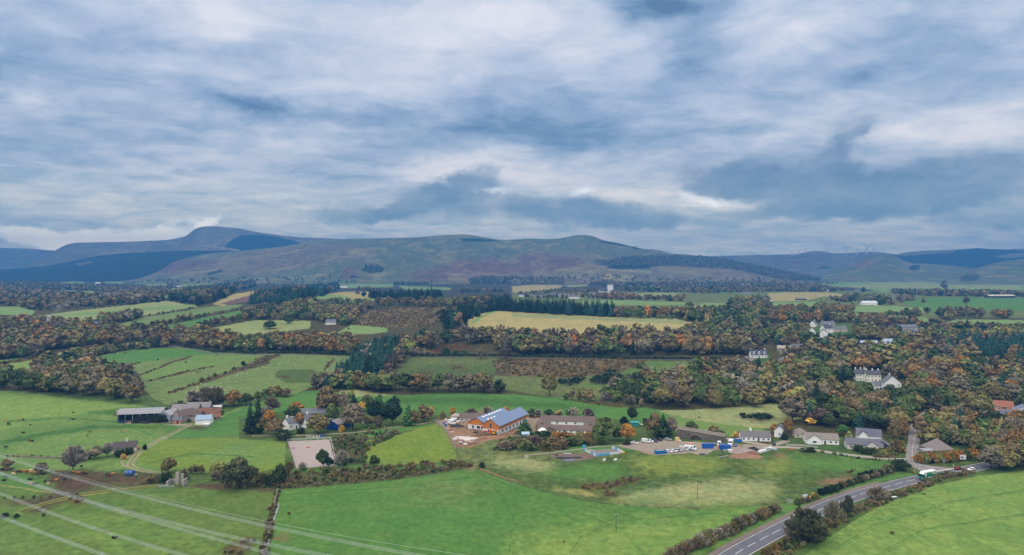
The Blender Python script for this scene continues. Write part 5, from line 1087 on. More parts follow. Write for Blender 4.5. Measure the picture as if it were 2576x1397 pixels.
def plant_all():
 rest = []
 for kind, most in (('broadleaf_tree', 300), ('conifer_tree', 300), ('shrub', 300)):
  lst = [t for t in TREES if t['kind'] == kind]
  ok = [t for t in lst if in_frame(t) and t['where'] != 'far']
  ok.sort(key=lambda t: (0 if t['label'] else 1, -t['px']))
  chosen = ok[:most]; ids = set(map(id, chosen))
  rest += [t for t in lst if id(t) not in ids]
  by = {}
  for t in chosen:
   if not t['label']: by.setdefault((t['where'], t['c']), []).append(t)
  for (where, c), ts in by.items():
   w = WORDS[kind]
   if len(ts) == 1:
    ts[0]['label'] = f'{c} {w} {where}'; ts[0]['group'] = None
    continue
   allx = sorted(q['X'] for q in chosen if q['where'] == where)
   ys_ = sorted(q['Y'] for q in chosen if q['where'] == where); hs = sorted(q['px'] for q in ts)
   for t in ts:
    f = (t['X'] - allx[0]) / max(1, allx[-1] - allx[0])
    pos = 'at its left end' if f < .17 else 'left of its middle' if f < .4 else 'about its middle' if f < .6 else 'right of its middle' if f < .83 else 'at its right end'
    g = (t['Y'] - ys_[0]) / max(1, ys_[-1] - ys_[0])
    dep = 'front ' if g > .66 else 'back ' if g < .33 else ''
    big = 'large ' if t['px'] >= hs[int(len(hs) * .66)] else 'small ' if t['px'] <= hs[int(len(hs) * .33)] else ''
    if kind == 'shrub': dep = ''
    t['label'] = short(f'{big}{c} {dep}{w} {where}, {pos}')
  for t in chosen:
   f = form_of(t); hi = t['px'] > (14 if kind == 'shrub' else 26)
   me = RNG2.choice((HI_ME if hi else LO_ME)[f])
   root = empty(kind, t['p'], RNG2.uniform(0, 6.28))
   sx = t['H'] * t['wr'] / BASEW[f]
   root.scale = (sx, sx, t['H'])
   cr = obj('crown', me, root); cr.color = (*jit(TCA[t['c']]), 1)
   obj('stem' if kind == 'shrub' else 'trunk', TR_ME[f], root)
   grp = t['where'] if t['where'] else None
   tag(root, t['label'], WORDS[kind], ('trees ' if kind != 'shrub' else 'bushes ') + grp if grp else None)
 for kind, nm in (('broadleaf_tree', 'woodland'), ('conifer_tree', 'conifer_forest'), ('shrub', 'hedgerow_shrubbery')):
  r = [t for t in rest if t['kind'] == kind]
  mass(nm, [t for t in r if t['px'] >= 17], P_LO, kind)
  mass('far_' + nm, [t for t in r if t['px'] < 17], P_FAR, kind)
plant_all()
def undergrowth():
 items = []
 spec = {'gorse': ([('blackish green', 3), ('dark green', 2)], (1.2, 2.4), 1.0), 'brownscrub': ([('russet brown', 4), ('olive brown', 4), ('grey brown', 2), ('rust', 1)], (1.4, 2.4), .75), 'bracken': ([('rust', 3), ('russet brown', 2)], (.8, 1.4), .8),
   'redweed': ([('russet brown', 3), ('purple brown', 2), ('grey brown', 1)], (.6, 1.1), .7), 'bank': ([('russet brown', 3), ('dark green', 2), ('olive brown', 4), ('grey brown', 2), ('green', 2)], (.8, 1.8), .9), 'scrub': ([('green', 3), ('mid green', 3), ('grey brown', 2), ('russet brown', 1)], (.8, 2.0), .8),
   'gully': ([('russet brown', 2), ('olive brown', 2), ('dark green', 1), ('grey brown', 1)], (.6, 1.3), .5)}
 for kind, poly, warp in PAINT:
  if kind not in spec: continue
  pal, H, dens = spec[kind]
  poly = np.array(poly, float)
  y0, y1 = poly[:, 1].min(), min(poly[:, 1].max(), 1420); x0, x1 = max(poly[:, 0].min(), -60), min(poly[:, 0].max(), 2640)
  Y = y0
  while Y < y1:
   g = ground((x0 + x1) / 2, Y); hp = (H[0] + H[1]) / 2 / mpp(g)
   X = x0
   while X < x1:
    xx = X + RNG2.uniform(-.5, .5) * hp; yy = Y + RNG2.uniform(-.4, .4) * hp
    if RNG2.random() < .8 and inside(np.array([xx]), np.array([yy]), poly)[0] and vnoise(xx / 14, yy / 7, 9) > .25:
     p = ground(xx, yy); h = RNG2.uniform(*H)
     items.append(dict(kind='shrub', p=p, X=xx, Y=yy, H=h, wr=RNG2.uniform(1.1, 2), c=wpick(pal), form=None, label=None, px=h / mpp(p)))
    X += max(hp * 1.25 / dens, 1.6) * RNG2.uniform(.6, 1.4)
   Y += max(hp * .75 / dens, 1.2)
 mass('undergrowth', items, {'bush': [shrubby(600 + i, 80, 1.25, .2, .85) for i in range(3)], 'twigbush': [shrubby(620 + i, 80, 1.25, .6, .85) for i in range(3)]}, 'shrub', False)
undergrowth()
def hill_cover():
 items = []
 V, (tX, rt) = MAIN
 nr, nc = V.shape[:2]
 def at(i, t):
  r = t * (63); k = int(r); f = r - k
  k = min(k, 62)
  return V[k, i] * (1 - f) + V[k + 1, i] * f
 polys = [([(1490, 660), (1570, 647), (1640, 643), (1760, 645), (1850, 655), (2000, 685), (2100, 705), (1980, 705), (1840, 676), (1690, 668), (1560, 672)], BROWN, .35, .9), ([(1288, 700), (1480, 690), (1700, 700), (1900, 700), (2150, 718), (2150, 730), (1288, 740)], BROWN, .3, .18), ([(1180, 700), (1260, 695), (1420, 700), (1420, 730), (1180, 730)], BROWN, .5, .8),
    (T(2, (1075, 660), (1110, 610), (1220, 610), (1290, 650), (1260, 680), (1150, 690)), BROWN, .3, 1.0), ([(640, 696), (900, 696), (900, 712), (640, 715)], BROWN, .6, .2), ([(1500, 606), (1530, 608), (1580, 615), (1612, 626), (1600, 628), (1560, 617)], BROWN, .9, .8), ([(400, 704), (640, 698), (640, 712), (300, 715)], BROWN, .4, .15)]
 for poly, pal, con, dens in polys:
  poly = np.array(poly, float); x0, x1 = poly[:, 0].min(), poly[:, 0].max()
  n = int((x1 - x0) * 8 * dens)
  for _ in range(n):
   X = RNG2.uniform(x0, x1)
   i = int(np.argmin(np.abs(tX - (X - CX) / F))); t = RNG2.uniform(0, 1)
   p = at(i, t); X2, Y2 = px_of(p)
   if inside(np.array([X2]), np.array([Y2]), poly)[0]:
    c = RNG2.random() < con; h = RNG2.uniform(8, 13)
    items.append(dict(kind='conifer_tree' if c else 'broadleaf_tree', p=Vector(p), H=h, wr=.4 if c else .9, c=wpick(CON if c else pal), form=None, label=None, px=4))
 mass('hillside_woodland', items, {'round': [broad(700 + i, 26, .75, .02, 1.5) for i in range(3)], 'con': [conif(720 + i, 24, .4, .02, 1.5) for i in range(2)], 'bare': [broad(740, 26, .75, .02, 1.5)], 'tall': [broad(741, 26, .6, .02, 1.5)]}, 'tree', False)
hill_cover()
# ------------------------------------------------------------------ mesh collector
class MB:
 def __init__(self): self.v = []; self.f = []
 def add(self, vs, fs):
  k = len(self.v); self.v += [tuple(map(float, p)) for p in vs]; self.f += [tuple(i + k for i in q) for q in fs]; return self
 def box(self, c, s, rz=0, top=1.0):
  x, y, z = s[0] / 2, s[1] / 2, s[2] / 2; ca, sa = math.cos(rz), math.sin(rz); vs = []
  for dz in (-z, z):
   k = top if dz > 0 else 1
   for dx, dy in ((-x, -y), (x, -y), (x, y), (-x, y)):
    dx *= k; dy *= k
    vs.append((c[0] + dx * ca - dy * sa, c[1] + dx * sa + dy * ca, c[2] + dz))
  return self.add(vs, [(3, 2, 1, 0), (4, 5, 6, 7), (0, 1, 5, 4), (1, 2, 6, 5), (2, 3, 7, 6), (3, 0, 4, 7)])
 def bar(self, a, b, r, n=6, r2=None):
  a = Vector(a); b = Vector(b); d = (b - a).normalized(); u = d.cross(Vector((.31, .9, .2))).normalized(); w = d.cross(u)
  vs = []
  for p, q in ((a, r), (b, r2 if r2 is not None else r)):
   for i in range(n):
    t = 2 * math.pi * i / n; vs.append(p + (u * math.cos(t) + w * math.sin(t)) * q)
  return self.add(vs, [(i, (i + 1) % n, n + (i + 1) % n, n + i) for i in range(n)] + [tuple(range(n))[::-1], tuple(range(n, 2 * n))])
 def path(self, pts, r, n=5):
  pts = [Vector(p) for p in pts]; vs = []; m = len(pts)
  for k, p in enumerate(pts):
   d = (pts[min(k + 1, m - 1)] - pts[max(k - 1, 0)]).normalized(); u = d.cross(Vector((0, 0, 1))).normalized(); w = d.cross(u)
   for i in range(n):
    t = 2 * math.pi * i / n; vs.append(p + (u * math.cos(t) + w * math.sin(t)) * r)
  return self.add(vs, [(k * n + i, k * n + (i + 1) % n, (k + 1) * n + (i + 1) % n, (k + 1) * n + i) for k in range(m - 1) for i in range(n)])
 def prism(self, prof, x0, x1):
  """profile in (y,z), pushed along x"""
  n = len(prof); vs = [(x0, y, z) for y, z in prof] + [(x1, y, z) for y, z in prof]
  return self.add(vs, [(i, (i + 1) % n, n + (i + 1) % n, n + i) for i in range(n)] + [tuple(range(n))[::-1], tuple(range(n, 2 * n))])
 def mesh(self, name, mat=None, smooth=False, bevel=0):
  me = bpy.data.meshes.new(name); me.from_pydata(self.v, [], self.f); me.update()
  bm = bmesh.new(); bm.from_mesh(me); bmesh.ops.recalc_face_normals(bm, faces=bm.faces)
  if bevel: bmesh.ops.bevel(bm, geom=bm.edges[:], offset=bevel, segments=2, affect='EDGES', clamp_overlap=True)
  if smooth:
   for f in bm.faces: f.smooth = True
  bm.to_mesh(me); bm.free()
  if mat: me.materials.append(mat)
  return me
 def obj(self, name, mat, parent=None, **k): return obj(name, self.mesh(name, mat, **k), parent)
def P(name, rgb, **k): return plain(name, rgb, k0=1.5, **k)
WHITE = P('white_render', (250, 249, 247), rough=.8, var=.06); CREAM = P('cream_render', (206, 196, 180), rough=.85, var=.15); STONE = P('rubble_stone', (136, 126, 112), rough=.95, var=.4, scale=1.2); GREYWALL = P('grey_render', (172, 168, 166), rough=.9, var=.18)
SLATE = P('slate', (108, 112, 124), rough=.6, var=.28, scale=.9); DSLATE = P('dark_slate', (78, 80, 90), rough=.6, var=.28, scale=.9); BTILE = P('brown_tiles', (112, 96, 92), rough=.8, var=.25, scale=.9); RTILE = P('red_tiles', (158, 104, 86), rough=.8, var=.28, scale=.8); PANTILE = P('old_pantiles', (136, 96, 78), rough=.85, var=.45, scale=.7)
TIMBER = P('larch_cladding', (208, 128, 56), rough=.7, var=.2, scale=.9); BLUEMETAL = P('blue_grey_metal', (112, 134, 170), rough=.4, spec=.5, var=.08); GREYSHEET = P('grey_sheeting', (150, 152, 158), rough=.5, var=.22, scale=.6); DARKSHEET = P('dark_sheeting', (66, 74, 88), rough=.6, var=.2)
BLUE = P('blue_paint', (28, 96, 186), rough=.45, spec=.5, var=.1); DBLUE = P('strong_blue', (24, 74, 160), rough=.5, var=.15); BROWNP = P('brown_boards', (72, 54, 48), rough=.8, var=.2); GLASS = P('window_glass', (34, 40, 52), rough=.15, spec=.5, var=.3, scale=.5); FRAMEW = P('white_frame', (236, 236, 236), rough=.5, var=.05)
WOODP = P('weathered_wood', (142, 130, 114), rough=.9, var=.3); WHITEP = P('white_paint', (236, 238, 240), rough=.4, spec=.5, var=.06); BLACKP = P('black_wrap', (26, 30, 38), rough=.3, spec=.6, var=.3); STEEL = P('galvanised', (176, 182, 190), rough=.4, metal=.3, var=.15); RUBBER = P('rubber', (30, 31, 33), rough=.8, var=.2)
ORANGE = P('orange_paint', (226, 108, 36), rough=.45, var=.1); YELLOW = P('yellow_paint', (226, 178, 44), rough=.45, var=.1); REDP = P('red_paint', (206, 62, 44), rough=.4, var=.1); GREENP = P('green_paint', (20, 130, 96), rough=.4, spec=.5, var=.08); SOLAR = P('solar_cells', (44, 58, 96), rough=.2, spec=.8, var=.25, scale=1.5); TEAL = P('teal_paint', (52, 148, 150), rough=.5, var=.12); CONC = P('concrete', (178, 172, 164), rough=.9, var=.18)
SILVER = P('silver_paint', (168, 174, 182), rough=.3, spec=.6, var=.05); NAVY = P('navy_paint', (44, 58, 88), rough=.3, spec=.6, var=.05); BLACKCAR = P('black_paint', (24, 25, 28), rough=.25, spec=.7, var=.05)
_win = {}
def window(parent, c, w, h, rz=0, n=1):
 """a window set in a wall: frame proud of the wall, pane inside it. rz turns its outward face from -y"""
 k = (round(w, 1), round(h, 1))
 if k not in _win:
  f = MB(); b = .09
  for q in ((-w / 2, 0, b, h), (w / 2 - b, 0, b, h), (-w / 2 + b, h / 2 - b / 2, w - 2 * b, b), (-w / 2 + b, -h / 2 + b / 2, w - 2 * b, b)):
   f.box((q[0] + q[2] / 2, -.03, q[1]), (q[2], .12, q[3]))
  f.box((0, -.03, 0), (b * .6, .1, h - 2 * b))
  p = MB().box((0, -.015, 0), (w - 2 * b, .04, h - 2 * b))
  _win[k] = (f.mesh('window', FRAMEW), p.mesh('pane', GLASS))
 o = obj('window', _win[k][0], parent); o.location = c; o.rotation_euler = (0, 0, rz)
 obj('pane', _win[k][1], o)
 return o
def roof_gable(mb, L, W, h, rh, oh=.35, t=.18, x0=0, y0=0):
 a = W / 2 + oh; e = h - oh * rh / (W / 2)
 mb.prism([(y0 - a, e), (y0, h + rh), (y0 + a, e), (y0 + a, e + t), (y0, h + rh + t), (y0 - a, e + t)], x0 - L / 2 - oh, x0 + L / 2 + oh)
def roof_hip(mb, L, W, h, rh, oh=.4, x0=0, y0=0, ridge=None):
 a = L / 2 + oh; b = W / 2 + oh; r = max(L / 2 - W / 2, .05) if ridge is None else ridge; e = h - .1
 vs = [(x0 - a, y0 - b, e), (x0 + a, y0 - b, e), (x0 + a, y0 + b, e), (x0 - a, y0 + b, e), (x0 - r, y0, h + rh), (x0 + r, y0, h + rh)]
 mb.add(vs, [(0, 1, 5, 4), (1, 2, 5), (2, 3, 4, 5), (3, 0, 4), (3, 2, 1, 0)])
def walls_gable(mb, L, W, h, rh, x0=0, y0=0):
 mb.prism([(y0 - W / 2, -.8), (y0 + W / 2, -.8), (y0 + W / 2, h), (y0, h + rh - .02), (y0 - W / 2, h)], x0 - L / 2, x0 + L / 2)
def house(name, label, XY, L, W, h, rh, rz=0, wall=WHITE, roof=SLATE, wins=3, storeys=1, gwin=1, chim=(-1, 1), hip=False, door=True, group=None, cat='house', dorm=0, porch=None, far=False, wing=None, solar=False, dormmat=None, winh=1.25):
 """gabled (or hipped) house, ridge along its own x, front towards -y. XY: photo pixel of its middle on the ground"""
 g = ground(*XY)
 o = empty(name, g, math.radians(rz)); tag(o, label, cat, group)
 w = MB()
 if hip: w.box((0, 0, h / 2 - .4), (L, W, h + .8))
 else: walls_gable(w, L, W, h, rh)
 if wing:   # front wing with its own gable: (x, length out, width, rh)
  wx, wo, ww, wr = wing
  n = len(w.v); q = MB(); q.prism([(-ww / 2, -.8), (ww / 2, -.8), (ww / 2, h), (0, h + wr - .02), (-ww / 2, h)], -wo - W / 2, 0)
  w.add([(wx + y, x, z) for x, y, z in q.v], q.f)
 wo_ = w.obj('wall', wall, o)
 r = MB()
 if hip: roof_hip(r, L, W, h, rh)
 else: roof_gable(r, L, W, h, rh)
 if wing:
  q = MB(); a = ww / 2 + .3; e = h - .3 * wr / (ww / 2)
  q.prism([(-a, e), (0, h + wr), (a, e), (a, e + .17), (0, h + wr + .17), (-a, e + .17)], -wo - W / 2 - .3, W * .1)
  r.add([(wx + y, x, z) for x, y, z in q.v], q.f)
 ro = r.obj('roof', roof, o)
 if far: return o
 for s in chim:
  c = MB(); x = s * (L / 2 - .6) if abs(s) <= 1 else s; c.box((x, 0, h + rh + .5), (1.1, .7, 1.7)); c.box((x, 0, h + rh + 1.4), (1.3, .9, .15)); c.bar((x - .25, 0, h + rh + 1.45), (x - .25, 0, h + rh + 1.95), .13); c.bar((x + .25, 0, h + rh + 1.45), (x + .25, 0, h + rh + 1.95), .13)
  c.obj('chimney', wall if wall != STONE else STONE, ro)
 sh = h / storeys
 for k in range(storeys):
  for i in range(wins):
   x = (i + .5) / wins * L - L / 2; z = k * sh + sh * .52
   if wing and abs(x - wx) < ww / 2 + .6: continue
   if door and k == 0 and i == wins // 2:
    d = MB().box((x, -W / 2 - .03, 1.02), (1.0, .1, 2.05)); do = d.obj('door', BROWNP, o)
    MB().box((x + .36, -W / 2 - .1, 1.0), (.06, .06, .16)).obj('handle', STEEL, do); continue
   window(o, (x, -W / 2, z), 1.2, winh)
  for s in (-1, 1):
   for j in range(gwin):
    window(o, (s * L / 2, (j + .5) / gwin * W - W / 2, k * sh + sh * .52), 1.0, winh, math.radians(90 * s))
  if wing:
   window(o, (wx, -W / 2 - wo, k * sh + sh * .52), min(2.2, ww * .5), winh)
 for i in range(dorm):
  x = (i + .5) / dorm * L - L / 2; dm_ = MB(); y = -W * .3
  dm_.box((x, y, h + rh * .42), (1.6, W * .34, rh * .7)); do = dm_.obj('dormer', dormmat or WHITE, ro)
  q = MB(); q.prism([(-1.05, h + rh * .74), (0, h + rh * 1.12), (1.05, h + rh * .74), (1.05, h + rh * .82), (0, h + rh * 1.2), (-1.05, h + rh * .82)], y - W * .2, y + W * .22)
  m = MB().add([(x + b, a, c) for a, b, c in q.v], q.f); m.obj('dormer_roof', roof, ro)
  wi = window(ro, (x, y - W * .17, h + rh * .45), 1.1, 1.0)
 if solar:
  s = MB(); sl = math.atan2(rh, W / 2); cy, cz = -W / 4, h + rh / 2 + .22
  dx, ty, tz = L * .38, math.cos(sl) * W * .2, math.sin(sl) * W * .2
  s.add([(-dx, cy - ty, cz - tz), (dx, cy - ty, cz - tz), (dx, cy + ty, cz + tz), (-dx, cy + ty, cz + tz), (-dx, cy - ty, cz - tz - .08), (dx, cy - ty, cz - tz - .08), (dx, cy + ty, cz + tz - .08), (-dx, cy + ty, cz + tz - .08)], [(0, 1, 2, 3), (4, 7, 6, 5), (0, 4, 5, 1), (1, 5, 6, 2), (2, 6, 7, 3), (3, 7, 4, 0)])
  s.obj('solar_panel', SOLAR, ro)
 if porch:
  p = MB(); p.prism([(-porch[1] / 2 - W / 2 - .6, 0), (-W / 2, 0), (-W / 2, 2.7), (-porch[1] / 2 - W / 2 - .6, 2.2)], porch[0] - 1.4, porch[0] + 1.4); p.obj('porch', FRAMEW, o)
 return o
pz = lambda row, i, x, y: _z(row, i, [(x, y)])[0]
# ---- villas on the wooded slope
house('villa', 'large cream villa with several chimneys high in the autumn wood', pz('M', 4, 1045, 402), 12.5, 9, 6.6, 3.4, -6, wall=P('villa_render', (246, 242, 232), var=.06), roof=DSLATE, wins=4, storeys=2, gwin=2, chim=(-.9, .05, .95), hip=False, wing=None)
house('villa', 'cream double villa half with steep front gable, joined to the larger one', pz('M', 4, 930, 392), 10.5, 9, 6.4, 3.8, -10, wall=P('villa_render', (246, 242, 232), var=.06), roof=DSLATE, wins=4, storeys=2, gwin=2, chim=(-.95, 0, .7), wing=(3.1, 1.6, 4.2, 3.2))
house('villa', 'white villa with one tall gable facing down the slope', pz('M', 4, 1235, 488), 10, 13.5, 6.6, 5.6, 78, roof=SLATE, wins=3, storeys=2, gwin=3, chim=(.7,), door=False)
house('house_annexe', 'small white wing with grey roof beside the tall gabled villa', pz('M', 4, 1090, 478), 7, 6, 3.4, 2.8, 10, roof=SLATE, wins=2, chim=(), cat='house')
house('cottage', 'white cottage with grey roof among trees right of the villas', pz('M', 4, 1765, 470), 12.5, 7, 3.6, 2.8, -4, roof=P('mauve_slate', (124, 116, 122), var=.25), wins=4, chim=(1,), dorm=2)
house('cottage', 'white gabled cottage with steep grey roof near the right woods', pz('M', 4, 2030, 520), 11, 8, 4.2, 4.2, 18, roof=SLATE, wins=3, chim=(-.5,), wing=(-3, 2, 4.5, 3))
house('house', 'house with salmon pink tiled roof and beige gable at the right', pz('M', 4, 2345, 692), 14, 9, 3.2, 3.6, -28, wall=CREAM, roof=RTILE, wins=4, chim=(), gwin=2)
house('bungalow', 'red roofed bungalow carrying a dark solar panel', pz('M', 4, 2385, 768), 15, 9, 2.8, 3.0, -4, wall=CREAM, roof=RTILE, wins=4, chim=(), solar=True)
house('house', 'white house with blue grey roof cut by the right edge of the view', pz('M', 4, 2575, 760), 9, 12, 4.6, 3.6, 60, roof=P('blue_slate', (122, 138, 166), var=.2), wins=3, storeys=1, chim=())
# ---- bungalows along the village road
house('bungalow', 'long grey roofed bungalow with brown gabled front window', pz('M', 4, 530, 1020), 18, 8, 2.9, 2.7, -12, roof=P('grey_tiles', (136, 128, 124), var=.2), wins=6, chim=(), wing=(-4.5, 1.6, 7.5, 2.5))
house('bungalow', 'pale bungalow end with hipped grey roof left of the long bungalow', pz('M', 4, 320, 958), 7.5, 7, 2.9, 2.4, -12, wall=CREAM, roof=P('grey_tiles', (136, 128, 124), var=.2), wins=2, chim=(), hip=True)
house('bungalow', 'wide dark roofed bungalow with two brown timber gables', pz('M', 4, 960, 1078), 18.5, 8, 2.9, 2.7, -14, wall=P('offwhite_render', (222, 216, 208), var=.1), roof=P('violet_slate', (104, 104, 118), var=.2), wins=5, chim=(), wing=(3.0, 1.8, 6.0, 2.3))
house('bungalow', 'brown timber gabled end of the wide dark roofed bungalow', pz('M', 4, 1150, 1086), 6, 7, 2.7, 2.3, 60, wall=BROWNP, roof=P('violet_slate', (104, 104, 118), var=.2), wins=2, chim=(), door=False)
house('house', 'white gabled house with solar panel behind the dark roofed bungalow', pz('M', 4, 1010, 1000), 13, 8.5, 3.8, 3.2, -24, roof=P('violet_slate', (104, 104, 118), var=.2), wins=4, chim=(), solar=True, wing=(-3, 2.2, 5.5, 2.8))
house('bungalow', 'long low bungalow with dark grey roof beside the bridge', pz('M', 3, 2440, 990), 17, 8, 2.6, 2.6, -7, roof=P('grey_tiles_b', (112, 108, 112), var=.2), wins=6, chim=(-.3,))
house('cottage', 'small white cottage gable behind a slim rust tree', pz('M', 4, 122, 958), 7, 6, 4.2, 2.8, 62, roof=SLATE, wins=2, chim=())
house('pavilion', 'low building with grey pyramid roof beside the side road', pz('B', 4, 1700, 62), 11, 11, 2.6, 5.2, 12, wall=STONE, roof=P('grey_tiles', (136, 128, 124), var=.2), hip=True, wins=3, chim=(), cat='building')
house('shed', 'flat grey extension of the pyramid roofed building', pz('B', 4, 1580, 78), 6, 5, 2.3, .6, 12, wall=GREYWALL, roof=GREYSHEET, wins=1, chim=(), cat='building')
house('house', 'low white roofed bungalow hidden under trees above the bungalows', pz('M', 4, 1010, 690), 9, 7, 2.8, 1.6, 10, roof=GREYSHEET, wins=2, chim=()); house('cottage', 'pink walled cottage gable half hidden by dark conifers', pz('M', 4, 760, 735), 7, 6, 2.8, 2.2, -20, wall=P('pink_render', (206, 184, 176), var=.1), roof=GREYSHEET, wins=2, chim=())
# ---- lane house and upper village
house('house', 'white house with three dormers standing alone by the hill lane', pz('M', 3, 2476, 165), 18, 8.5, 3.8, 5.0, 0, roof=P('blue_black_slate', (82, 88, 108), var=.18), wins=5, chim=(.9,), dorm=3)
UP = 'houses of the upper village'
for (x, y, L, W, h, rh, rz, wl, rf, lab) in ((458, 1228, 11, 8, 4.6, 4.2, 50, WHITE, SLATE, 'white gabled house, topmost left of the upper village'), (597, 1228, 19, 9, 4.2, 3.6, 4, GREYWALL, SLATE, 'long grey house behind the white gables of the upper village'), (440, 1305, 10, 8, 5, 4.4, 70, WHITE, SLATE, 'narrow white gable, lowest left of the upper village'),
  (560, 1330, 13, 9, 5.5, 4.6, 65, WHITE, DSLATE, 'biggest white double gabled house of the upper village'), (590, 1290, 15, 9, 6.5, 4.6, 20, WHITE, DSLATE, 'white house rising behind the double gabled one'), (715, 1275, 19, 8, 3.6, 3.2, 2, CREAM, SLATE, 'cream bungalow right of the white gables'), (1385, 1268, 30, 9, 5, 3.6, 0, GREYWALL, SLATE, 'long pale terrace roof on the far side of the upper village'),
  (1440, 1312, 15, 9, 3.6, 3.4, -14, WHITE, DSLATE, 'white house in front of the long terrace'), (1805, 1285, 14, 8, 3.6, 2.6, 0, GREYWALL, GREYSHEET, 'low pale roof left of the dark spruces')):
 house('house', lab, pz('T', 4, x, y), L, W, h, rh, rz, wl, rf, wins=3, gwin=1, chim=(.8,) if L < 18 else (-.8, .8), group=UP, storeys=2 if h > 5 else 1)
for (x, y, L, rz, lab) in ((850, 22, 13, -20, 'pale roofed house at the left of the three hidden among dark pines'), (1010, 40, 22, 3, 'long white hall with pale blue roof behind the dark pines'), (1215, 22, 16, 10, 'pale roofed house at the right of the three hidden among dark pines'), (165, 92, 16, -22, 'pale roofed house peeping out above the lane house'), (290, 75, 13, 5, 'grey roofed house between two dark conifers'), (385, 128, 9, 5, 'tiny grey roof below the dark conifers'), (172, 212, 13, -8, 'grey hipped roof house in the trees beside the lane')):
 house('house', lab, pz('M', 4, x, y), L, 8, 3, 2.8, rz, WHITE if x > 800 else GREYWALL, P('pale_blue_roof', (172, 186, 208), var=.15) if x > 800 else P('fawn_roof', (176, 164, 154), var=.2) if x == 165 else SLATE, wins=3, chim=(), hip=(x == 172))
house('pavilion', 'brown hut with grey roof at the wood edge by the golden field', pz('T', 3, 2055, 1310), 17, 9, 3, 2.8, -18, wall=P('red_boards', (132, 84, 70), var=.2), roof=SLATE, wins=3, chim=(), cat='hut')
# ---- far houses
FARH = 'white houses of the far village'
i = 0
for (x, y, L) in ((215, 935, 20), (285, 938, 26), (300, 925, 14), (375, 925, 22), (410, 915, 28), (440, 925, 18), (480, 915, 26), (510, 922, 16), (580, 920, 22), (600, 930, 16), (625, 945, 30), (680, 915, 24), (800, 905, 18), (825, 912, 15), (95, 925, 14), (860, 868, 16)):
 house('house', 'small white house in the far village below the hill', pz('T', 3, x, y), L, 9, 4.5, 3.5, RNG.uniform(-15, 15), WHITE if i % 3 else GREYWALL, SLATE, wins=3, chim=(), group=FARH, far=True); i += 1
t = house('church', 'far white church with square tower below the wooded hill', pz('T', 3, 945, 895), 46, 16, 8, 8, 4, WHITE, DSLATE, far=True, cat='church'); MB().box((14, 0, 14), (18, 14, 30)).obj('tower', WHITE, t); MB().box((14, 0, 30), (19.5, 15.5, 3)).obj('tower_parapet', GREYWALL, t)
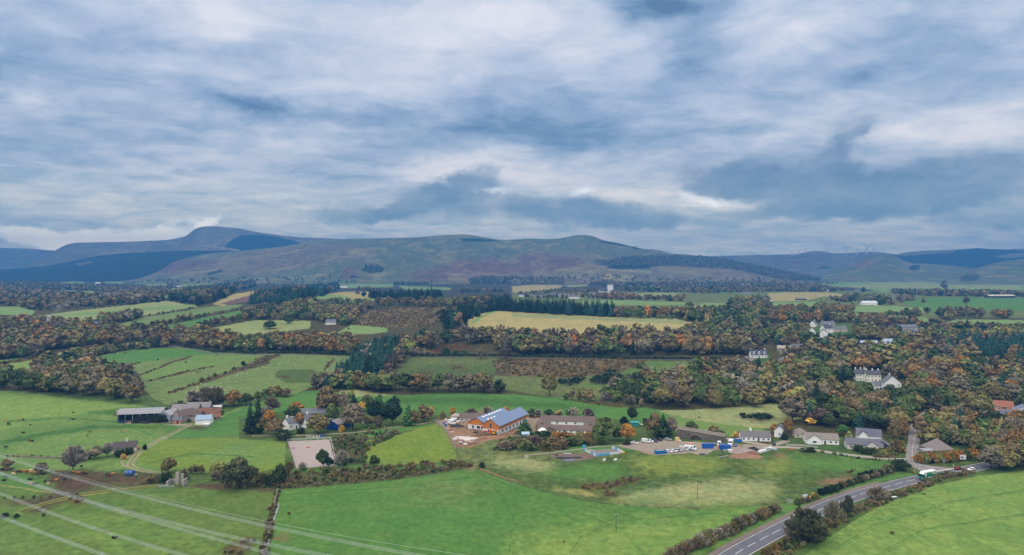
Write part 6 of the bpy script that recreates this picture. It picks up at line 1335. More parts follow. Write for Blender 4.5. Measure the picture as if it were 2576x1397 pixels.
for (row, k, x, y, L, W, h, rh, wl, rf, lab) in (('T', 4, 1013, 1010, 34, 10, 5, 4, WHITE, P('white_roof', (216, 220, 226)), 'long bright white farmhouse in the valley fields'), ('T', 4, 660, 694, 30, 12, 6, 5, WHITE, SLATE, 'tiny white house at the foot of the cone hill'), ('T', 4, 390, 766, 46, 12, 4.5, 3.5, WHITE, P('white_roof', (216, 220, 226)), 'white farm sheds at the edge of the far hill wood'), ('T', 4, 245, 872, 22, 9, 4, 4, GREYWALL, SLATE, 'grey house left of the far straw field hedge'), ('T', 4, 318, 868, 24, 9, 5, 4, WHITE, SLATE, 'white house above the far straw field'), ('T', 4, 585, 872, 18, 9, 4, 4, WHITE, SLATE, 'white house by the dark trees above the far straw field'),
  ('T', 4, 895, 868, 14, 8, 4, 3.5, GREYWALL, SLATE, 'grey gable in the trees beyond the valley fields'), ('T', 4, 2330, 938, 80, 18, 6, 3, DARKSHEET, P('pale_sheet', (206, 200, 184)), 'very long dark barn with pale roof on the far right'), ('T', 4, 330, 960, 24, 9, 3, 2.6, BROWNP, SLATE, 'dark low house beside the straw field'), ('T', 4, 20, 860, 20, 10, 4, 4, P('brick_far', (196, 140, 110)), RTILE, 'orange roofed house at the foot of the far wood'), ('T', 3, 2430, 1005, 20, 9, 6, 5, WHITE, SLATE, 'white gabled house beyond the rusty wood'), ('T', 3, 2370, 815, 60, 12, 5, 3, WHITE, P('white_roof', (216, 220, 226)), 'long white shed at the far end of the valley'), ('T', 3, 2360, 900, 30, 9, 4, 4, GREYWALL, SLATE, 'grey house in the far valley'), ('T', 3, 1400, 830, 24, 9, 6, 4, WHITE, SLATE, 'white house in the woods under the hill'), ('T', 3, 2560, 990, 26, 10, 3.5, 2, DARKSHEET, GREYSHEET, 'dark shed row beside the rusty wood'),
  ('T', 1, 985, 796, 26, 10, 5, 4, WHITE, P('white_roof', (216, 220, 226)), 'tiny white farm in the far left woods'), ('T', 1, 1770, 835, 44, 14, 5, 3, GREYWALL, P('white_roof', (216, 220, 226)), 'long pale barn in the far left valley'), ('T', 1, 1235, 897, 22, 9, 5, 3.5, WHITE, SLATE, 'white house in the far left woods'), ('T', 1, 1440, 778, 26, 10, 4, 3, P('pinkish', (206, 176, 160)), RTILE, 'pinkish farm roof below the hill on the left'), ('T', 1, 790, 1235, 22, 9, 4, 3, GREYWALL, P('white_roof', (216, 220, 226)), 'pale barn at the far white farmstead'), ('T', 1, 770, 1245, 12, 8, 3.5, 2.5, WHITE, SLATE, 'white cottage at the far white farmstead'), ('T', 1, 1010, 1228, 20, 10, 4, 2.5, WHITE, P('blue_roof', (96, 132, 190)), 'blue roofed shed at the far white farmstead'), ('T', 1, 1062, 1230, 8, 7, 3.5, 2, WHITE, GREYSHEET, 'small white shed beside the blue roofed one'),
  ('T', 1, 525, 1290, 16, 8, 3.6, 3, WHITE, SLATE, 'white house in the rusty wood beside the smoke'), ('T', 2, 755, 1205, 15, 8, 3.6, 4, WHITE, SLATE, 'white house alone at the end of the brown plantation'), ('T', 2, 880, 838, 36, 10, 4, 3, WHITE, P('white_roof', (216, 220, 226)), 'white houses behind the conifer ridge'), ('T', 2, 250, 1135, 14, 8, 3, 3, GREYWALL, SLATE, 'grey roof in the brown wood above the sheep field')):
 house('farmhouse' if 'farm' in lab else 'barn' if 'barn' in lab or 'shed' in lab else 'house', lab, pz(row, k, x, y), L, W, h, rh, RNG.uniform(-8, 8), wl, rf, wins=4, chim=(), far=(row == 'T' and y < 1000), cat='barn' if 'barn' in lab or 'shed' in lab else 'house')
# ------------------------------------------------------------------ farm on the left
def curved_shed():
 g = ground(*pz('M', 1, 1438, 792)); o = empty('barn', g, math.radians(11)); tag(o, 'long open shed with grey barrel roof beside the black bales', 'barn')
 L, W, h, r = 28, 12, 5.2, 2.8
 arc = [(-W / 2 + W * i / 10, h + r * math.sin(math.pi * i / 10)) for i in range(11)]
 rf = MB(); rf.prism(arc + [(y, z + .14) for y, z in arc[::-1]], -L / 2 - .3, L / 2 + .3); rf.obj('roof', GREYSHEET, o)
 w = MB(); w.box((0, W / 2 - .1, h / 2), (L, .2, h)); w.obj('back_wall', DARKSHEET, o)
 for s in (-1, 1):
  e = MB(); pr = [(-W / 2, 0), (W / 2, 0)] + arc[::-1]; e.prism(pr, s * (L / 2 - .12) - .1, s * (L / 2 - .12) + .1); e.obj('end_wall', DARKSHEET if s > 0 else P('shed_end', (128, 136, 150)), o)
 for k in range(7):
  MB().box((-L / 2 + .6 + k * (L - 1.2) / 6, -W / 2 + .15, h / 2), (.25, .25, h)).obj('post', STEEL, o)
curved_shed()
bm_ = MB().bar((-.62, 0, .62), (.62, 0, .62), .62, 14).mesh('bale', BLACKP, smooth=False)
g0 = ground(*pz('M', 1, 1495, 818)); a0 = math.radians(11)
proto = None; nb = 0
for lay in range(4):
 for row in range(4 - lay):
  for c in range(17 - lay):
   if row != 0 and c > 1: continue
   x = -9.5 + (c + lay * .5) * 1.34; y = -1.5 + (row + lay * .5) * 1.27
   p = Vector((x * math.cos(a0) - y * math.sin(a0), x * math.sin(a0) + y * math.cos(a0), lay * 1.09))
   if proto is None: o = obj('bale', bm_); proto = o
   else: o = copy_tree(proto)
   o.location = g0 + p; o.rotation_euler = (0, 0, a0 + math.pi / 2)
   where = ['in the bottom layer', 'in the second layer', 'in the third layer', 'on the top layer'][lay]
   end = 'towards the left end' if c < 6 else 'near the middle' if c < 11 else 'towards the right end'
   tag(o, f'shiny black wrapped bale {where} of the stack, {end}', 'bale', 'bales stacked before the long shed'); nb += 1
for k, (x, y) in enumerate(((1425, 826), (1447, 828), (1470, 829), (1490, 827), (1436, 816), (1480, 818))):
 o = copy_tree(proto); o.location = ground(*pz('M', 1, x, y)) + Vector((0, 0, 0 if k < 4 else 0)); o.rotation_euler = (0, 0, .4 * k)
 tag(o, ['black bale lying apart on the yard, the leftmost', 'black bale lying apart on the yard, second from left', 'black bale lying apart on the yard, third from left', 'black bale lying apart on the yard, the rightmost', 'black bale behind the leftmost loose bales', 'black bale behind the rightmost loose bales'][k], 'bale', 'bales lying loose on the farm yard')
house('barn', 'grey farm shed with low gable facing the fields', pz('M', 1, 1720, 790), 11, 12, 4.6, 2.4, 66, wall=P('grey_blue_sheet', (150, 160, 172), var=.15), roof=GREYSHEET, wins=0, gwin=0, chim=(), door=False, cat='barn')
house('stone_shed', 'low stone shed against the grey farm shed', pz('M', 1, 1725, 806), 8, 4, 2.6, 1.2, 8, wall=STONE, roof=GREYSHEET, wins=1, chim=(), door=False, cat='shed')
house('farmhouse', 'dark roofed stone farmhouse with pale gable in the farmyard', pz('M', 1, 1860, 800), 12, 7.5, 4.2, 3.6, 55, wall=P('pinkish_stone', (176, 164, 158), var=.2), roof=BTILE, wins=3, chim=(-.9,), cat='house')
house('farmhouse', 'second dark roof of the farmhouse, nearer the white shed', pz('M', 1, 1930, 790), 10, 7, 3.6, 3.2, 40, wall=P('pinkish_stone', (176, 164, 158), var=.2), roof=BTILE, wins=2, chim=(.8,), cat='house')
house('byre', 'long red pantiled byre at the back of the farmyard', pz('M', 1, 2005, 745), 20, 5.6, 2.6, 2.2, 3, wall=STONE, roof=PANTILE, wins=4, chim=(), cat='barn')
house('byre', 'red pantiled byre at right angles, closing the yard on the right', pz('M', 1, 2125, 752), 12, 5.6, 2.6, 2.2, 62, wall=STONE, roof=PANTILE, wins=3, chim=(), cat='barn')
house('byre', 'short red pantiled shed in front of the long byre', pz('M', 1, 2165, 785), 7, 5, 2.2, 2, 20, wall=STONE, roof=PANTILE, wins=1, chim=(), cat='barn')
house('barn', 'grey slated barn behind the farmhouse', pz('M', 1, 1875, 735), 18, 8, 4, 3.2, 8, wall=STONE, roof=P('weathered_slate', (138, 134, 136), var=.3), wins=0, chim=(), cat='barn', door=False)
house('barn', 'grey slated barn roof behind the long red byre', pz('M', 1, 2010, 705), 16, 7, 3.5, 3, 6, wall=STONE, roof=P('weathered_slate', (138, 134, 136), var=.3), wins=0, chim=(), cat='barn', door=False)
house('barn', 'white walled shed with pale blue roof at the farm road', pz('M', 1, 2058, 826), 9.5, 7.5, 3.2, 2.4, 10, roof=P('pale_blue_sheet', (150, 172, 200), var=.1), wins=0, gwin=0, chim=(), cat='barn')
house('shed', 'very long low white shed at the top of the farm', pz('M', 1, 2140, 684), 13, 4, 2, .8, 6, wall=GREYWALL, roof=P('white_roof', (216, 220, 226)), wins=0, gwin=0, chim=(), door=False, cat='shed')
house('hut', 'small slate roofed hut in the farmhouse garden', pz('M', 1, 1790, 824), 5, 4, 2.4, 1.8, 20, wall=P('brick_far', (196, 140, 110)), roof=SLATE, wins=1, gwin=0, chim=(), cat='hut')
house('house', 'small white house with dark roof beside the farm track', pz('B', 1, 1255, 52), 12, 7, 2.8, 2.6, 24, wall=P('offwhite_render', (222, 216, 208), var=.1), roof=P('dark_brown_tiles', (82, 74, 76), var=.2), wins=3, chim=(.2,))
house('hut', 'tiny pale field shelter in the green field by the cypress', pz('M', 1, 2080, 858), 3.4, 2.2, 1.6, .6, 5, wall=GREYWALL, roof=P('white_roof', (216, 220, 226)), wins=0, gwin=0, chim=(), cat='shelter', door=False)
# ------------------------------------------------------------------ stables
house('stable', 'stone stable range with slate roof behind the autumn trees', pz('M', 2, 560, 758), 22, 7, 3, 2.6, 3, wall=STONE, roof=SLATE, wins=4, chim=(), cat='stable')
house('cottage', 'white cottage left of the stables, half hidden by russet trees', pz('M', 2, 350, 882), 8, 6.5, 4.6, 2.8, 55, roof=SLATE, wins=2, chim=(-.8,)); house('cottage', 'white cottage wall between the two rusty stable trees', pz('M', 2, 498, 858), 8, 6, 5, 2.6, 75, roof=SLATE, wins=2, chim=(.6,))
house('barn', 'big shed with bright blue gable and grey roof at the stables', pz('M', 2, 835, 868), 15, 11, 3.8, 2.2, 66, wall=DBLUE, roof=P('weathered_slate', (138, 134, 136), var=.3), wins=0, gwin=0, chim=(), cat='barn', door=False)
house('byre', 'small orange roofed outhouse behind the stables', pz('M', 2, 632, 725), 6, 4, 2.4, 2, 30, wall=STONE, roof=RTILE, wins=1, gwin=0, chim=(), cat='shed')
def caravan(XY, label, rz, col=WHITEP, L=5.2, W=2.2, H=2.2, name='caravan', cat='caravan'):
 o = empty(name, ground(*XY), math.radians(rz)); tag(o, label, cat)
 MB().prism([(-W / 2, .45), (W / 2, .45), (W / 2, H + .3), (W / 2 - .25, H + .55), (-W / 2 + .25, H + .55), (-W / 2, H + .3)], -L / 2, L / 2).obj('body', col, o)
 for s in (-1, 1): MB().bar((.1, s * (W / 2 - .22), .32), (.1, s * (W / 2 + .02), .32), .32, 12).obj('wheel', RUBBER, o)
 MB().bar((L / 2, 0, .5), (L / 2 + 1.1, 0, .45), .06).obj('drawbar', STEEL, o)
 for x in (-L * .28, L * .2): window(o, (x, -W / 2, 1.6), 1.1, .7)
caravan(pz('M', 2, 1010, 790), 'white caravan parked under the spreading grey oak', 10); caravan(pz('M', 2, 1082, 828), 'white horsebox trailer on its own right of the blue shed', 75, L=3.6, H=2.3, name='horse_trailer', cat='trailer')
caravan(pz('M', 2, 373, 790), 'little white trailer behind the left stable cottage', 40, L=3, H=1.8, name='horse_trailer', cat='trailer'); caravan(pz('M', 2, 740, 790), 'white horsebox by the corner of the blue shed', 20, L=4, H=2.2, name='horse_trailer', cat='trailer'); caravan(pz('M', 2, 530, 748), 'white and blue horse lorry at the stone stable', 5, L=5, H=2.5, name='horse_trailer', cat='trailer')
# ------------------------------------------------------------------ the new timber hall
def hall():
 ax = math.radians(63); g = ground(*pz('M', 2, 2300, 905))
 o = empty('hall', g, ax - math.pi / 2 * 0); tag(o, 'new hall with orange timber gables, white plinth and blue grey metal roofs', 'building')
 def wing(y0, W, L, x0, h, rh):
  MB().prism([(y0 - W / 2, -.6), (y0 + W / 2, -.6), (y0 + W / 2, 2.7), (y0 - W / 2, 2.7)], x0, x0 + L).obj('plinth_wall', WHITEP, o)
  MB().prism([(y0 - W / 2 - .08, 2.72), (y0 + W / 2 + .08, 2.72), (y0 + W / 2 + .08, h), (y0, h + rh - .03), (y0 - W / 2 - .08, h)], x0 - .1, x0 + L + .1).obj('timber_wall', TIMBER, o)
  a = W / 2 + .7; e = h - .7 * rh / (W / 2)
  return MB().prism([(y0 - a, e), (y0, h + rh), (y0 + a, e), (y0 + a, e + .22), (y0, h + rh + .22), (y0 - a, e + .22)], x0 - .8, x0 + L + .8).obj('roof', BLUEMETAL, o)
 r1 = wing(6.6, 13, 34, 2, 4.2, 3.2); r2 = wing(-6.4, 11.5, 40, -3.5, 5.4, 3.6)
 sl = math.atan2(3.2, 6.5)
 def onroof(x, f, sx, sy, col, nm, y0=6.6, W=13, h=4.2, rh=3.2, par=None):
  y = y0 - W / 2 * (1 - f); z = h + rh * f + .3; s = math.atan2(rh, W / 2); ty, tz = math.cos(s) * sy / 2, math.sin(s) * sy / 2
  m = MB().add([(x - sx / 2, y - ty, z - tz), (x + sx / 2, y - ty, z - tz), (x + sx / 2, y + ty, z + tz), (x - sx / 2, y + ty, z + tz), (x - sx / 2, y - ty, z - tz - .16), (x + sx / 2, y - ty, z - tz - .16), (x + sx / 2, y + ty, z + tz - .16), (x - sx / 2, y + ty, z + tz - .16)], [(0, 1, 2, 3), (4, 7, 6, 5), (0, 4, 5, 1), (1, 5, 6, 2), (2, 6, 7, 3), (3, 7, 4, 0)])
  m.obj(nm, col, par or r1)
 for k in range(7): onroof(8 + k * 3.8, .82, 2.2, 1.2, WHITEP, 'roof_light')
 for k in range(3): onroof(9 + k * 4, .33, 2.4, 1.2, WHITEP, 'roof_light')
 for k in range(6): onroof(11 + k * 3.6, .55, .7, .7, DARKSHEET, 'roof_vent')
 for y, x0, z, w, hh in ((9.5, 1.9, 1.4, 1.6, 1.9), (5.5, 1.9, 1.4, 2.4, 1.9), (3.0, 1.9, 1.4, 1.4, 1.9), (-9.4, -3.6, 1.4, 2.2, 1.9), (-5.0, -3.6, 1.4, 1.6, 2.2), (-6.4, -3.6, 5.0, 1.8, 3.0)):
  window(o, (x0 if z < 3 else x0 - .1, y, z), w, hh, math.radians(-90))
 for k in range(7):
  window(o, (1 + k * 5, -12.15, 1.4), 2.2, 2.0);
  if k % 2: window(o, (1 + k * 5, -12.24, 4.0), 1.5, 2.0)
 MB().box((-4.4, -6.4, 1.2), (.9, 1.6, 2.5)).obj('entrance_frame', ORANGE, o)
hall()
house('office_building', 'low cream building with brown roof behind the new timber hall', pz('M', 2, 2180, 798), 17, 8, 2.8, 2.4, -4, wall=CREAM, roof=BTILE, wins=5, chim=(), cat='building'); house('site_hut', 'small cream hut with hipped roof by the site entrance', pz('M', 2, 2015, 785), 6, 5, 2.6, 1.6, 0, wall=CREAM, roof=P('fawn_roof', (176, 164, 154), var=.2), hip=True, wins=2, chim=(), cat='hut')
# ------------------------------------------------------------------ courtyard building
def courtyard():
 g = ground(*pz('M', 3, 540, 880)); o = empty('courtyard_building', g, math.radians(-7)); tag(o, 'brown roofed courtyard building of four ranges with white inner wall', 'building')
 for nm, (x, y, L, W, along, h, rh) in {'front': (0, -9, 34, 9, True, 2.3, 2.1), 'back': (1, 14, 36, 9, True, 2.7, 2.6), 'left': (-15, 2.5, 15, 8, False, 2.5, 2.0), 'right': (16, 2.5, 15, 8, False, 2.5, 2.0)}.items():
  w = MB(); r = MB(); walls_gable(w, L, W, h, rh); roof_gable(r, L, W, h, rh)
  R = (lambda p: (x + p[0], y + p[1], p[2] + (.004 if along else 0))) if along else (lambda p: (x - p[1], y + p[0], p[2] - .05))
  wo = MB().add([R(p) for p in w.v], w.f).obj('range_wall', WHITE if nm in ('back', 'front') else STONE, o)
  MB().add([R(p) for p in r.v], r.f).obj('roof', BTILE, o)
 for k in range(9): window(o, (-14 + k * 3.6, -13.5, 1.3), 1.3, 1.2)
 for k in range(3): window(o, (-6 + k * 6, 9.5, 1.6), 1.4, 1.2)
 q = MB(); q.prism([(-3.2, -.5), (3.2, -.5), (3.2, 2.6), (0, 4.4), (-3.2, 2.6)], -15.6, -9); MB().add([(-9 + b, a, c) for a, b, c in q.v], q.f).obj('gable_wall', STONE, o)
 q = MB(); q.prism([(-3.6, 2.4), (0, 4.43), (3.6, 2.4), (3.6, 2.57), (0, 4.6), (-3.6, 2.57)], -16, -8.6); MB().add([(-9 + b, a, c) for a, b, c in q.v], q.f).obj('roof', BTILE, o)
 c = MB(); roof_hip(c, 5.5, 4.5, 2.4, 1.5, .1, -13.8, -15.6, .4); c.box((-13.8, -15.6, 1.1), (5.4, 4.4, 2.4)); c.obj('conservatory', FRAMEW, o)
 for k in range(4): window(o, (-15.8 + k * 1.35, -17.82, 1.3), 1.1, 1.6)
 for x, y in ((-15.5, -9), (3, 14), (12, 14)): MB().box((x, y, 6.6 if y > 0 else 4.6), (1, .8, 1.8)).obj('chimney', STONE, o)
courtyard()
house('hut', 'pale blue hut below the courtyard building', pz('M', 3, 135, 966), 4.2, 3, 2.3, .9, 3, wall=P('pale_blue_paint', (170, 204, 226)), roof=P('pale_blue_paint', (170, 204, 226)), wins=3, gwin=0, chim=(), cat='hut', door=False)
house('shed', 'teal garden shed behind the bright orange tree', pz('M', 3, 1230, 850), 5, 3, 2.2, .8, 5, wall=TEAL, roof=TEAL, wins=0, gwin=0, chim=(), door=False, cat='shed')
# ------------------------------------------------------------------ wood fences, walls, gates
def fence(name, label, pts, gap=3.0, rails=2, mat=None, h=1.15, cat='fence', step=None, group=None, post=None, wire=False):
 """posts stuff-like pattern kept inside one run of fence: posts part + rails part"""
 W = [ground(*p) for p in pts]; mat = mat or WOODP
 o = empty(name, W[0]); tag(o, label, cat, group)
 po = MB(); ra = MB(); prev = None
 for a, b in zip(W[:-1], W[1:]):
  n = max(1, int((b - a).length / gap))
  for k in range(n + (b is W[-1])):
   p = a.lerp(b, k / n); p.z = float(land(p.x, p.y)); q = p - W[0]
   po.box((q.x, q.y, q.z + h / 2 - .1), (.14, .14, h + .2))
   if prev is not None:
    for r in range(rails): ra.bar(prev + Vector((0, 0, h * (.9 - r * .4))), q + Vector((0, 0, h * (.9 - r * .4))), .03 if wire else .06, 4)
   prev = q
 po.obj('fence_posts', mat, o); ra.obj('fence_rails', mat, o)
 return o
def dwall(name, label, pts, h=1.2, t=.6, mat=STONE, cat='wall', group=None):
 W = [ground(*p) for p in pts]; fine = []
 for a, b in zip(W[:-1], W[1:]):
  n = max(1, int((b - a).length / 2.5)); fine += [a.lerp(b, k / n) for k in range(n)]
 fine.append(W[-1]); mb = MB(); n = len(fine); vs = []
 for k, p in enumerate(fine):
  d = fine[min(k + 1, n - 1)] - fine[max(k - 1, 0)]; d.z = 0; d.normalize(); s = Vector((-d.y, d.x, 0)); z = float(land(p.x, p.y)); hh = h * RNG.uniform(.9, 1.08)
  for e, zz, w in ((-1, -.2, t / 2), (-1, hh, t * .38), (1, hh, t * .38), (1, -.2, t / 2)): vs.append(Vector((p.x, p.y, z)) + s * e * w + Vector((0, 0, zz)) - W[0])
 mb.add(vs, [(k * 4 + i, k * 4 + (i + 1) % 4, (k + 1) * 4 + (i + 1) % 4, (k + 1) * 4 + i) for k in range(n - 1) for i in range(4)] + [(3, 2, 1, 0), tuple((n - 1) * 4 + i for i in range(4))])
 o = mb.obj(name, mat); o.location = W[0]; tag(o, label, cat, group)
 return o
fence('fence', 'white railing round the sand arena, with its far side and right side', [(828 + 20, 1172), (831, 1104), (722, 1109)], 3.5, 2, WHITEP); fence('fence', 'weathered fence on the left side of the sand arena', [(722, 1110), (744, 1180)], 3, 2)
fence('fence', 'grey site fence between the mown knoll and the building site', M(2, (1790, 800), (1850, 845), (1900, 890), (1960, 980), (2010, 1090)), 2.5, 3, STEEL, 1.8); fence('fence', 'long wire fence between the rich green field and the rough pasture', [(1200, 1180), (1280, 1213), (1400, 1246), (1500, 1266), (1650, 1279), (1780, 1281), (1900, 1274), (2000, 1263)], 4, 2, WOODP, wire=True)
fence('fence', 'fence at the edge of the mown knoll above the bank', B(2, (1190, 205), (1600, 175), (1980, 145)), 3.5, 2, WOODP, wire=True); fence('fence', 'fence along the foot of the bank above the green field', [(720, 1229), (830, 1222), (1000, 1206), (1120, 1190), (1175, 1178)], 3, 2, WOODP, wire=True)
fence('fence', 'pale fence across the two green fields below the cypress', M(1, (1690, 985), (2000, 985), (2576, 960), (2800, 948)), 4, 2, WOODP); fence('fence', 'fence along the farm track, on its field side', M(1, (1640, 960), (1850, 860), (1930, 828)), 3, 2, WOODP)
fence('fence', 'fence on the left of the stream by the power lines', B(1, (2576, 830), (2640, 640)), 3, 2, WOODP, wire=True); fence('fence', 'wire fence left of the ruin across the mud', B(1, (800, 490), (1100, 455), (1600, 400)), 3, 2, WOODP, wire=True)
dwall('wall', 'tumbled stone wall across the left pasture', B(1, (60, 104), (200, 112), (400, 122), (620, 128)), .9); dwall('wall', 'grey stone wall beside the stream above the power lines', B(2, (180, 600), (200, 520), (220, 450)), 1.1, .8); dwall('wall', 'grey wall along the hill lane at the rusty wood', M(1, (2140, 100), (2300, 118), (2576, 125)), 1.2)
dwall('wall', 'mossy wall in the muddy field, nearer the foreground', B(1, (200, 668), (400, 600), (660, 528)), .8, 1.2, P('moss', (134, 138, 70), var=.3)); dwall('wall', 'mossy wall running from the dead tree to the ruin', B(1, (800, 494), (1100, 460), (1600, 402)), .8, 1.0, P('moss', (134, 138, 70), var=.3))
dwall('wall', 'low garden wall before the long bungalow', M(4, (180, 1050), (380, 1060), (500, 1075)), 1, .4, CONC)
fence('gate', 'grey metal gate where the farm track crosses the fence', M(1, (1632, 985), (1690, 985)), 3.6, 3, STEEL, 1.5, cat='gate'); fence('gate', 'wooden gate by the field corner path', B(2, (2000, 152), (2030, 165)), 3, 3, WOODP, 1.3, cat='gate'); fence('gate', 'grey field gate by the white road sign', B(4, (180, 565), (255, 575)), 3.6, 3, STEEL, 1.4, cat='gate')
# ------------------------------------------------------------------ roads and laid surfaces
def smooth_line(W, step=4.0):
 """Catmull-Rom through ground points"""
 out = []
 n = len(W)
 for i in range(n - 1):
  p0 = W[max(i - 1, 0)]; p1 = W[i]; p2 = W[i + 1]; p3 = W[min(i + 2, n - 1)]
  k = max(2, int((p2 - p1).length / step))
  for j in range(k):
   t = j / k
   q = .5 * ((2 * p1) + (p2 - p0) * t + (2 * p0 - 5 * p1 + 4 * p2 - p3) * t * t + (3 * p1 - p0 - 3 * p2 + p3) * t ** 3)
   out.append(q)
 out.append(W[-1].copy())
 return out
def ribbon(name, line, offs, z, mat, kind='structure', parent=None, close=None):
 """strip along a line between two sideways offsets (left positive)"""
 vs = []; n = len(line)
 for k, p in enumerate(line):
  d = line[min(k + 1, n - 1)] - line[max(k - 1, 0)]; d.z = 0; d.normalize(); s = Vector((-d.y, d.x, 0))
  for o in offs:
   q = p + s * o; vs.append((q.x, q.y, float(land(q.x, q.y)) + z))
 m = len(offs)
 o = obj(name, mesh_np(name, vs, [(k * m + i, k * m + i + 1, (k + 1) * m + i + 1, (k + 1) * m + i) for k in range(n - 1) for i in range(m - 1)]), parent, mat)
 if kind: tag(o, kind=kind)
 return o
def sheet(name, poly, z, mat, cell=3.0):
 W = [ground(*p) for p in poly]; bm = bmesh.new(); vs = [bm.verts.new(w) for w in W]; bm.faces.new(vs)
 bmesh.ops.triangulate(bm, faces=bm.faces[:])
 for _ in range(6):
  es = [e for e in bm.edges if e.calc_length() > cell]
  if not es: break
  bmesh.ops.subdivide_edges(bm, edges=es, cuts=1); bmesh.ops.triangulate(bm, faces=[f for f in bm.faces if len(f.verts) > 3])
 for v in bm.verts: v.co.z = float(land(v.co.x, v.co.y)) + z
 for f in bm.faces:
  if f.normal.z < 0: f.normal_flip()
 me = bpy.data.meshes.new(name); bm.to_mesh(me); bm.free()
 return tag(obj(name, me, None, mat), kind='structure')
def asphalt(name, rgb, var=.2):
 m, nt = new_mat(name); c = alb(*rgb); pos = nt.new('ShaderNodeNewGeometry').outputs['Position']
 n1 = nt.noise(pos, .25, 5, .65); n2 = nt.noise(pos, 3.0, 3, .6); n3 = nt.noise(pos, .04, 2, .5)
 k = nt.mapr(nt.math('ADD', nt.math('MULTIPLY', n1, .5), nt.math('ADD', nt.math('MULTIPLY', n2, .2), nt.math('MULTIPLY', n3, .3))), .35, .65, 1 - var, 1 + var)
 finish(nt, nt.vmath('SCALE', c, k), .9, .2, bump=n2, bump_d=.05, bump_s=.3); return m
ROADM = asphalt('road_surface', (122, 124, 136)); LANEM = asphalt('lane_surface', (158, 154, 154)); FOOTM = asphalt('footway_surface', (146, 132, 128)); TRACKM = asphalt('track_surface', (176, 164, 134), .3); SANDM = asphalt('arena_sand', (196, 184, 180), .07); YARDM = asphalt('car_park_surface', (178, 166, 152), .16); COURTM = asphalt('court_surface', (150, 148, 146), .08); DIRTM = asphalt('dirt_surface', (140, 118, 108), .25); PATHM = asphalt('path_surface', (178, 168, 156), .12)
MARKM = P('road_marking', (226, 226, 222), rough=.7, var=.1)
MAIN_PX = B(4, (-1350, 2200), (-950, 1680), (-640, 1330), (-480, 1190), (-300, 1070), (-130, 975), (0, 905), (110, 848), (300, 752), (530, 640), (720, 560), (855, 515), (950, 480), (1180, 415), (1275, 390), (1385, 360), (1560, 322), (1720, 290), (1900, 258), (2060, 225), (2250, 185), (2500, 130), (2800, 60))
ML = smooth_line([ground(*p) for p in MAIN_PX])
ribbon('road', ML, (4.3, 0, -4.3), .06, ROADM)
ribbon('footway', ML[:int(len(ML) * .62)], (6.6, 4.45), .12, FOOTM)
ribbon('road_edge_line', ML, (3.95, 3.78), .075, MARKM); ribbon('road_edge_line', ML, (-3.78, -3.95), .075, MARKM)
def dashes(line, name, on, off, w, start=0, side=0):
 vs = []; fs = []; t = -start; acc = 0
 for a, b in zip(line[:-1], line[1:]):
  L = (b - a).length; n = max(1, int(L / .5))
  for k in range(n):
   u = acc + L * k / n
   if (u + start) % (on + off) < on:
    p = a.lerp(b, k / n); q = a.lerp(b, min(1, (k + 1.02) / n)); d = (q - p); d.z = 0; d.normalize(); s = Vector((-d.y, d.x, 0)); i = len(vs)
    for r, e in ((p, 1), (q, 1), (q, -1), (p, -1)):
     c = r + s * (side + e * w / 2); vs.append((c.x, c.y, float(land(c.x, c.y)) + .078))
    fs.append((i, i + 3, i + 2, i + 1))
  acc += L
 tag(obj(name, mesh_np(name, vs, fs), None, MARKM), kind='structure')
dashes(ML, 'road_centre_line', 6.0, 3.2, .2, 1)
SL = smooth_line([ground(*p) for p in B(4, (1640, 270), (1540, 225), (1470, 180), (1452, 120), (1452, 40), (1462, -20)) + M(4, (1468, 1000), (1478, 900), (1495, 820), (1530, 770), (1580, 730), (1640, 690))], 3)
ribbon('side_road', SL, (3.0, 0, -3.0), .045, LANEM)
sheet('road_junction', B(4, (1400, 195), (1440, 160), (1500, 165), (1530, 185), (1680, 205), (1880, 225), (1870, 250), (1700, 270), (1600, 290), (1500, 235)), .05, LANEM)
dashes(SL, 'road_centre_line', 2.2, 1.8, .22, 0); ribbon('give_way_line', smooth_line([ground(*p) for p in B(4, (1640, 268), (1760, 245), (1870, 226))], 2), (.25, -.25), .085, MARKM); ribbon('road_edge_line', smooth_line([ground(*p) for p in B(4, (1500, 180), (1600, 205), (1680, 228))], 2), (.15, -.15), .09, MARKM)
VL = smooth_line([ground(*p) for p in M(3, (1560, 870), (1680, 893), (1900, 935), (2060, 968), (2200, 985), (2400, 1020), (2576, 1050)) + B(4, (60, 12), (200, 12), (350, 25), (480, 42), (640, 68), (860, 95), (1080, 118), (1250, 130), (1400, 135), (1450, 120))], 3)
ribbon('village_road', VL, (2.3, 0, -2.3), .035, asphalt('village_road_surface', (190, 182, 170), .14))
ribbon('driveway', smooth_line([ground(*p) for p in M(4, (20, 1055), (120, 1025), (180, 1000), (150, 960))], 2), (2.2, -2.2), .03, PATHM); ribbon('driveway', smooth_line([ground(*p) for p in M(3, (1150, 1052), (1500, 1052), (1900, 1065), (2250, 1075), (2576, 1055))], 3), (2.6, -2.6), .04, YARDM)
sheet('car_park', M(3, (1090, 1050), (1250, 1010), (1330, 1005), (1500, 1000), (1700, 1005), (1850, 1020), (2000, 1070), (2060, 1080), (1960, 1140), (1880, 1140), (1800, 1120), (1500, 1145), (1430, 1140), (1350, 1110), (1200, 1085)), .03, YARDM)
ribbon('track', smooth_line([ground(*p) for p in M(1, (1990, 820), (1930, 832), (1850, 870), (1750, 920), (1660, 965), (1580, 1005), (1500, 1060)) + B(1, (1420, 40), (1370, 90), (1325, 150), (1310, 200), (1400, 240), (1520, 262), (1650, 270))], 3), (1.9, .7), .04, TRACKM)
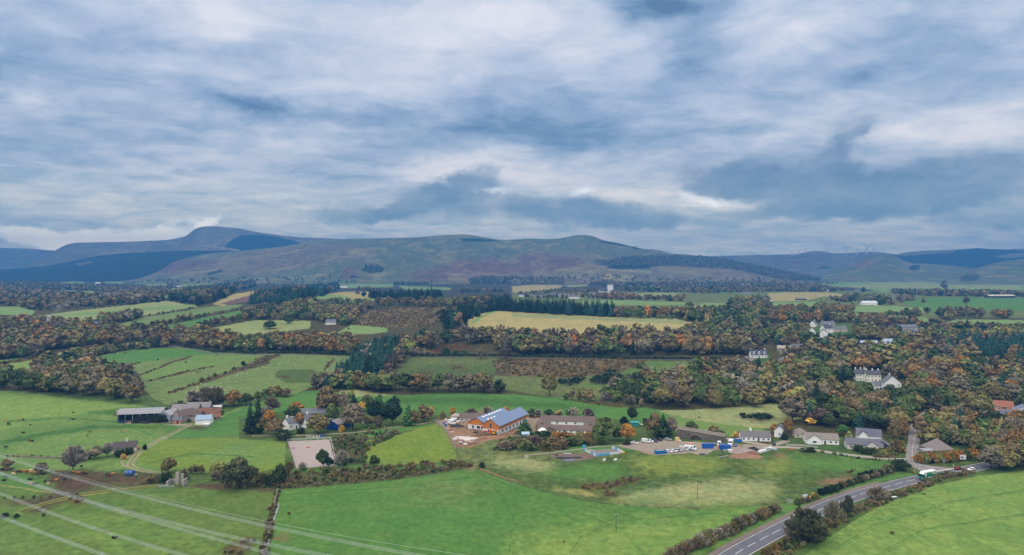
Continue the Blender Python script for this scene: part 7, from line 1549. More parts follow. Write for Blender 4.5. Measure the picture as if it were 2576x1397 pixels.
ribbon('track', smooth_line([ground(*p) for p in M(1, (1990, 820), (1930, 832), (1850, 870), (1750, 920), (1660, 965), (1580, 1005), (1500, 1060)) + B(1, (1420, 40), (1370, 90), (1325, 150), (1310, 200), (1400, 240), (1520, 262), (1650, 270))], 3), (-.5, -1.7), .04, TRACKM)
ribbon('track', smooth_line([ground(*p) for p in B(1, (1400, 60), (1300, 100), (1230, 150), (1240, 195), (1330, 230), (1480, 265))], 3), (.6, -.6), .035, TRACKM)
ribbon('track', smooth_line([ground(*p) for p in M(2, (-40, 952), (200, 950), (450, 945), (700, 935), (900, 925), (1100, 905), (1290, 875), (1400, 865), (1550, 850), (1780, 810))], 4), (1.6, -1.6), .035, P('track_soil', (150, 136, 116), var=.2))
ribbon('path', smooth_line([ground(*p) for p in B(3, (165, 125), (140, 95), (300, 78), (560, 48), (760, 20)) + M(3, (860, 1062), (1150, 1045))], 2), (1.0, -1.0), .04, PATHM)
sheet('arena_sand', [(722, 1110), (828, 1105.5), (836, 1135), (849, 1173), (810, 1175), (746, 1179), (733, 1145)], .05, SANDM)
sheet('sports_court', B(3, (725, 45), (1010, 28), (1110, 72), (850, 98)), .05, COURTM)
sheet('play_ground', B(3, (360, 98), (480, 82), (700, 75), (860, 95), (800, 125), (740, 140), (600, 158), (540, 160), (450, 125)), .04, DIRTM)
sheet('paving', M(1, (1640, 835), (1900, 835), (1930, 825), (1900, 850), (1780, 850)), .03, PATHM)
ribbon('lane', smooth_line([ground(*p) for p in M(1, (1700, 48), (1900, 72), (2150, 120), (2576, 136), (2650, 137)) + M(2, (0, 132), (400, 134), (700, 140), (1000, 156), (1200, 158), (1560, 160), (2000, 158), (2576, 160)) + M(3, (0, 163), (600, 174), (1100, 184), (1640, 188), (2100, 192), (2380, 190))], 6), (1.7, -1.7), .05, asphalt('hill_lane_surface', (118, 116, 118)))
WATER, wn = new_mat('stream_water'); wp = finish(wn, (.30, .33, .36), .15, .5)
for pts, w in ((B(2, (75, 1140), (80, 1099), (105, 1020), (125, 940), (118, 880), (145, 840)), .45), (B(2, (165, 780), (185, 720), (215, 640), (230, 580)), .3), (B(2, (70, 1400), (60, 1250), (75, 1140)), .5)):
 ribbon('stream', smooth_line([ground(*p) for p in pts], 1.5), (w, -w), .08, WATER)
# ------------------------------------------------------------------ bridge
def bridge():
 a = ground(*pz('M', 3, 1662, 975)); b = ground(*pz('M', 3, 2075, 1008))
 o = empty('bridge', a); tag(o, 'long stone road bridge with one low arch beside the car park', 'bridge'); o.rotation_euler = (0, 0, math.atan2(b.y - a.y, b.x - a.x))
 L = (b - a).length; H = 5.6; x0, x1, rise = L * .30, L * .62, 3.0
 pr = [(0, -1), (x0, -1)] + [(x0 + (x1 - x0) * (.5 - .5 * math.cos(math.pi * i / 14)), -.2 + rise * math.sin(math.pi * i / 14)) for i in range(15)] + [(x1, -1), (L + 4, -1), (L + 4, H - 2.2), (0, H)]
 m = MB(); n = len(pr); vs = [(x, y, z) for y in (0, 5.2) for x, z in pr]
 m.add(vs, [(i, (i + 1) % n, n + (i + 1) % n, n + i) for i in range(n)]); bm = bmesh.new(); V = [bm.verts.new(v) for v in vs]
 for i in range(n): bm.faces.new((V[i], V[(i + 1) % n], V[n + (i + 1) % n], V[n + i]))
 f1 = bm.faces.new(V[:n]); f2 = bm.faces.new(V[n:]); bmesh.ops.triangulate(bm, faces=[f1, f2]); bmesh.ops.recalc_face_normals(bm, faces=bm.faces)
 me = bpy.data.meshes.new('bridge_wall'); bm.to_mesh(me); bm.free(); obj('bridge_wall', me, o, P('dark_stone', (112, 104, 98), rough=.95, var=.35, scale=.8))
 for y in (-.05, 4.85):
  w = MB(); w.add([(0, y, H), (L + 4, y, H - 2.2), (L + 4, y + .4, H - 2.2), (0, y + .4, H), (0, y, H + .7), (L + 4, y, H - 1.5), (L + 4, y + .4, H - 1.5), (0, y + .4, H + .7)], [(0, 1, 5, 4), (1, 2, 6, 5), (2, 3, 7, 6), (3, 0, 4, 7), (4, 5, 6, 7)]); w.obj('parapet', P('pale_coping', (176, 166, 154), var=.2), o)
 ar = MB(); q = [(x0 + (x1 - x0) * (.5 - .5 * math.cos(math.pi * i / 14)), -.2 + rise * math.sin(math.pi * i / 14)) for i in range(15)]
 for (xa, za), (xb, zb) in zip(q[:-1], q[1:]): ar.bar((xa, -.04, za + .25), (xb, -.04, zb + .25), .28, 4)
 ar.obj('arch_ring', STONE, o)
bridge()
# ------------------------------------------------------------------ vehicles
_veh = {}
def wheels(o, xs, w, r):
 if ('wheel', r) not in _veh:
  t = MB().bar((0, -.11, 0), (0, .11, 0), r, 16).mesh('wheel', RUBBER); h = MB().bar((0, -.12, 0), (0, .12, 0), r * .55, 10).mesh('rim', STEEL); _veh[('wheel', r)] = (t, h)
 for y in xs:
  for s in (-1, 1):
   k = obj('wheel', _veh[('wheel', r)][0], o); k.location = (s * (w / 2 - .1), y, r); k.rotation_euler = (0, 0, math.pi / 2); obj('rim', _veh[('wheel', r)][1], k)
def car(XY, rz, paint, label, kind='car', cat='car', group=None, z=0):
 """front towards own -y"""
 g = ground(*XY); o = empty({'car': 'parked_car', 'van': 'parked_van', 'estate': 'parked_car', 'pickup': 'pickup_truck'}.get(kind, kind), g + Vector((0, 0, .05 + z)), math.radians(rz)); tag(o, label, cat, group)
 if kind == 'van':
  L, Wd, Ht = 5.2, 1.95, 2.2
  body = [(-2.6, .32), (2.6, .32), (2.6, Ht - .1), (2.4, Ht), (-1.3, Ht), (-1.95, 1.32), (-2.55, 1.1)]
  g1 = [(-1.36, Ht - .1), (-1.95, 1.34), (-1.9, 1.34), (-1.31, Ht - .1)]
  wy = (-1.7, 1.6)
 elif kind == 'pickup':
  body = [(-2.4, .4), (2.4, .4), (2.4, 1.1), (.6, 1.1), (.5, 1.75), (-.7, 1.75), (-1.2, 1.12), (-2.35, .98)]; Wd = 1.8; g1 = [(-.72, 1.7), (-1.2, 1.14), (-1.14, 1.14), (-.66, 1.7)]; wy = (-1.5, 1.4)
 else:
  Wd = 1.78; e = .35 if kind == 'estate' else 0
  body = [(-2.1, .3), (2.1, .3), (2.15, .62), (2.05, .92), (1.55 + e, .98), (1.0 + e * 1.6, 1.4), (-.35, 1.44), (-1.15, .95), (-2.05, .74), (-2.15, .5)]; g1 = [(-.38, 1.40), (-1.13, .97), (-1.08, .97), (-.33, 1.40)]; wy = (-1.32, 1.3)
 key = (kind, paint.name)
 if key not in _veh:
  b = MB().prism(body, -Wd / 2, Wd / 2).mesh('body', paint, bevel=.07)
  ws = MB().prism([(y - .02, z + .02) for y, z in g1], -Wd / 2 + .12, Wd / 2 - .12).mesh('windscreen', GLASS)
  sd = MB()
  for s in (-1, 1):
   if kind == 'van': sd.prism([(-1.25, 1.35), (-.5, 1.35), (-.5, 2.0), (-.95, 2.0)], s * (Wd / 2 - .01) - .015, s * (Wd / 2 - .01) + .015)
   elif kind == 'pickup': sd.prism([(-1.0, 1.15), (.45, 1.15), (.42, 1.65), (-.6, 1.65)], s * (Wd / 2 - .01) - .015, s * (Wd / 2 - .01) + .015)
   else: sd.prism([(-.95, 1.0), (1.35, 1.0), (.95, 1.34), (-.35, 1.36)], s * (Wd / 2 - .01) - .015, s * (Wd / 2 - .01) + .015)
  rw = MB().box((0, 2.1 if kind != 'van' else 2.6, 1.12 if kind != 'van' else 1.6), (Wd * .7, .08, .3 if kind != 'van' else .5)).mesh('rear_window', GLASS)
  _veh[key] = (b, ws, sd.mesh('side_window', GLASS), rw, MB().box((0, 0, 0), (.3, .08, .14)).mesh('headlight', SILVER))
 b, ws, sd, rw, hl = _veh[key]
 obj('body', b, o); obj('windscreen', ws, o); obj('side_windows', sd, o)
 if kind == 'estate' or kind == 'van': obj('rear_window', rw, o)
 for s in (-1, 1):
  h = obj('headlight', hl, o); h.location = (s * Wd * .36, min(p[0] for p in body) - .0, .68 if kind != 'van' else .85)
 wheels(o, wy, Wd, .34)
 return o
CP = 'vehicles in the car park'
car(pz('M', 3, 1155, 1044), 110, BLACKCAR, 'black pickup truck at the entrance of the car park', 'pickup', 'pickup'); car(pz('M', 3, 1232, 1032), 62, WHITEP, 'white saloon car parked alone near the black pickup', 'car', group=CP)
car(pz('M', 3, 1348, 1020), 48, WHITEP, 'white van, first of the row along the trees', 'van', 'van', CP); car(pz('M', 3, 1392, 1014), 40, WHITEP, 'white estate car beside the white van under the trees', 'estate', group=CP); car(pz('M', 3, 1437, 1012), 30, NAVY, 'dark blue car in the row along the trees', 'estate', group=CP); car(pz('M', 3, 1480, 1000), 35, BLACKCAR, 'black car tucked behind the dark blue one', 'car', group=CP); car(pz('M', 3, 1572, 998), 52, SILVER, 'silver car at the end of the row along the trees', 'estate', group=CP)
car(pz('B', 3, 1578, 66), 60, WHITEP, 'white car next to the open blue skip', 'estate', group=CP); car(pz('B', 3, 1626, 60), 55, WHITEP, 'white hatchback, second from the open skip', 'car', group=CP); car(pz('B', 3, 1672, 54), 60, SILVER, 'silver grey car between the white hatchback and the vans', 'estate', group=CP); car(pz('B', 3, 1730, 46), 55, P('greyish_white_paint', (206, 206, 202)), 'greyish van between the cars and the big white van', 'van', 'van', CP)
v = car(pz('B', 3, 1795, 42), 60, WHITEP, 'big white van with blue lower panels in the car park', 'van', 'van', CP); v.scale = (1.15, 1.3, 1.15); MB().box((0, .6, .72), (1.99, 3.4, .5)).obj('lower_panel', BLUE, v)
car(pz('M', 3, 2036, 1045), 165, P('bluish_paint', (84, 112, 150)), 'blue grey car behind the first blue container', 'car', group=CP); car(pz('M', 3, 2086, 1050), -18, WHITEP, 'white van facing out between the two blue containers', 'van', 'van', CP); car(pz('M', 3, 2140, 1042), -20, NAVY, 'dark grey car beside the tall white van', 'estate', group=CP)
v = car(pz('M', 3, 2200, 1045), -24, WHITEP, 'tall long white van behind the second blue container', 'van', 'van', CP); v.scale = (1.15, 1.5, 1.3); car(pz('M', 3, 2250, 1056), -22, P('bluish_paint', (84, 112, 150)), 'grey blue car right of the tall white van', 'car', group=CP)
car(pz('M', 3, 1282, 845), 70, WHITEP, 'white car beside the teal shed above the orange tree', 'car'); car(pz('B', 1, 1362, 30), 75, REDP, 'red car parked beside the small white house', 'estate'); car(pz('M', 1, 1230, 822), 95, P('dark_blue_paint', (34, 52, 96)), 'dark blue vehicle at the left end of the farm yard', 'pickup', 'pickup'); car(pz('M', 4, 1555, 282 + 5), 70, WHITEP, 'white car glimpsed among the trees by the villas', 'car'); car(pz('M', 4, 2170, 380), 90, SILVER, 'silver car in the yard among the right trees', 'estate')
def on_road(px, side, z=.08):
 k = min(range(len(ML) - 1), key=lambda i: abs(px_of(ML[i])[0] - px)); p = ML[k]; d = (ML[k + 1] - ML[k - 1]); d.z = 0; d.normalize(); s = Vector((-d.y, d.x, 0)); q = p + s * side
 return Vector((q.x, q.y, float(land(q.x, q.y)) + z)), math.atan2(d.y, d.x)
q, a = on_road(2438, -1.9); c = car((2436, 1180), 0, WHITEP, 'white car driving on the main road towards the junction', 'estate'); c.name = 'moving_car'; c.location = q; c.rotation_euler = (0, 0, a + math.pi / 2 + math.pi)
q, a = on_road(2424, 1.9); c = car((2424, 1180), 0, P('dark_red_paint', (128, 44, 48)), 'dark red car passing the white car on the main road', 'car'); c.name = 'moving_car'; c.location = q; c.rotation_euler = (0, 0, a - math.pi / 2 + math.pi)
def lorry():
 q, a = on_road(2325, -2.0); o = empty('lorry', q, a - math.pi / 2); tag(o, 'green cabbed lorry with white roofed box body on the main road', 'lorry')
 MB().prism([(-4.9, .55), (-3.0, .55), (-3.0, 2.95), (-4.45, 2.95), (-4.8, 1.75), (-4.95, 1.5)], -1.2, 1.2).obj('cab', GREENP, o, bevel=.06)
 MB().prism([(-4.47, 2.85), (-4.83, 1.8), (-4.87, 1.8), (-4.51, 2.85)], -1.05, 1.05).obj('windscreen', GLASS, o)
 for s in (-1, 1): MB().box((s * 1.21, -3.9, 2.25), (.04, .95, .8)).obj('side_window', GLASS, o); MB().box((s * .85, -4.97, .9), (.4, .08, .22)).obj('headlight', FRAMEW, o); MB().box((s * 1.42, -4.6, 2.2), (.14, .22, .6)).obj('mirror', BLACKCAR, o)
 MB().box((0, -4.97, .72), (2.2, .06, .25)).obj('bumper', DARKSHEET, o); MB().prism([(-4.3, 2.97), (-3.0, 2.97), (-3.0, 3.85), (-3.35, 3.85)], -1.1, 1.1).obj('wind_deflector', WHITEP, o)
 MB().box((0, 1.1, 2.42), (2.46, 7.9, 2.95)).obj('box_body', WHITEP, o, bevel=.04); MB().box((0, 1.1, .82), (1.0, 7.6, .25)).obj('chassis', BLACKCAR, o)
 for s in (-1, 1):
  p = MB().box((s * 1.24, 1.3, 2.45), (.04, 7.1, 2.1)).obj('side_panel', GREENP, o)
  e = MB()
  for k in range(9): e.box((s * 1.265, 1.9 + k * .32, 2.95 + .03 * math.sin(k)), (.02, .2, .34 if k % 3 else .5))
  e.box((s * 1.265, 3.0, 2.5), (.02, 2.6, .1)); e.obj('livery_marks', FRAMEW, p)
  MB().box((s * 1.255, 1.3, 1.75), (.03, 7.1, .5)).obj('livery_band', P('dark_green_paint', (18, 84, 66)), p)
 wheels(o, (-3.9, 2.9, 4.2), 2.4, .5)
lorry()
def container(XY, rz, label, L=6.06, open_top=False):
 o = empty('skip' if open_top else 'container', ground(*XY), math.radians(rz)); tag(o, label, 'skip' if open_top else 'container')
 H = 2.0 if open_top else 2.6
 if open_top:
  m = MB(); t = .1
  for c, s in (((0, -1.2, H / 2), (L, t, H)), ((0, 1.2, H / 2), (L, t, H)), ((-L / 2, 0, H / 2), (t, 2.3, H)), ((L / 2, 0, H / 2), (t, 2.3, H)), ((0, 0, .1), (L - .2, 2.2, .15))): m.box(c, s)
  m.obj('shell', P('skip_blue', (30, 110, 176), var=.12), o); MB().box((0, 0, H - .5), (L - .3, 2.15, .6), top=.9).obj('load', P('rubble_load', (206, 186, 160), var=.4, scale=2), o)
 else:
  m = MB(); n = 24
  pr = []
  MB().box((0, 0, H / 2), (L - .14, 2.3, H - .1)).obj('shell', BLUE, o)
  for k in range(n):
   for s in (-1, 1): m.box((-L / 2 + .25 + k * (L - .5) / (n - 1), s * 1.17, H / 2), (.12, .06, H - .3))
  m.obj('corrugation', BLUE, o); f = MB()
  for s in (-1, 1):
   for z in (.08, H - .08): f.box((0, s * 1.2, z), (L, .1, .16))
   for x in (-1, 1): f.box((x * (L / 2 - .05), s * 1.2, H / 2), (.12, .12, H))
  f.obj('frame', P('darker_blue', (22, 78, 156), var=.1), o)
  for s in (-1, 1): MB().box((L / 2 - .02, s * .56, H / 2), (.08, 1.08, H - .35)).obj('door', BLUE, o)
container(pz('M', 3, 1970, 1076), 2, 'blue shipping container nearer the bridge arch'); container(pz('M', 3, 2142, 1088), -3, 'blue shipping container nearer the earth heaps'); container(pz('B', 3, 1492, 76), 12, 'open blue skip full of pale rubble', 6, True); container(pz('M', 3, 2275, 1012), -8, 'small green skip behind the parked vehicles', 4, True)
# ------------------------------------------------------------------ heaps, pallets and machines
def heap_thing(XY, r, h, label, mat, name='earth_heap', cat='heap', sx=1.0, seed=1):
 n, m = 12, 28; vs = []; rr = random.Random(seed); ph = [rr.uniform(0, 6) for _ in range(4)]
 for i in range(n + 1):
  t = i / n
  for j in range(m):
   a = 2 * math.pi * j / m; k = 1 + .16 * math.sin(2 * a + ph[0]) + .1 * math.sin(3 * a + ph[1]) + .07 * math.sin(7 * a + ph[2])
   vs.append((r * t * k * math.cos(a) * sx, r * t * k * math.sin(a), h * (1 - t ** 1.25) * (1 + .12 * math.sin(5 * a + ph[3] + t * 6)) - .1))
 o = obj(name, mesh_np(name, vs, [(i * m + j, (i + 1) * m + j, (i + 1) * m + (j + 1) % m, i * m + (j + 1) % m) for i in range(n) for j in range(m)], True), None, mat)
 o.location = ground(*XY); tag(o, label, cat); return o
def round_bale(XY, label, mat, L):
 o = MB().bar((-.7 * L, 0, .62), (.7 * L, 0, .62), .66, 14).obj('wrapped_bale', mat, bevel=.12); o.location = ground(*XY); o.rotation_euler = (0, 0, .8); tag(o, label, 'bale')
SOILB = P('brown_soil', (150, 118, 98), rough=1, spec=.05, var=.4, scale=1.5); BLACKSOIL = P('black_chips', (62, 66, 72), rough=1, spec=.05, var=.4, scale=2); GREYR = P('grey_rubble', (158, 144, 140), rough=1, var=.4, scale=2)
heap_thing(pz('M', 2, 2020, 862), 3.6, 1.9, 'black chippings heap by the site entrance', BLACKSOIL, sx=1.3); heap_thing(pz('B', 3, 2340, 105), 6.2, 1.6, 'wide brown spoil heap beside the village road', SOILB, sx=1.3, seed=3); heap_thing(pz('B', 3, 2320, 60), 6, 2.4, 'grey rubble heap behind the wide brown one', GREYR, sx=1.3, seed=4); heap_thing(pz('B', 3, 2432, 46), 4.4, 2.2, 'dark grey chippings cone by the village road', BLACKSOIL, sx=1.2, seed=5); heap_thing(pz('B', 3, 2410, 78), 4, 1.4, 'reddish brown soil heap before the dark cone', P('red_soil', (124, 84, 68), var=.3), sx=1.4, seed=6)
heap_thing(pz('B', 3, 520, 122), 3.2, .7, 'black rubber mound on the play ground, nearer the path', BLACKSOIL, 'play_mound', 'mound', 1.5, 7); heap_thing(pz('B', 3, 650, 118), 2.6, .6, 'black rubber mound on the play ground, nearer the court', BLACKSOIL, 'play_mound', 'mound', 1.5, 8); heap_thing(pz('M', 2, 2090, 972), 4.6, .8, 'pale rubble spread in front of the new hall', P('pale_rubble', (206, 196, 192), var=.35, scale=2), 'rubble_heap', 'heap', 1.6, 9); heap_thing(pz('M', 2, 2210, 968), 2.6, .7, 'brown soil mound before the new hall', SOILB, sx=1.6, seed=10); heap_thing(pz('M', 2, 2330, 965), 4, .6, 'long low soil bank before the new hall doors', SOILB, sx=2.2, seed=11); round_bale(pz('B', 3, 928, 152), 'white wrapped round bale in the grass below the court', WHITEP, 1); round_bale(pz('B', 3, 1040, 150), 'white wrapped bale with yellow end below the court', WHITEP, 1.3)
def pallet(XY, rz, s, mat, label, name='pallet_stack', cat='pallet'):
 o = empty(name, ground(*XY), math.radians(rz)); tag(o, label, cat); MB().box((0, 0, .08), (s[0], s[1], .14)).obj('pallet_base', WOODP, o); MB().box((0, 0, .17 + s[2] / 2), (s[0] * .96, s[1] * .96, s[2]), top=.94).obj('load', mat, o, bevel=.05)
PSTONE = P('pink_blocks', (212, 168, 156), var=.2); BAG = P('white_bag', (228, 226, 224), var=.1)
for k, (x, y, r, s, m, l) in enumerate(((1930, 890, 20, (2.2, 2, 1), PSTONE, 'pink block stack by the site fence'), (1975, 925, 40, (2.4, 2, .8), PSTONE, 'pinkish slab stack at the bend of the site fence'), (2000, 998, 35, (2.6, 1.8, 1.1), BAG, 'white sheeted stack by the site fence'), (2015, 975, 10, (1.2, 1.2, .9), BAG, 'small white bag beside the pale rubble'), (2060, 1022, 10, (2.4, 1.1, .6), P('bluewhite', (190, 206, 226)), 'blue and white board stack on the site'), (2128, 1008, 5, (3.6, 1.6, 1), BAG, 'long white wrapped stack in the middle of the site'), (2105, 1045, 15, (2.2, 1.6, .7), BAG, 'white pile at the front of the site'), (2165, 1018, 12, (2.0, 1.2, .5), PSTONE, 'red tile pack beside the grey beams'), (2400, 970, 8, (2.4, 1.2, .5), ORANGE, 'orange barrier stack on the site bank'), (1890, 832, 0, (1.2, 1.2, 1.2), BLUE, 'blue tank by the site fence'), (1908, 852, 0, (1.6, 1.4, 1.1), BLUE, 'larger blue tank by the site fence'), (1912, 800, 0, (2, 1.2, 1), BAG, 'white bag by the site gate'), (2060, 818, 0, (2.6, 1.4, 1.2), P('grey_boards', (176, 182, 188)), 'grey board stack behind the white lorries'))):
 pallet(pz('M', 2, x, y), r, s, m, l)
m = MB()
for k in range(6): m.box((0, (k % 3 - 1) * .35, .2 + .3 * (k // 3)), (5.6, .3, .25))
o = m.obj('beam_stack', P('grey_beams', (150, 144, 140), var=.2)); o.location = ground(*pz('M', 2, 2190, 1025)); o.rotation_euler = (0, 0, .5); tag(o, 'stack of long grey beams at the front of the site', 'beam stack')
for k, (row, i, x, y, r, s, mt, l) in enumerate((('M', 3, 1662, 1008, 0, (2.4, 2, 2.2), P('straw_wrap', (226, 196, 128)), 'tall yellowish crate at the back of the car park'), ('M', 3, 1690, 1012, 0, (1.4, 1.2, .9), BAG, 'white bag beside the yellowish crate'), ('M', 3, 1782, 1030, 0, (3.4, 2, .35), P('red_white', (226, 160, 150)), 'flat red and white board pile in the car park'), ('M', 3, 2090, 1078, 0, (1.6, 1.4, .9), P('salmon_tarp', (240, 130, 108)), 'salmon red tarpaulin pack beside the second container'), ('B', 3, 2150, 55, 10, (3, 2, .8), P('dull_green', (132, 156, 142)), 'dull green pile behind the second container'), ('B', 3, 2195, 58, 5, (2.4, 2, 1.2), BAG, 'white bulk bag behind the second container'), ('M', 3, 2305, 1056, 0, (1, .6, .4), ORANGE, 'orange barrier block on the grass near the village road'), ('B', 3, 2520, 62, 35, (6.5, 1.9, 1.1), WHITEP, 'long white wrapped pipe bundle by the heaps'), ('B', 3, 2560, 45, 20, (4, 3, 1.4), P('grey_boards', (176, 182, 188)), 'grey pallet pile behind the white pipes'), ('B', 4, 20, 35, 20, (3, 1.8, 1.2), WHITEP, 'white wrapped pack beside the pipe bundle'), ('B', 4, 70, 42, 10, (2.2, 1.4, 1), P('bluewhite', (190, 206, 226)), 'blue white pack, last by the village road'), ('B', 4, 60, -2, 5, (2, 1.2, 1.4), DARKSHEET, 'dark trailer at the village road end of the heaps'), ('B', 4, 235, 40, 8, (4, .5, .3), ORANGE, 'orange plastic barrier lying by the village road'), ('B', 3, 1915, 88, 10, (3.4, 1.6, .4), DARKSHEET, 'dark scrap on the edge of the car park'), ('B', 3, 724, 14, 4, (2.2, 1.4, 1.1), P('light_blue', (70, 176, 214)), 'light blue bin store by the path'), ('B', 3, 580, 148, 12, (5.6, 1.3, .25), P('light_blue_panel', (120, 152, 188)), 'blue panel lying on the play ground'), ('B', 3, 560, 86, 5, (4.6, 1.2, .6), P('grey_boards', (176, 182, 188)), 'grey timber stack behind the play ground'))):
 pallet(pz(row, i, x, y), r, s, mt, l, 'goods_stack', 'stack')
m = MB().bar((-3.4, 0, .2), (3.4, 0, .2), .18, 8); o = m.obj('pipe', P('grey_boards', (176, 182, 188))); o.location = ground(*pz('B', 3, 2132, 108)); o.rotation_euler = (0, 0, .45); tag(o, 'long grey pipe lying in the yellowish grass', 'pipe')
def excavator(XY, rz, label, col):
 o = empty('excavator', ground(*XY), math.radians(rz)); tag(o, label, 'excavator')
 for s in (-1, 1): MB().prism([(-1.3, .12), (-1.1, 0), (1.1, 0), (1.3, .12), (1.3, .45), (1.1, .58), (-1.1, .58), (-1.3, .45)], s * .75 - .2, s * .75 + .2).obj('track', RUBBER, o)
 b = MB().box((0, .3, 1.0), (1.7, 1.9, .8)).obj('body', col, o, bevel=.08); c = MB().box((-.4, -.35, 1.55), (.9, 1.0, 1.2), top=.85).obj('cab', col, o, bevel=.05); MB().box((-.4, -.38, 1.65), (.94, .8, .6), top=.9).obj('cab_glass', GLASS, c)
 bo = MB().bar((.3, -.6, 1.2), (.3, -1.9, 2.5), .16, 6).bar((.3, -1.9, 2.5), (.3, -3.0, 1.4), .13, 6).obj('boom', col, o); MB().prism([(-3.3, .6), (-2.8, .9), (-2.9, 1.5), (-3.2, 1.4)], .05, .6).obj('bucket', DARKSHEET, bo)
excavator(pz('M', 2, 2210, 922), -100, 'grey excavator working at the door of the left wing', P('machine_grey', (120, 116, 112))); excavator(pz('M', 2, 2385, 932), 70, 'orange excavator before the right gable of the new hall', ORANGE); excavator(pz('M', 2, 2400, 940), 90, 'small yellow excavator at the corner of the new hall', YELLOW)
def dumper(XY, rz, label, col):
 o = empty('dumper', ground(*XY), math.radians(rz)); tag(o, label, 'dumper'); MB().box((0, .6, .75), (1.2, 1.3, .6)).obj('body', col, o, bevel=.06); MB().prism([(-1.4, .6), (-.3, .6), (-.1, 1.3), (-1.7, 1.3)], -.75, .75).obj('skip_bucket', col, o); wheels(o, (-.8, .8), 1.5, .4)
 f = MB(); [f.bar((s * .5, .3, 1), (s * .5, .3, 2.1), .04, 5) for s in (-1, 1)]; f.bar((-.5, .3, 2.1), (.5, .3, 2.1), .04, 5); f.obj('roll_bar', DARKSHEET, o)
dumper(pz('M', 2, 2305, 918), 90, 'orange red dumper between the two wings of the new hall', P('red_orange', (232, 84, 50)))
for x, y, r, l in ((1975, 838, 60, 'white lorry with yellow front at the site entrance, nearer the fence'), (2000, 822, 60, 'white lorry behind the yellow fronted one at the site entrance')):
 v = car(pz('M', 2, x, y), r, WHITEP, l, 'van', 'lorry'); v.name = 'parked_lorry'; v.scale = (1.15, 1.2, 1.35)
 if 'nearer' in l: MB().box((0, -2.62, .95), (1.5, .1, .9)).obj('front_panel', YELLOW, v)
# ------------------------------------------------------------------ sports court boards, goal, play things, arena things
def board_wall(name, label, a, b, h, mats):
 A = ground(*a); Bv = ground(*b); o = empty(name, A); tag(o, label, 'court wall', 'boards round the sports court')
 n = len(mats)
 for k in range(n):
  p = A.lerp(Bv, k / n) - A; q = A.lerp(Bv, (k + 1) / n) - A; d = (q - p).normalized(); s = Vector((-d.y, d.x, 0)) * .06
  MB().add([p - s - Vector((0, 0, .2)), q - s - Vector((0, 0, .2)), q + s - Vector((0, 0, .2)), p + s - Vector((0, 0, .2)), p - s + Vector((0, 0, h)), q - s + Vector((0, 0, h)), q + s + Vector((0, 0, h)), p + s + Vector((0, 0, h))], [(3, 2, 1, 0), (4, 5, 6, 7), (0, 1, 5, 4), (1, 2, 6, 5), (2, 3, 7, 6), (3, 0, 4, 7)]).obj('board', mats[k], o)
LB = P('light_blue_board', (104, 176, 226), var=.08); WB = P('white_board', (224, 226, 228), var=.08); c4 = B(3, (712, 42), (1005, 24), (1118, 74), (846, 106))
board_wall('court_wall', 'long front board of the sports court, blue then white', c4[3], c4[2], 1.25, [LB, LB, LB, WB, WB, WB]); board_wall('court_wall', 'left end board of the sports court, blue at both ends', c4[0], c4[3], 1.25, [LB, WB, WB, LB, WB]); board_wall('court_wall', 'right end board of the sports court with a blue goal panel', c4[1], c4[2], 1.5, [WB, LB, WB, WB])
g = ground(*B(3, (800, 75))[0]); f = MB()
for y in (-1.5, 1.5): f.bar((0, y, 0), (0, y, 2), .06, 6); f.bar((0, y, 2), (1, y, 1.6), .05, 6); f.bar((1, y, 0), (1, y, 1.6), .05, 6)
f.bar((0, -1.5, 2), (0, 1.5, 2), .06, 6); f.bar((1, -1.5, 1.6), (1, 1.5, 1.6), .05, 6); o = f.obj('goal', WHITEP); o.location = g; o.rotation_euler = (0, 0, 1.0); tag(o, 'white goal frame at the left end of the sports court', 'goal')
o = obj('ball', MB().bar((0, 0, 0), (0, 0, .01), .1, 4).mesh('x', YELLOW)); bm = bmesh.new(); bmesh.ops.create_uvsphere(bm, u_segments=16, v_segments=10, radius=.75); bm.to_mesh(o.data); bm.free(); o.location = ground(*B(3, (1122, 80))[0]) + Vector((0, 0, .7)); o.name = 'barrel'; tag(o, 'round yellow tank at the corner of the sports court', 'tank')
JP = 'white jumps stored behind the arena'
for k, (x, l) in enumerate(((522, 'white jump wing, leftmost behind the arena'), (560, 'white jump with two poles behind the arena, second from left'), (595, 'white jump pole rack behind the arena, third from left'), (628, 'tall white jump wing behind the arena beside the blue block'))):
 f = MB()
 for s in (-1, 1): f.box((s * .9, 0, .7), (.12, .5, 1.5)); f.box((s * .9, 0, .1), (.5, .6, .1))
 for z in (.5, .9, 1.2): f.bar((-.9, 0, z), (.9, 0, z), .06, 6)
 o = f.obj('show_jump', WHITEP); o.location = ground(*pz('M', 2, x, 972)); o.rotation_euler = (0, 0, .3 * k); tag(o, l, 'jump', JP)
pallet(pz('M', 2, 665, 964), 5, (2.4, 1.2, .9), BLUE, 'blue block beside the white jumps', 'jump_block', 'block')
for x, y, l, mt in ((372, 1080, 'red and white pole stand on the sand, nearer the left rail', REDP), (524, 1072, 'red pole stand in the middle of the sand arena', REDP)):
 f = MB().box((0, 0, .25), (1.8, .14, .5)).box((0, 0, .55), (.14, 1.2, .1)); o = f.obj('pole_stand', mt); o.location = ground(*pz('M', 2, x, y)); tag(o, l, 'pole stand')
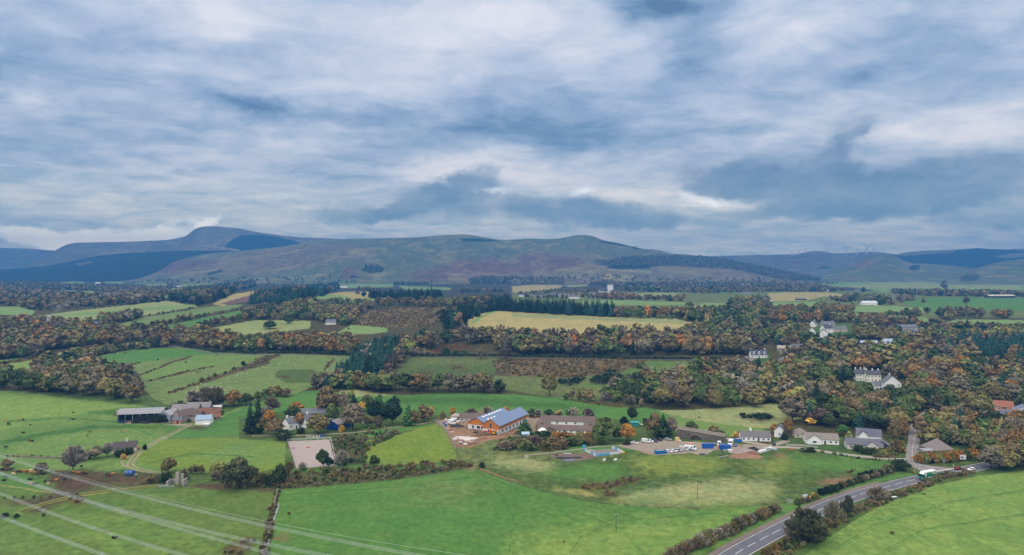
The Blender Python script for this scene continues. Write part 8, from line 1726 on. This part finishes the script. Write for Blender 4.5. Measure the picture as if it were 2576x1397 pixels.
# ------------------------------------------------------------------ signs, posts, trough, ruin
def sign(XY, rz, w, h, z, col, label, posts=2, marks=None, name='road_sign'):
 o = empty(name, ground(*XY), math.radians(rz)); tag(o, label, 'sign'); s = MB().box((0, 0, z + h / 2), (w, .06, h)).obj('sign_board', col, o)
 for k in range(posts): MB().bar(((k - (posts - 1) / 2) * w * .6, .06, -.3), ((k - (posts - 1) / 2) * w * .6, .06, z + h * .8), .06, 8).obj('post', STEEL, o)
 if marks:
  e = MB()
  for c in marks: e.add([(c[0] + dx, -.045, z + c[1] + dz) for dx, dz in c[2]], [tuple(range(len(c[2])))])
  e.obj('sign_marks', BLUE, s)
 return o
sign(B(4, (372, 565))[0], 20, 2.6, 1.4, 2.0, WHITEP, 'white direction board on two posts beside the main road', marks=None); sign(B(4, (1962, 160))[0], 6, 3.4, 2.4, 1.3, WHITEP, 'white board with a blue mountain mark before the trimmed hedge', marks=[(0, .75, [(-1.2, 0), (1.2, -.15), (.7, .1), (.1, .35), (-.3, .85), (-.7, .8), (-1.2, 1.0)])])
sign(B(4, (1772, 205))[0], 10, 2.1, 2.1, 2.1, P('sign_back', (120, 118, 128)), 'grey back of a large sign at the road junction', 1); sign(B(4, (1598, 190))[0], 5, .7, .5, 3.0, P('pale_green_paint', (150, 190, 160)), 'slim green post with small plate at the side road corner', 1, name='post_sign'); sign(B(4, (1690, 192))[0], 5, 1.3, .35, 2.2, P('pale_grey_paint', (196, 206, 206)), 'finger post with pale arm at the road junction', 1, name='finger_post')
for x, y, l in ((1470, 262, 'white marker post beside the lorry'), (1865, 205, 'white marker post on the verge right of the junction')):
 o = MB().box((0, 0, .5), (.3, .2, 1.1)).obj('marker_post', WHITEP); o.location = ground(*B(4, (x, y))[0]); tag(o, l, 'marker post')
o = empty('water_trough', ground(*B(4, (1265, 526))[0]), .2); tag(o, 'white rimmed water trough in the bright field by the hedge', 'trough'); MB().box((0, 0, .3), (2.6, 1.0, .6)).obj('tank', DARKSHEET, o); MB().box((0, 0, .64), (2.7, 1.1, .1)).obj('rim', WHITEP, o)
o = empty('bins', ground(*B(4, (1400, 215))[0]), .3); o.name = 'grit_bin'; tag(o, 'green grit bin at the side road mouth', 'bin'); MB().box((0, 0, .5), (1.4, .8, 1), top=1.05).obj('bin_body', P('bin_green', (44, 104, 86)), o); MB().prism([(-.45, 1), (.45, 1), (.3, 1.2), (-.3, 1.25)], -.75, .75).obj('lid', P('bin_green', (44, 104, 86)), o)
def ruin():
 g = ground(*B(1, (1745, 400))[0]); o = empty('ruin', g, .05); tag(o, 'ruined stone pen with two standing chimney stumps in the mud', 'ruin')
 for x, y, w, d, h in ((-3, 2.2, .8, 5, 2.0), (4.6, 1.6, .8, 4.5, 2.6), (-.6, 4.6, 7, .8, 1.8), (.8, 2.6, 1.6, 1.2, 5.6), (2.6, 3.4, 1.2, 1.2, 4.6)): MB().box((x, y, h / 2), (w, d, h), top=.9).obj('stone_wall', P('pale_ruin_stone', (170, 164, 156), var=.35, scale=1), o)
 f = MB()
 for a, b in (((-5.2, -1), (0, -2.4)), ((0, -2.4), (1.2, -2.2)), ((4.8, -1.2), (6, 1.2))):
  for z in (.3, .7, 1.1): f.bar((*a, z), (*b, z), .05, 5)
  for t in (0, .33, .66, 1): f.bar((a[0] + (b[0] - a[0]) * t, a[1] + (b[1] - a[1]) * t, 0), (a[0] + (b[0] - a[0]) * t, a[1] + (b[1] - a[1]) * t, 1.2), .05, 5)
 f.obj('pen_gate', STEEL, o)
 for x in (-5.0, -2.4): MB().box((x, -1.7, .5), (2.2, .1, .9)).obj('sheet_panel', P('grey_sheet_b', (168, 170, 174), var=.2), o)
ruin()
o = caravan(B(1, (1303, 292))[0], 'blue livestock trailer with white roof standing in the mud', 5, P('trailer_blue', (36, 92, 170)), 4.2, 2, 1.6, 'livestock_trailer', 'trailer')
f = MB(); rr = random.Random(4)
for k in range(12):
 a = rr.uniform(0, 3.1); p = (rr.uniform(-1, 1), rr.uniform(-.5, .5), .2); q = (p[0] + math.cos(a) * rr.uniform(1.5, 4), p[1] + rr.uniform(-1.5, 1.5), rr.uniform(.3, 2.4)); f.bar(p, q, .16, 5, .04)
f.bar((-4, -.5, .3), (3, .4, .5), .35, 7, .2); o = f.obj('dead_tree', BARKPALE); o.location = ground(*B(1, (740, 488))[0]); tag(o, 'bleached fallen dead tree lying where the muddy walls meet', 'dead tree')
f = MB(); f.bar((-3, 0, .3), (2.5, .5, .3), .3, 7, .2); f.bar((0, 0, .3), (1.5, 1.2, .8), .12, 5, .04); o = f.obj('fallen_log', BARKPALE); o.location = ground(*B(1, (630, 485))[0]); tag(o, 'bleached trunk on the mud left of the fallen dead tree', 'dead tree')
# ------------------------------------------------------------------ poles and cables
def pole(XYb, XYt, label, arm=1.6, name='telegraph_pole', yaw=.4, trans=False):
 (xb, yb), (xt, yt) = XYb, XYt; g = ground(xb, yb); h = (yb - yt) * mpp(g); o = empty(name, g, yaw); tag(o, label, 'pole')
 MB().bar((0, 0, -.5), (0, 0, h), .16, 8, .11).obj('shaft', P('pole_wood', (118, 108, 96), var=.2), o); a = MB().box((0, 0, h - .3), (arm, .14, .16)).obj('cross_arm', STEEL, o)
 for x in (-.42, 0, .42): MB().bar((x * arm, 0, h - .22), (x * arm, 0, h + .12), .06, 6).obj('insulator', FRAMEW, a)
 if trans: MB().box((0, -.3, h - 1.1), (.7, .5, .8)).obj('transformer', STEEL, o)
for r, i, x, yb, yt, l, ar in (('B', 3, 1047, 850, 683, 'wooden pole with bright cross arm in the rich green field', 2.2), ('B', 3, 1866, 535, 372, 'wooden pole in the pale rough grass', 2.0), ('B', 3, 714, 410, 332, 'wooden pole above the red weeds', 1.8), ('B', 3, 2528, 260, 140, 'pale pole below the heaps beside the village road', 2.6), ('M', 1, 1221, 925, 838, 'thin pole in the pasture below the long shed', 1.6), ('B', 2, 1145, 50, -95, 'white pole at the edge of the mown knoll', 1.4), ('M', 2, 270, 1022, 932, 'thin pole at the corner of the sand arena', 1.4), ('B', 2, 2352, 232, 70, 'pole in the rough grass above the field corner', 1.6), ('M', 2, 800, 1040, 985, 'short pole in the scrub right of the arena', 1.2)):
 pole(pz(r, i, x, yb), pz(r, i, x, yt), l, ar, trans=(x == 2528))
def cable(pts, zs, label, strands=4, r=.018, sp=.42, name='power_cable', grp='power line conductors over the fields'):
 W = []
 for (x, y), z in zip(pts, zs):
  d = (CZ - z) * F / (y - HY); W.append(Vector(((x - CX) / F * d, d, z)))
 t = np.array([(w - W[0]).length for w in W]); fx = [np.polyfit(t, np.array([w[k] for w in W]), 2 if len(W) > 2 else 1) for k in range(3)]
 ts = np.linspace(-60, t[-1] + 60, 40); L = [Vector([np.polyval(f, s) for f in fx]) for s in ts]; L = [L[0] + (L[0] - L[1]).normalized() * q for q in (240, 160, 80)] + L + [L[-1] + (L[-1] - L[-2]).normalized() * q for q in (60, 120, 180)]
 o = empty(name, L[0]); tag(o, label, 'cable', grp); d = (L[-1] - L[0]); d.z = 0; d.normalize(); s = Vector((-d.y, d.x, 0))
 offs = [(0, 0)] if strands == 1 else [(-sp / 2, -sp / 2), (sp / 2, -sp / 2), (-sp / 2, sp / 2), (sp / 2, sp / 2)]
 m = P('aluminium_cable', (206, 212, 220), rough=.4, spec=.5, metal=.2, var=.08)
 for a, b in offs: MB().path([p - L[0] + s * a + Vector((0, 0, b)) for p in L], r, 5).obj('strand', m, o)
 if strands > 1:
  for k in range(3, len(L), 4):
   c = L[k] - L[0]; f = MB()
   for (a, b), (a2, b2) in zip(offs, (offs[1], offs[3], offs[0], offs[2])): f.bar(c + s * a + Vector((0, 0, b)), c + s * a2 + Vector((0, 0, b2)), .05, 5)
   f.obj('spacer', STEEL, o)
cable(B(1, (0, 95), (780, 340), (1640, 562), (2576, 775)) + B(2, (560, 905), (1600, 1092)), [44, 41.5, 40, 39.5, 40, 42], 'thick bundled conductor crossing highest, over the ruin field'); cable(B(1, (0, 265), (700, 500), (1250, 650), (1720, 765), (2576, 968)), [44, 42, 41, 41, 42], 'thick bundled conductor, second from the top'); cable(B(1, (0, 283), (830, 553), (1560, 760), (2576, 1045)), [40, 38, 37, 38], 'thick bundled conductor just below the second one')
cable(B(1, (0, 478), (430, 645), (1000, 842), (1850, 1099)), [44, 42, 41, 41], 'thick bundled conductor over the lying black cow'); cable(B(1, (0, 708), (560, 920), (1060, 1099)), [44, 43, 42.5], 'thick bundled conductor lowest in the corner'); cable(B(1, (0, 60), (800, 320), (1640, 545), (2576, 725)) + B(2, (560, 835), (2000, 1090)), [52, 50, 48, 47, 48, 50], 'single thin earth wire above the highest conductor', 1, .016)
# ------------------------------------------------------------------ wind farm
tm = MB().bar((0, 0, 0), (0, 0, 60), 3.0, 10, 1.8).mesh('tower', WHITEP); nm_ = MB().box((0, .8, 61.3), (3, 8, 3)).mesh('nacelle', WHITEP); bl = MB(); bl.add([(-.6, 0, 0), (.6, 0, 0), (2.6, .2, 8), (.6, 0, 33), (-.6, 0, 33), (-2, -.2, 8)], [(0, 1, 2, 3, 4, 5)]); bl.add([(-.6, .5, 0), (.6, .5, 0), (2.6, .6, 8), (.6, .15, 33), (-.6, .15, 33), (-2, .4, 8)], [(5, 4, 3, 2, 1, 0)]); bl = bl.mesh('blade', WHITEP); hb = MB().box((0, 0, 0), (2.4, 2.4, 2.4)).mesh('hub', WHITEP)
tproto = empty('wind_turbine', (0, 0, 0)); obj('tower', tm, tproto); obj('nacelle', nm_, tproto)
h_ = obj('rotor_hub', hb, tproto); h_.location = (0, -4.2, 61.3)
for k in range(3):
 q = obj('blade', bl, h_); q.rotation_euler = (0, math.radians(120 * k), 0)
TB = [('T', 3, 1967, 522, 463), ('T', 3, 2118, 514, 466), ('T', 3, 2263, 505, 462), ('T', 3, 2407, 508, 460), ('T', 3, 2556, 508, 455), ('T', 4, 163, 505, 468), ('T', 4, 231, 505, 466), ('T', 4, 255, 505, 458), ('T', 4, 312, 498, 445), ('T', 4, 379, 478, 432), ('T', 4, 444, 470, 420), ('T', 4, 595, 480, 415), ('T', 4, 790, 500, 400), ('T', 4, 897, 520, 425), ('T', 4, 983, 512, 430), ('T', 4, 996, 505, 385), ('T', 4, 1064, 500, 418)]
TL = ['leftmost turbine of the far wind farm, by the wooded ridge end', 'second turbine from the left on the far ridge', 'third turbine from the left on the far ridge', 'fourth turbine from the left on the far ridge', 'fifth turbine from the left, before the gap in the row', 'small turbine just right of the gap in the row', 'left turbine of the close pair after the gap', 'right turbine of the close pair after the gap', 'turbine at the left foot of the rounded ridge top', 'turbine on the left flank of the rounded ridge top', 'turbine on the very top of the rounded ridge', 'turbine with spread blades right of the rounded ridge top', 'tall turbine in the middle of the right group', 'turbine with low hub on the slope of the right group', 'left turbine of the overlapping pair at right', 'tallest turbine, right one of the overlapping pair', 'last turbine at the right end of the wind farm']
for k, ((r, i, x, yb, yt), lab) in enumerate(zip(TB, TL)):
 (X, Y0), (_, Y1) = pz(r, i, x, yb), pz(r, i, x, yt); D = 8000.; X3 = (X - CX) / F * D; zt = CZ + (HY - Y1) / F * D; zb = CZ + (HY - Y0) / F * D
 o = tproto if k == 0 else copy_tree(tproto); sc_ = max(.8, (zt - zb) / 88.); o.location = (X3, D, zt - 92 * sc_); o.scale = (sc_ * 1.6, sc_ * 1.6, sc_ * 1.1); o.rotation_euler = (0, 0, math.radians((k * 47) % 70 - 35)); tag(o, 'tiny white ' + lab, 'wind turbine', 'wind turbines on the far ridge')
 ho = [c for c in o.children if c.name.startswith('rotor')][0]; ho.rotation_euler = (0, math.radians((k * 37) % 120), 0)
# ------------------------------------------------------------------ smoke
def smoke():
 m, nt = new_mat('smoke'); p = nt.new('ShaderNodeVolumePrincipled'); p.inputs['Color'].default_value = (.99, .99, 1, 1); p.inputs['Density'].default_value = .12; o_ = nt.new('ShaderNodeOutputMaterial'); nt.l.new(p.outputs[0], o_.inputs['Volume'])
 m2, nt = new_mat('thin_smoke'); p = nt.new('ShaderNodeVolumePrincipled'); p.inputs['Color'].default_value = (.96, .98, 1, 1); p.inputs['Density'].default_value = .012; o_ = nt.new('ShaderNodeOutputMaterial'); nt.l.new(p.outputs[0], o_.inputs['Volume'])
 g = ground(*T(1, (472, 1275))[0]); k = mpp(g)
 def tube(pts, rs, mat, nm):
  mb = MB(); n = 10; vs = []
  for (x, y), r in zip(pts, rs):
   for j in range(n):
    a = 2 * math.pi * j / n; w = r * (1 + .25 * math.sin(3 * a + y)); vs.append((x * k + math.cos(a) * w * k, math.sin(a) * w * k, y * k))
  mb.add(vs, [(i * n + j, i * n + (j + 1) % n, (i + 1) * n + (j + 1) % n, (i + 1) * n + j) for i in range(len(pts) - 1) for j in range(n)] + [tuple(range(n))[::-1], tuple((len(pts) - 1) * n + j for j in range(n))])
  o = mb.obj(nm, mat, smooth=True); o.location = g; tag(o, 'white smoke column rising from the wood beside a white house' if nm == 'smoke' else 'thin blue smoke drifting right over the wood', None, None, 'stuff')
 tube([(0, 0), (1, 10), (2, 20), (4, 31), (7, 42)], [2, 4, 5, 6, 3], m, 'smoke'); tube([(8, 40), (16, 46), (26, 52), (34, 62), (46, 70), (70, 78), (110, 84), (160, 96), (200, 108)], [2, 5, 9, 13, 13, 12, 11, 11, 4], m2, 'drifting_smoke')
smoke()
# ------------------------------------------------------------------ cattle and sheep: one skinned body each
def beast(name, nodes, edges, mat, sub=1):
 me = bpy.data.meshes.new(name); me.from_pydata([n[0] for n in nodes], edges, []); o = bpy.data.objects.new(name, me); COL.objects.link(o)
 md = o.modifiers.new('s', 'SKIN'); md.use_smooth_shade = True; o.modifiers.new('u', 'SUBSURF').levels = sub; o.modifiers['u'].render_levels = sub
 for v, n in zip(me.skin_vertices[0].data, nodes): v.radius = (n[1], n[1] if len(n) < 3 else n[2])
 me.skin_vertices[0].data[0].use_root = True
 dg = bpy.context.evaluated_depsgraph_get(); r = bpy.data.meshes.new_from_object(o.evaluated_get(dg)); r.name = name; bpy.data.objects.remove(o); r.materials.clear()
 if mat: r.materials.append(mat)
 return r
def cow_nodes(head, lie=False):
 z = 1.0 if not lie else .45
 N = [((0, 0, z), .33, .36), ((0, .55, z + .05), .3, .34), ((0, .8, z + .08), .18, .22), ((0, -.55, z + .02), .32, .35), ((0, -.85, z + .15), .2, .24)]; E = [(0, 1), (1, 2), (0, 3), (3, 4)]
 if head == 'up': N += [((0, -1.15, z + .35), .15), ((0, -1.38, z + .42), .15), ((0, -1.68, z + .25), .09)]
 else: N += [((0, -1.15, z - .1), .15), ((0, -1.3, z - .45), .14), ((0, -1.42, z - .8), .09)]
 E += [(4, 5), (5, 6), (6, 7)]
 for s in (-1, 1):
  k = len(N)
  if not lie: N += [((s * .2, -.62, z - .25), .12), ((s * .2, -.6, .45), .07), ((s * .2, -.62, .06), .06), ((s * .2, .6, z - .2), .15), ((s * .2, .68, .52), .075), ((s * .2, .6, .06), .06)]; E += [(3, k), (k, k + 1), (k + 1, k + 2), (1, k + 3), (k + 3, k + 4), (k + 4, k + 5)]
  else: N += [((s * .3, -.6, .18), .11), ((s * .3, -.95, .1), .07), ((s * .4, .5, .18), .14), ((s * .42, .1, .1), .08)]; E += [(3, k), (k, k + 1), (1, k + 2), (k + 2, k + 3)]
 for s in (-1, 1): k = len(N); N += [((s * .2, N[6][0][1] + .05, N[6][0][2] + .1), .045)]; E += [(6, k)]
 k = len(N); N += [((0, .95, z - .05), .04), ((0, .97, z - .5 if not lie else .2), .03)]; E += [(2, k), (k, k + 1)]
 return N, E
HIDE = {'black': P('black_hide', (30, 29, 31), rough=.8, var=.2), 'brown': P('brown_hide', (120, 66, 40), rough=.8, var=.2), 'tan': P('tan_hide', (196, 136, 74), rough=.8, var=.2), 'cream': P('cream_hide', (226, 200, 170), rough=.8, var=.15)}
mp, pn = new_mat('pied_hide'); tcx = pn.new('ShaderNodeTexCoord').outputs['Object']; finish(pn, pn.ramp(pn.noise(tcx, 1.6, 2, .5), [(.49, (.02, .02, .02)), (.52, (.5, .49, .47))], 'CONSTANT'), .8); HIDE['pied'] = mp
CB = {}
for kind, args in (('graze', ('down', False)), ('stand', ('up', False)), ('lie', ('up', True))): CB[kind] = beast('body', *cow_nodes(*args), None)
_cb = {}
def cow(XY, col, pose, rz, label, grp=None, s=1.0):
 if (col, pose) not in _cb:
  me = CB[pose].copy(); me.materials.append(HIDE[col]); _cb[(col, pose)] = me
 o = obj('cow', _cb[(col, pose)]); o.location = ground(*XY); o.rotation_euler = (0, 0, math.radians(rz)); o.scale = (s * 1.05,) * 3; tag(o, label, 'cow', grp); return o
PA = 'cattle grazing in the big left pasture'; MU = 'cattle standing along the muddy track'
for (r, x, y, c, p, a, l) in (('M', 82, 832, 'black', 'stand', 80, 'large black cow, the middle of the left edge group in the pasture'), ('M', 86, 848, 'black', 'graze', 100, 'black calf-sized cow just below the large black one'), ('M', 230, 800, 'black', 'graze', 60, 'dark cow grazing right of the large black one'), ('M', 46, 804, 'tan', 'stand', 90, 'small tan cow at the far left of the pasture'), ('M', 195, 800, 'tan', 'graze', 80, 'tan cow beside the dark grazing one'), ('M', 232, 926, 'black', 'lie', 90, 'black cow lying low on the dark green strip'), ('M', 905, 926, 'brown', 'stand', 75, 'brown cow standing alone in mid pasture'), ('M', 878, 958, 'brown', 'graze', 20, 'small brown cow below the lone standing one'), ('M', 294, 1012, 'brown', 'graze', 100, 'brown cow below the dark green strip'), ('M', 57, 1078, 'black', 'stand', 85, 'black cow nearest the old wall at the left'), ('M', 732, 790, 'black', 'lie', 90, 'black cow lying between pasture and long shed'), ('M', 1152, 750, 'brown', 'graze', 80, 'brown cow on the pasture above the shed corner'), ('M', 1168, 752, 'brown', 'stand', 60, 'second brown cow above the shed corner'), ('M', 1250, 920, 'tan', 'stand', 95, 'tan cow beside the thin pole in the pasture'), ('M', 1182, 718, 'cream', 'graze', 90, 'cream cow behind the long shed corner')):
 cow(pz(r, 1, x, y), c, p, a, l, PA)
for (x, y, c, p, a, l) in ((20, 250, 'black', 'graze', 80, 'black cow at the left end of the muddy track'), (65, 252, 'brown', 'stand', 95, 'brown cow second on the muddy track'), (112, 250, 'black', 'stand', 80, 'black cow third on the muddy track'), (130, 296, 'cream', 'graze', 80, 'cream cow in the grass under the muddy track'), (180, 275, 'black', 'stand', 100, 'black cow beside the cream grazing one'), (205, 272, 'brown', 'graze', 60, 'brown cow between black ones on the track'), (238, 268, 'tan', 'stand', 85, 'tan cow left of the cream ones'), (268, 276, 'brown', 'stand', 70, 'brown cow right of the tan one'), (308, 262, 'cream', 'stand', 75, 'cream cow standing behind the tan pair'), (305, 280, 'tan', 'graze', 95, 'tan grazing cow below the standing cream one'), (350, 282, 'tan', 'stand', 100, 'tan cow under the flat topped thorn'), (378, 280, 'pied', 'stand', 60, 'pied cow under the flat topped thorn'), (430, 290, 'black', 'lie', 90, 'black cow lying right of the thorn trunk'), (575, 272, 'brown', 'stand', 80, 'brown cow left of the tall bare tree'), (610, 274, 'brown', 'graze', 100, 'second brown cow left of the tall bare tree'), (745, 276, 'tan', 'stand', 80, 'tan cow at the trunk of the tall bare tree'), (785, 284, 'tan', 'stand', 95, 'tan cow right of the tall bare tree'), (815, 288, 'brown', 'graze', 75, 'brown cow right of the tall bare tree'), (850, 292, 'black', 'graze', 90, 'black cow at the end of the bare tree group'), (1080, 305, 'black', 'stand', 85, 'black cow on the churned mud'), (1105, 308, 'brown', 'graze', 60, 'brown cow beside the black one on the churned mud'), (1135, 296, 'tan', 'stand', 80, 'tan cow standing tall on the churned mud'), (1368, 312, 'pied', 'stand', 80, 'black and white cow right of the blue trailer')):
 cow(B(1, (x, y))[0], c, p, a, l, MU)
for (x, y, c, p, a, l) in ((55, 326, 'black', 'stand', 85, 'black cow in the lower field, upper of the left pair'), (38, 352, 'black', 'lie', 90, 'black cow in the lower field, lower of the left pair'), (300, 342, 'black', 'lie', 90, 'black cow lying in the lower field'), (455, 368, 'black', 'graze', 10, 'small black cow left of the white one'), (488, 396, 'cream', 'stand', 10, 'cream white cow facing away in the lower field'), (508, 356, 'brown', 'lie', 80, 'brown cow lying above the white one'), (566, 346, 'tan', 'lie', 80, 'tan cow lying above the muddy patch'), (652, 356, 'black', 'stand', 0, 'black cow standing on the muddy patch'), (310, 380, 'tan', 'lie', 95, 'tan cow lying under the cables'), (348, 390, 'black', 'lie', 95, 'black cow lying under the cables'), (440, 715, 'black', 'stand', 5, 'black cow seen from behind at the bottom left field edge'), (1148, 930, 'black', 'lie', 85, 'black cow lying alone below the cables')):
 cow(B(1, (x, y))[0], c, p, a, l, 'cattle in the lower left field')
shn = [((0, 0, .55), .24, .26), ((0, .32, .55), .2, .23), ((0, -.32, .56), .21, .24), ((0, -.52, .62), .11), ((0, -.68, .5), .085), ((0, -.8, .4), .05)]; she = [(0, 1), (0, 2), (2, 3), (3, 4), (4, 5)]
for s in (-1, 1):
 k = len(shn); shn += [((s * .12, -.34, .3), .06), ((s * .12, -.34, .03), .035), ((s * .12, .34, .3), .065), ((s * .12, .34, .03), .035)]; she += [(2, k), (k, k + 1), (1, k + 2), (k + 2, k + 3)]
shm = beast('body', shn, she, P('fleece', (236, 232, 222), rough=.95, var=.08))
SH = [('M', 1, 1752, 555), ('M', 1, 1883, 515), ('M', 1, 1990, 470), ('M', 1, 1982, 473), ('M', 1, 2018, 437), ('M', 1, 2045, 478), ('M', 1, 2066, 452), ('M', 1, 2092, 468), ('M', 1, 2105, 465), ('M', 1, 2112, 478), ('M', 1, 2118, 486), ('M', 1, 2135, 470), ('M', 1, 2148, 498), ('M', 1, 2165, 512), ('M', 1, 2180, 468), ('M', 1, 2186, 497), ('M', 1, 2192, 484), ('M', 1, 2215, 434), ('M', 1, 2220, 465), ('M', 1, 2222, 478), ('M', 1, 2232, 482), ('M', 1, 2236, 512), ('M', 1, 2262, 502), ('M', 1, 2296, 376), ('M', 1, 2308, 418), ('M', 1, 2315, 470), ('M', 1, 2375, 416), ('M', 1, 2387, 352), ('M', 1, 2390, 326), ('M', 1, 2434, 322), ('M', 1, 2486, 332), ('M', 1, 2120, 518), ('M', 1, 2078, 515), ('M', 2, 12, 283), ('M', 2, 70, 270), ('M', 2, 98, 275), ('M', 2, 115, 243), ('M', 2, 142, 241), ('M', 2, 222, 298), ('M', 2, 234, 232), ('M', 2, 258, 220), ('M', 2, 330, 207), ('M', 2, 450, 196), ('M', 2, 458, 162), ('M', 2, 482, 180), ('M', 2, 155, 358), ('M', 1, 1183, 125)]
for k, (r, i, x, y) in enumerate(SH):
 o = obj('sheep', shm); X, Y = pz(r, i, x, y); o.location = ground(X, Y); o.rotation_euler = (0, 0, k * 2.1); o.scale = (1.25,) * 3
 tag(o, 'white sheep grazing in the flock on the hillside pasture' if k < 33 else 'white sheep strung out along the top of the hillside pasture' if k < 46 else 'single white sheep by the upper hedge of the hillside', 'sheep', 'flock on the hillside pasture' if k < 46 else None)
for k in range(14):
 x = 500 + k * 20; o = obj('sheep', shm); o.location = ground(505 + RNG.uniform(0, 150), RNG.uniform(826, 842)); o.rotation_euler = (0, 0, k); o.scale = (1.3,) * 3; tag(o, 'tiny white sheep in the pale far field', 'sheep', 'flock in the pale far field')
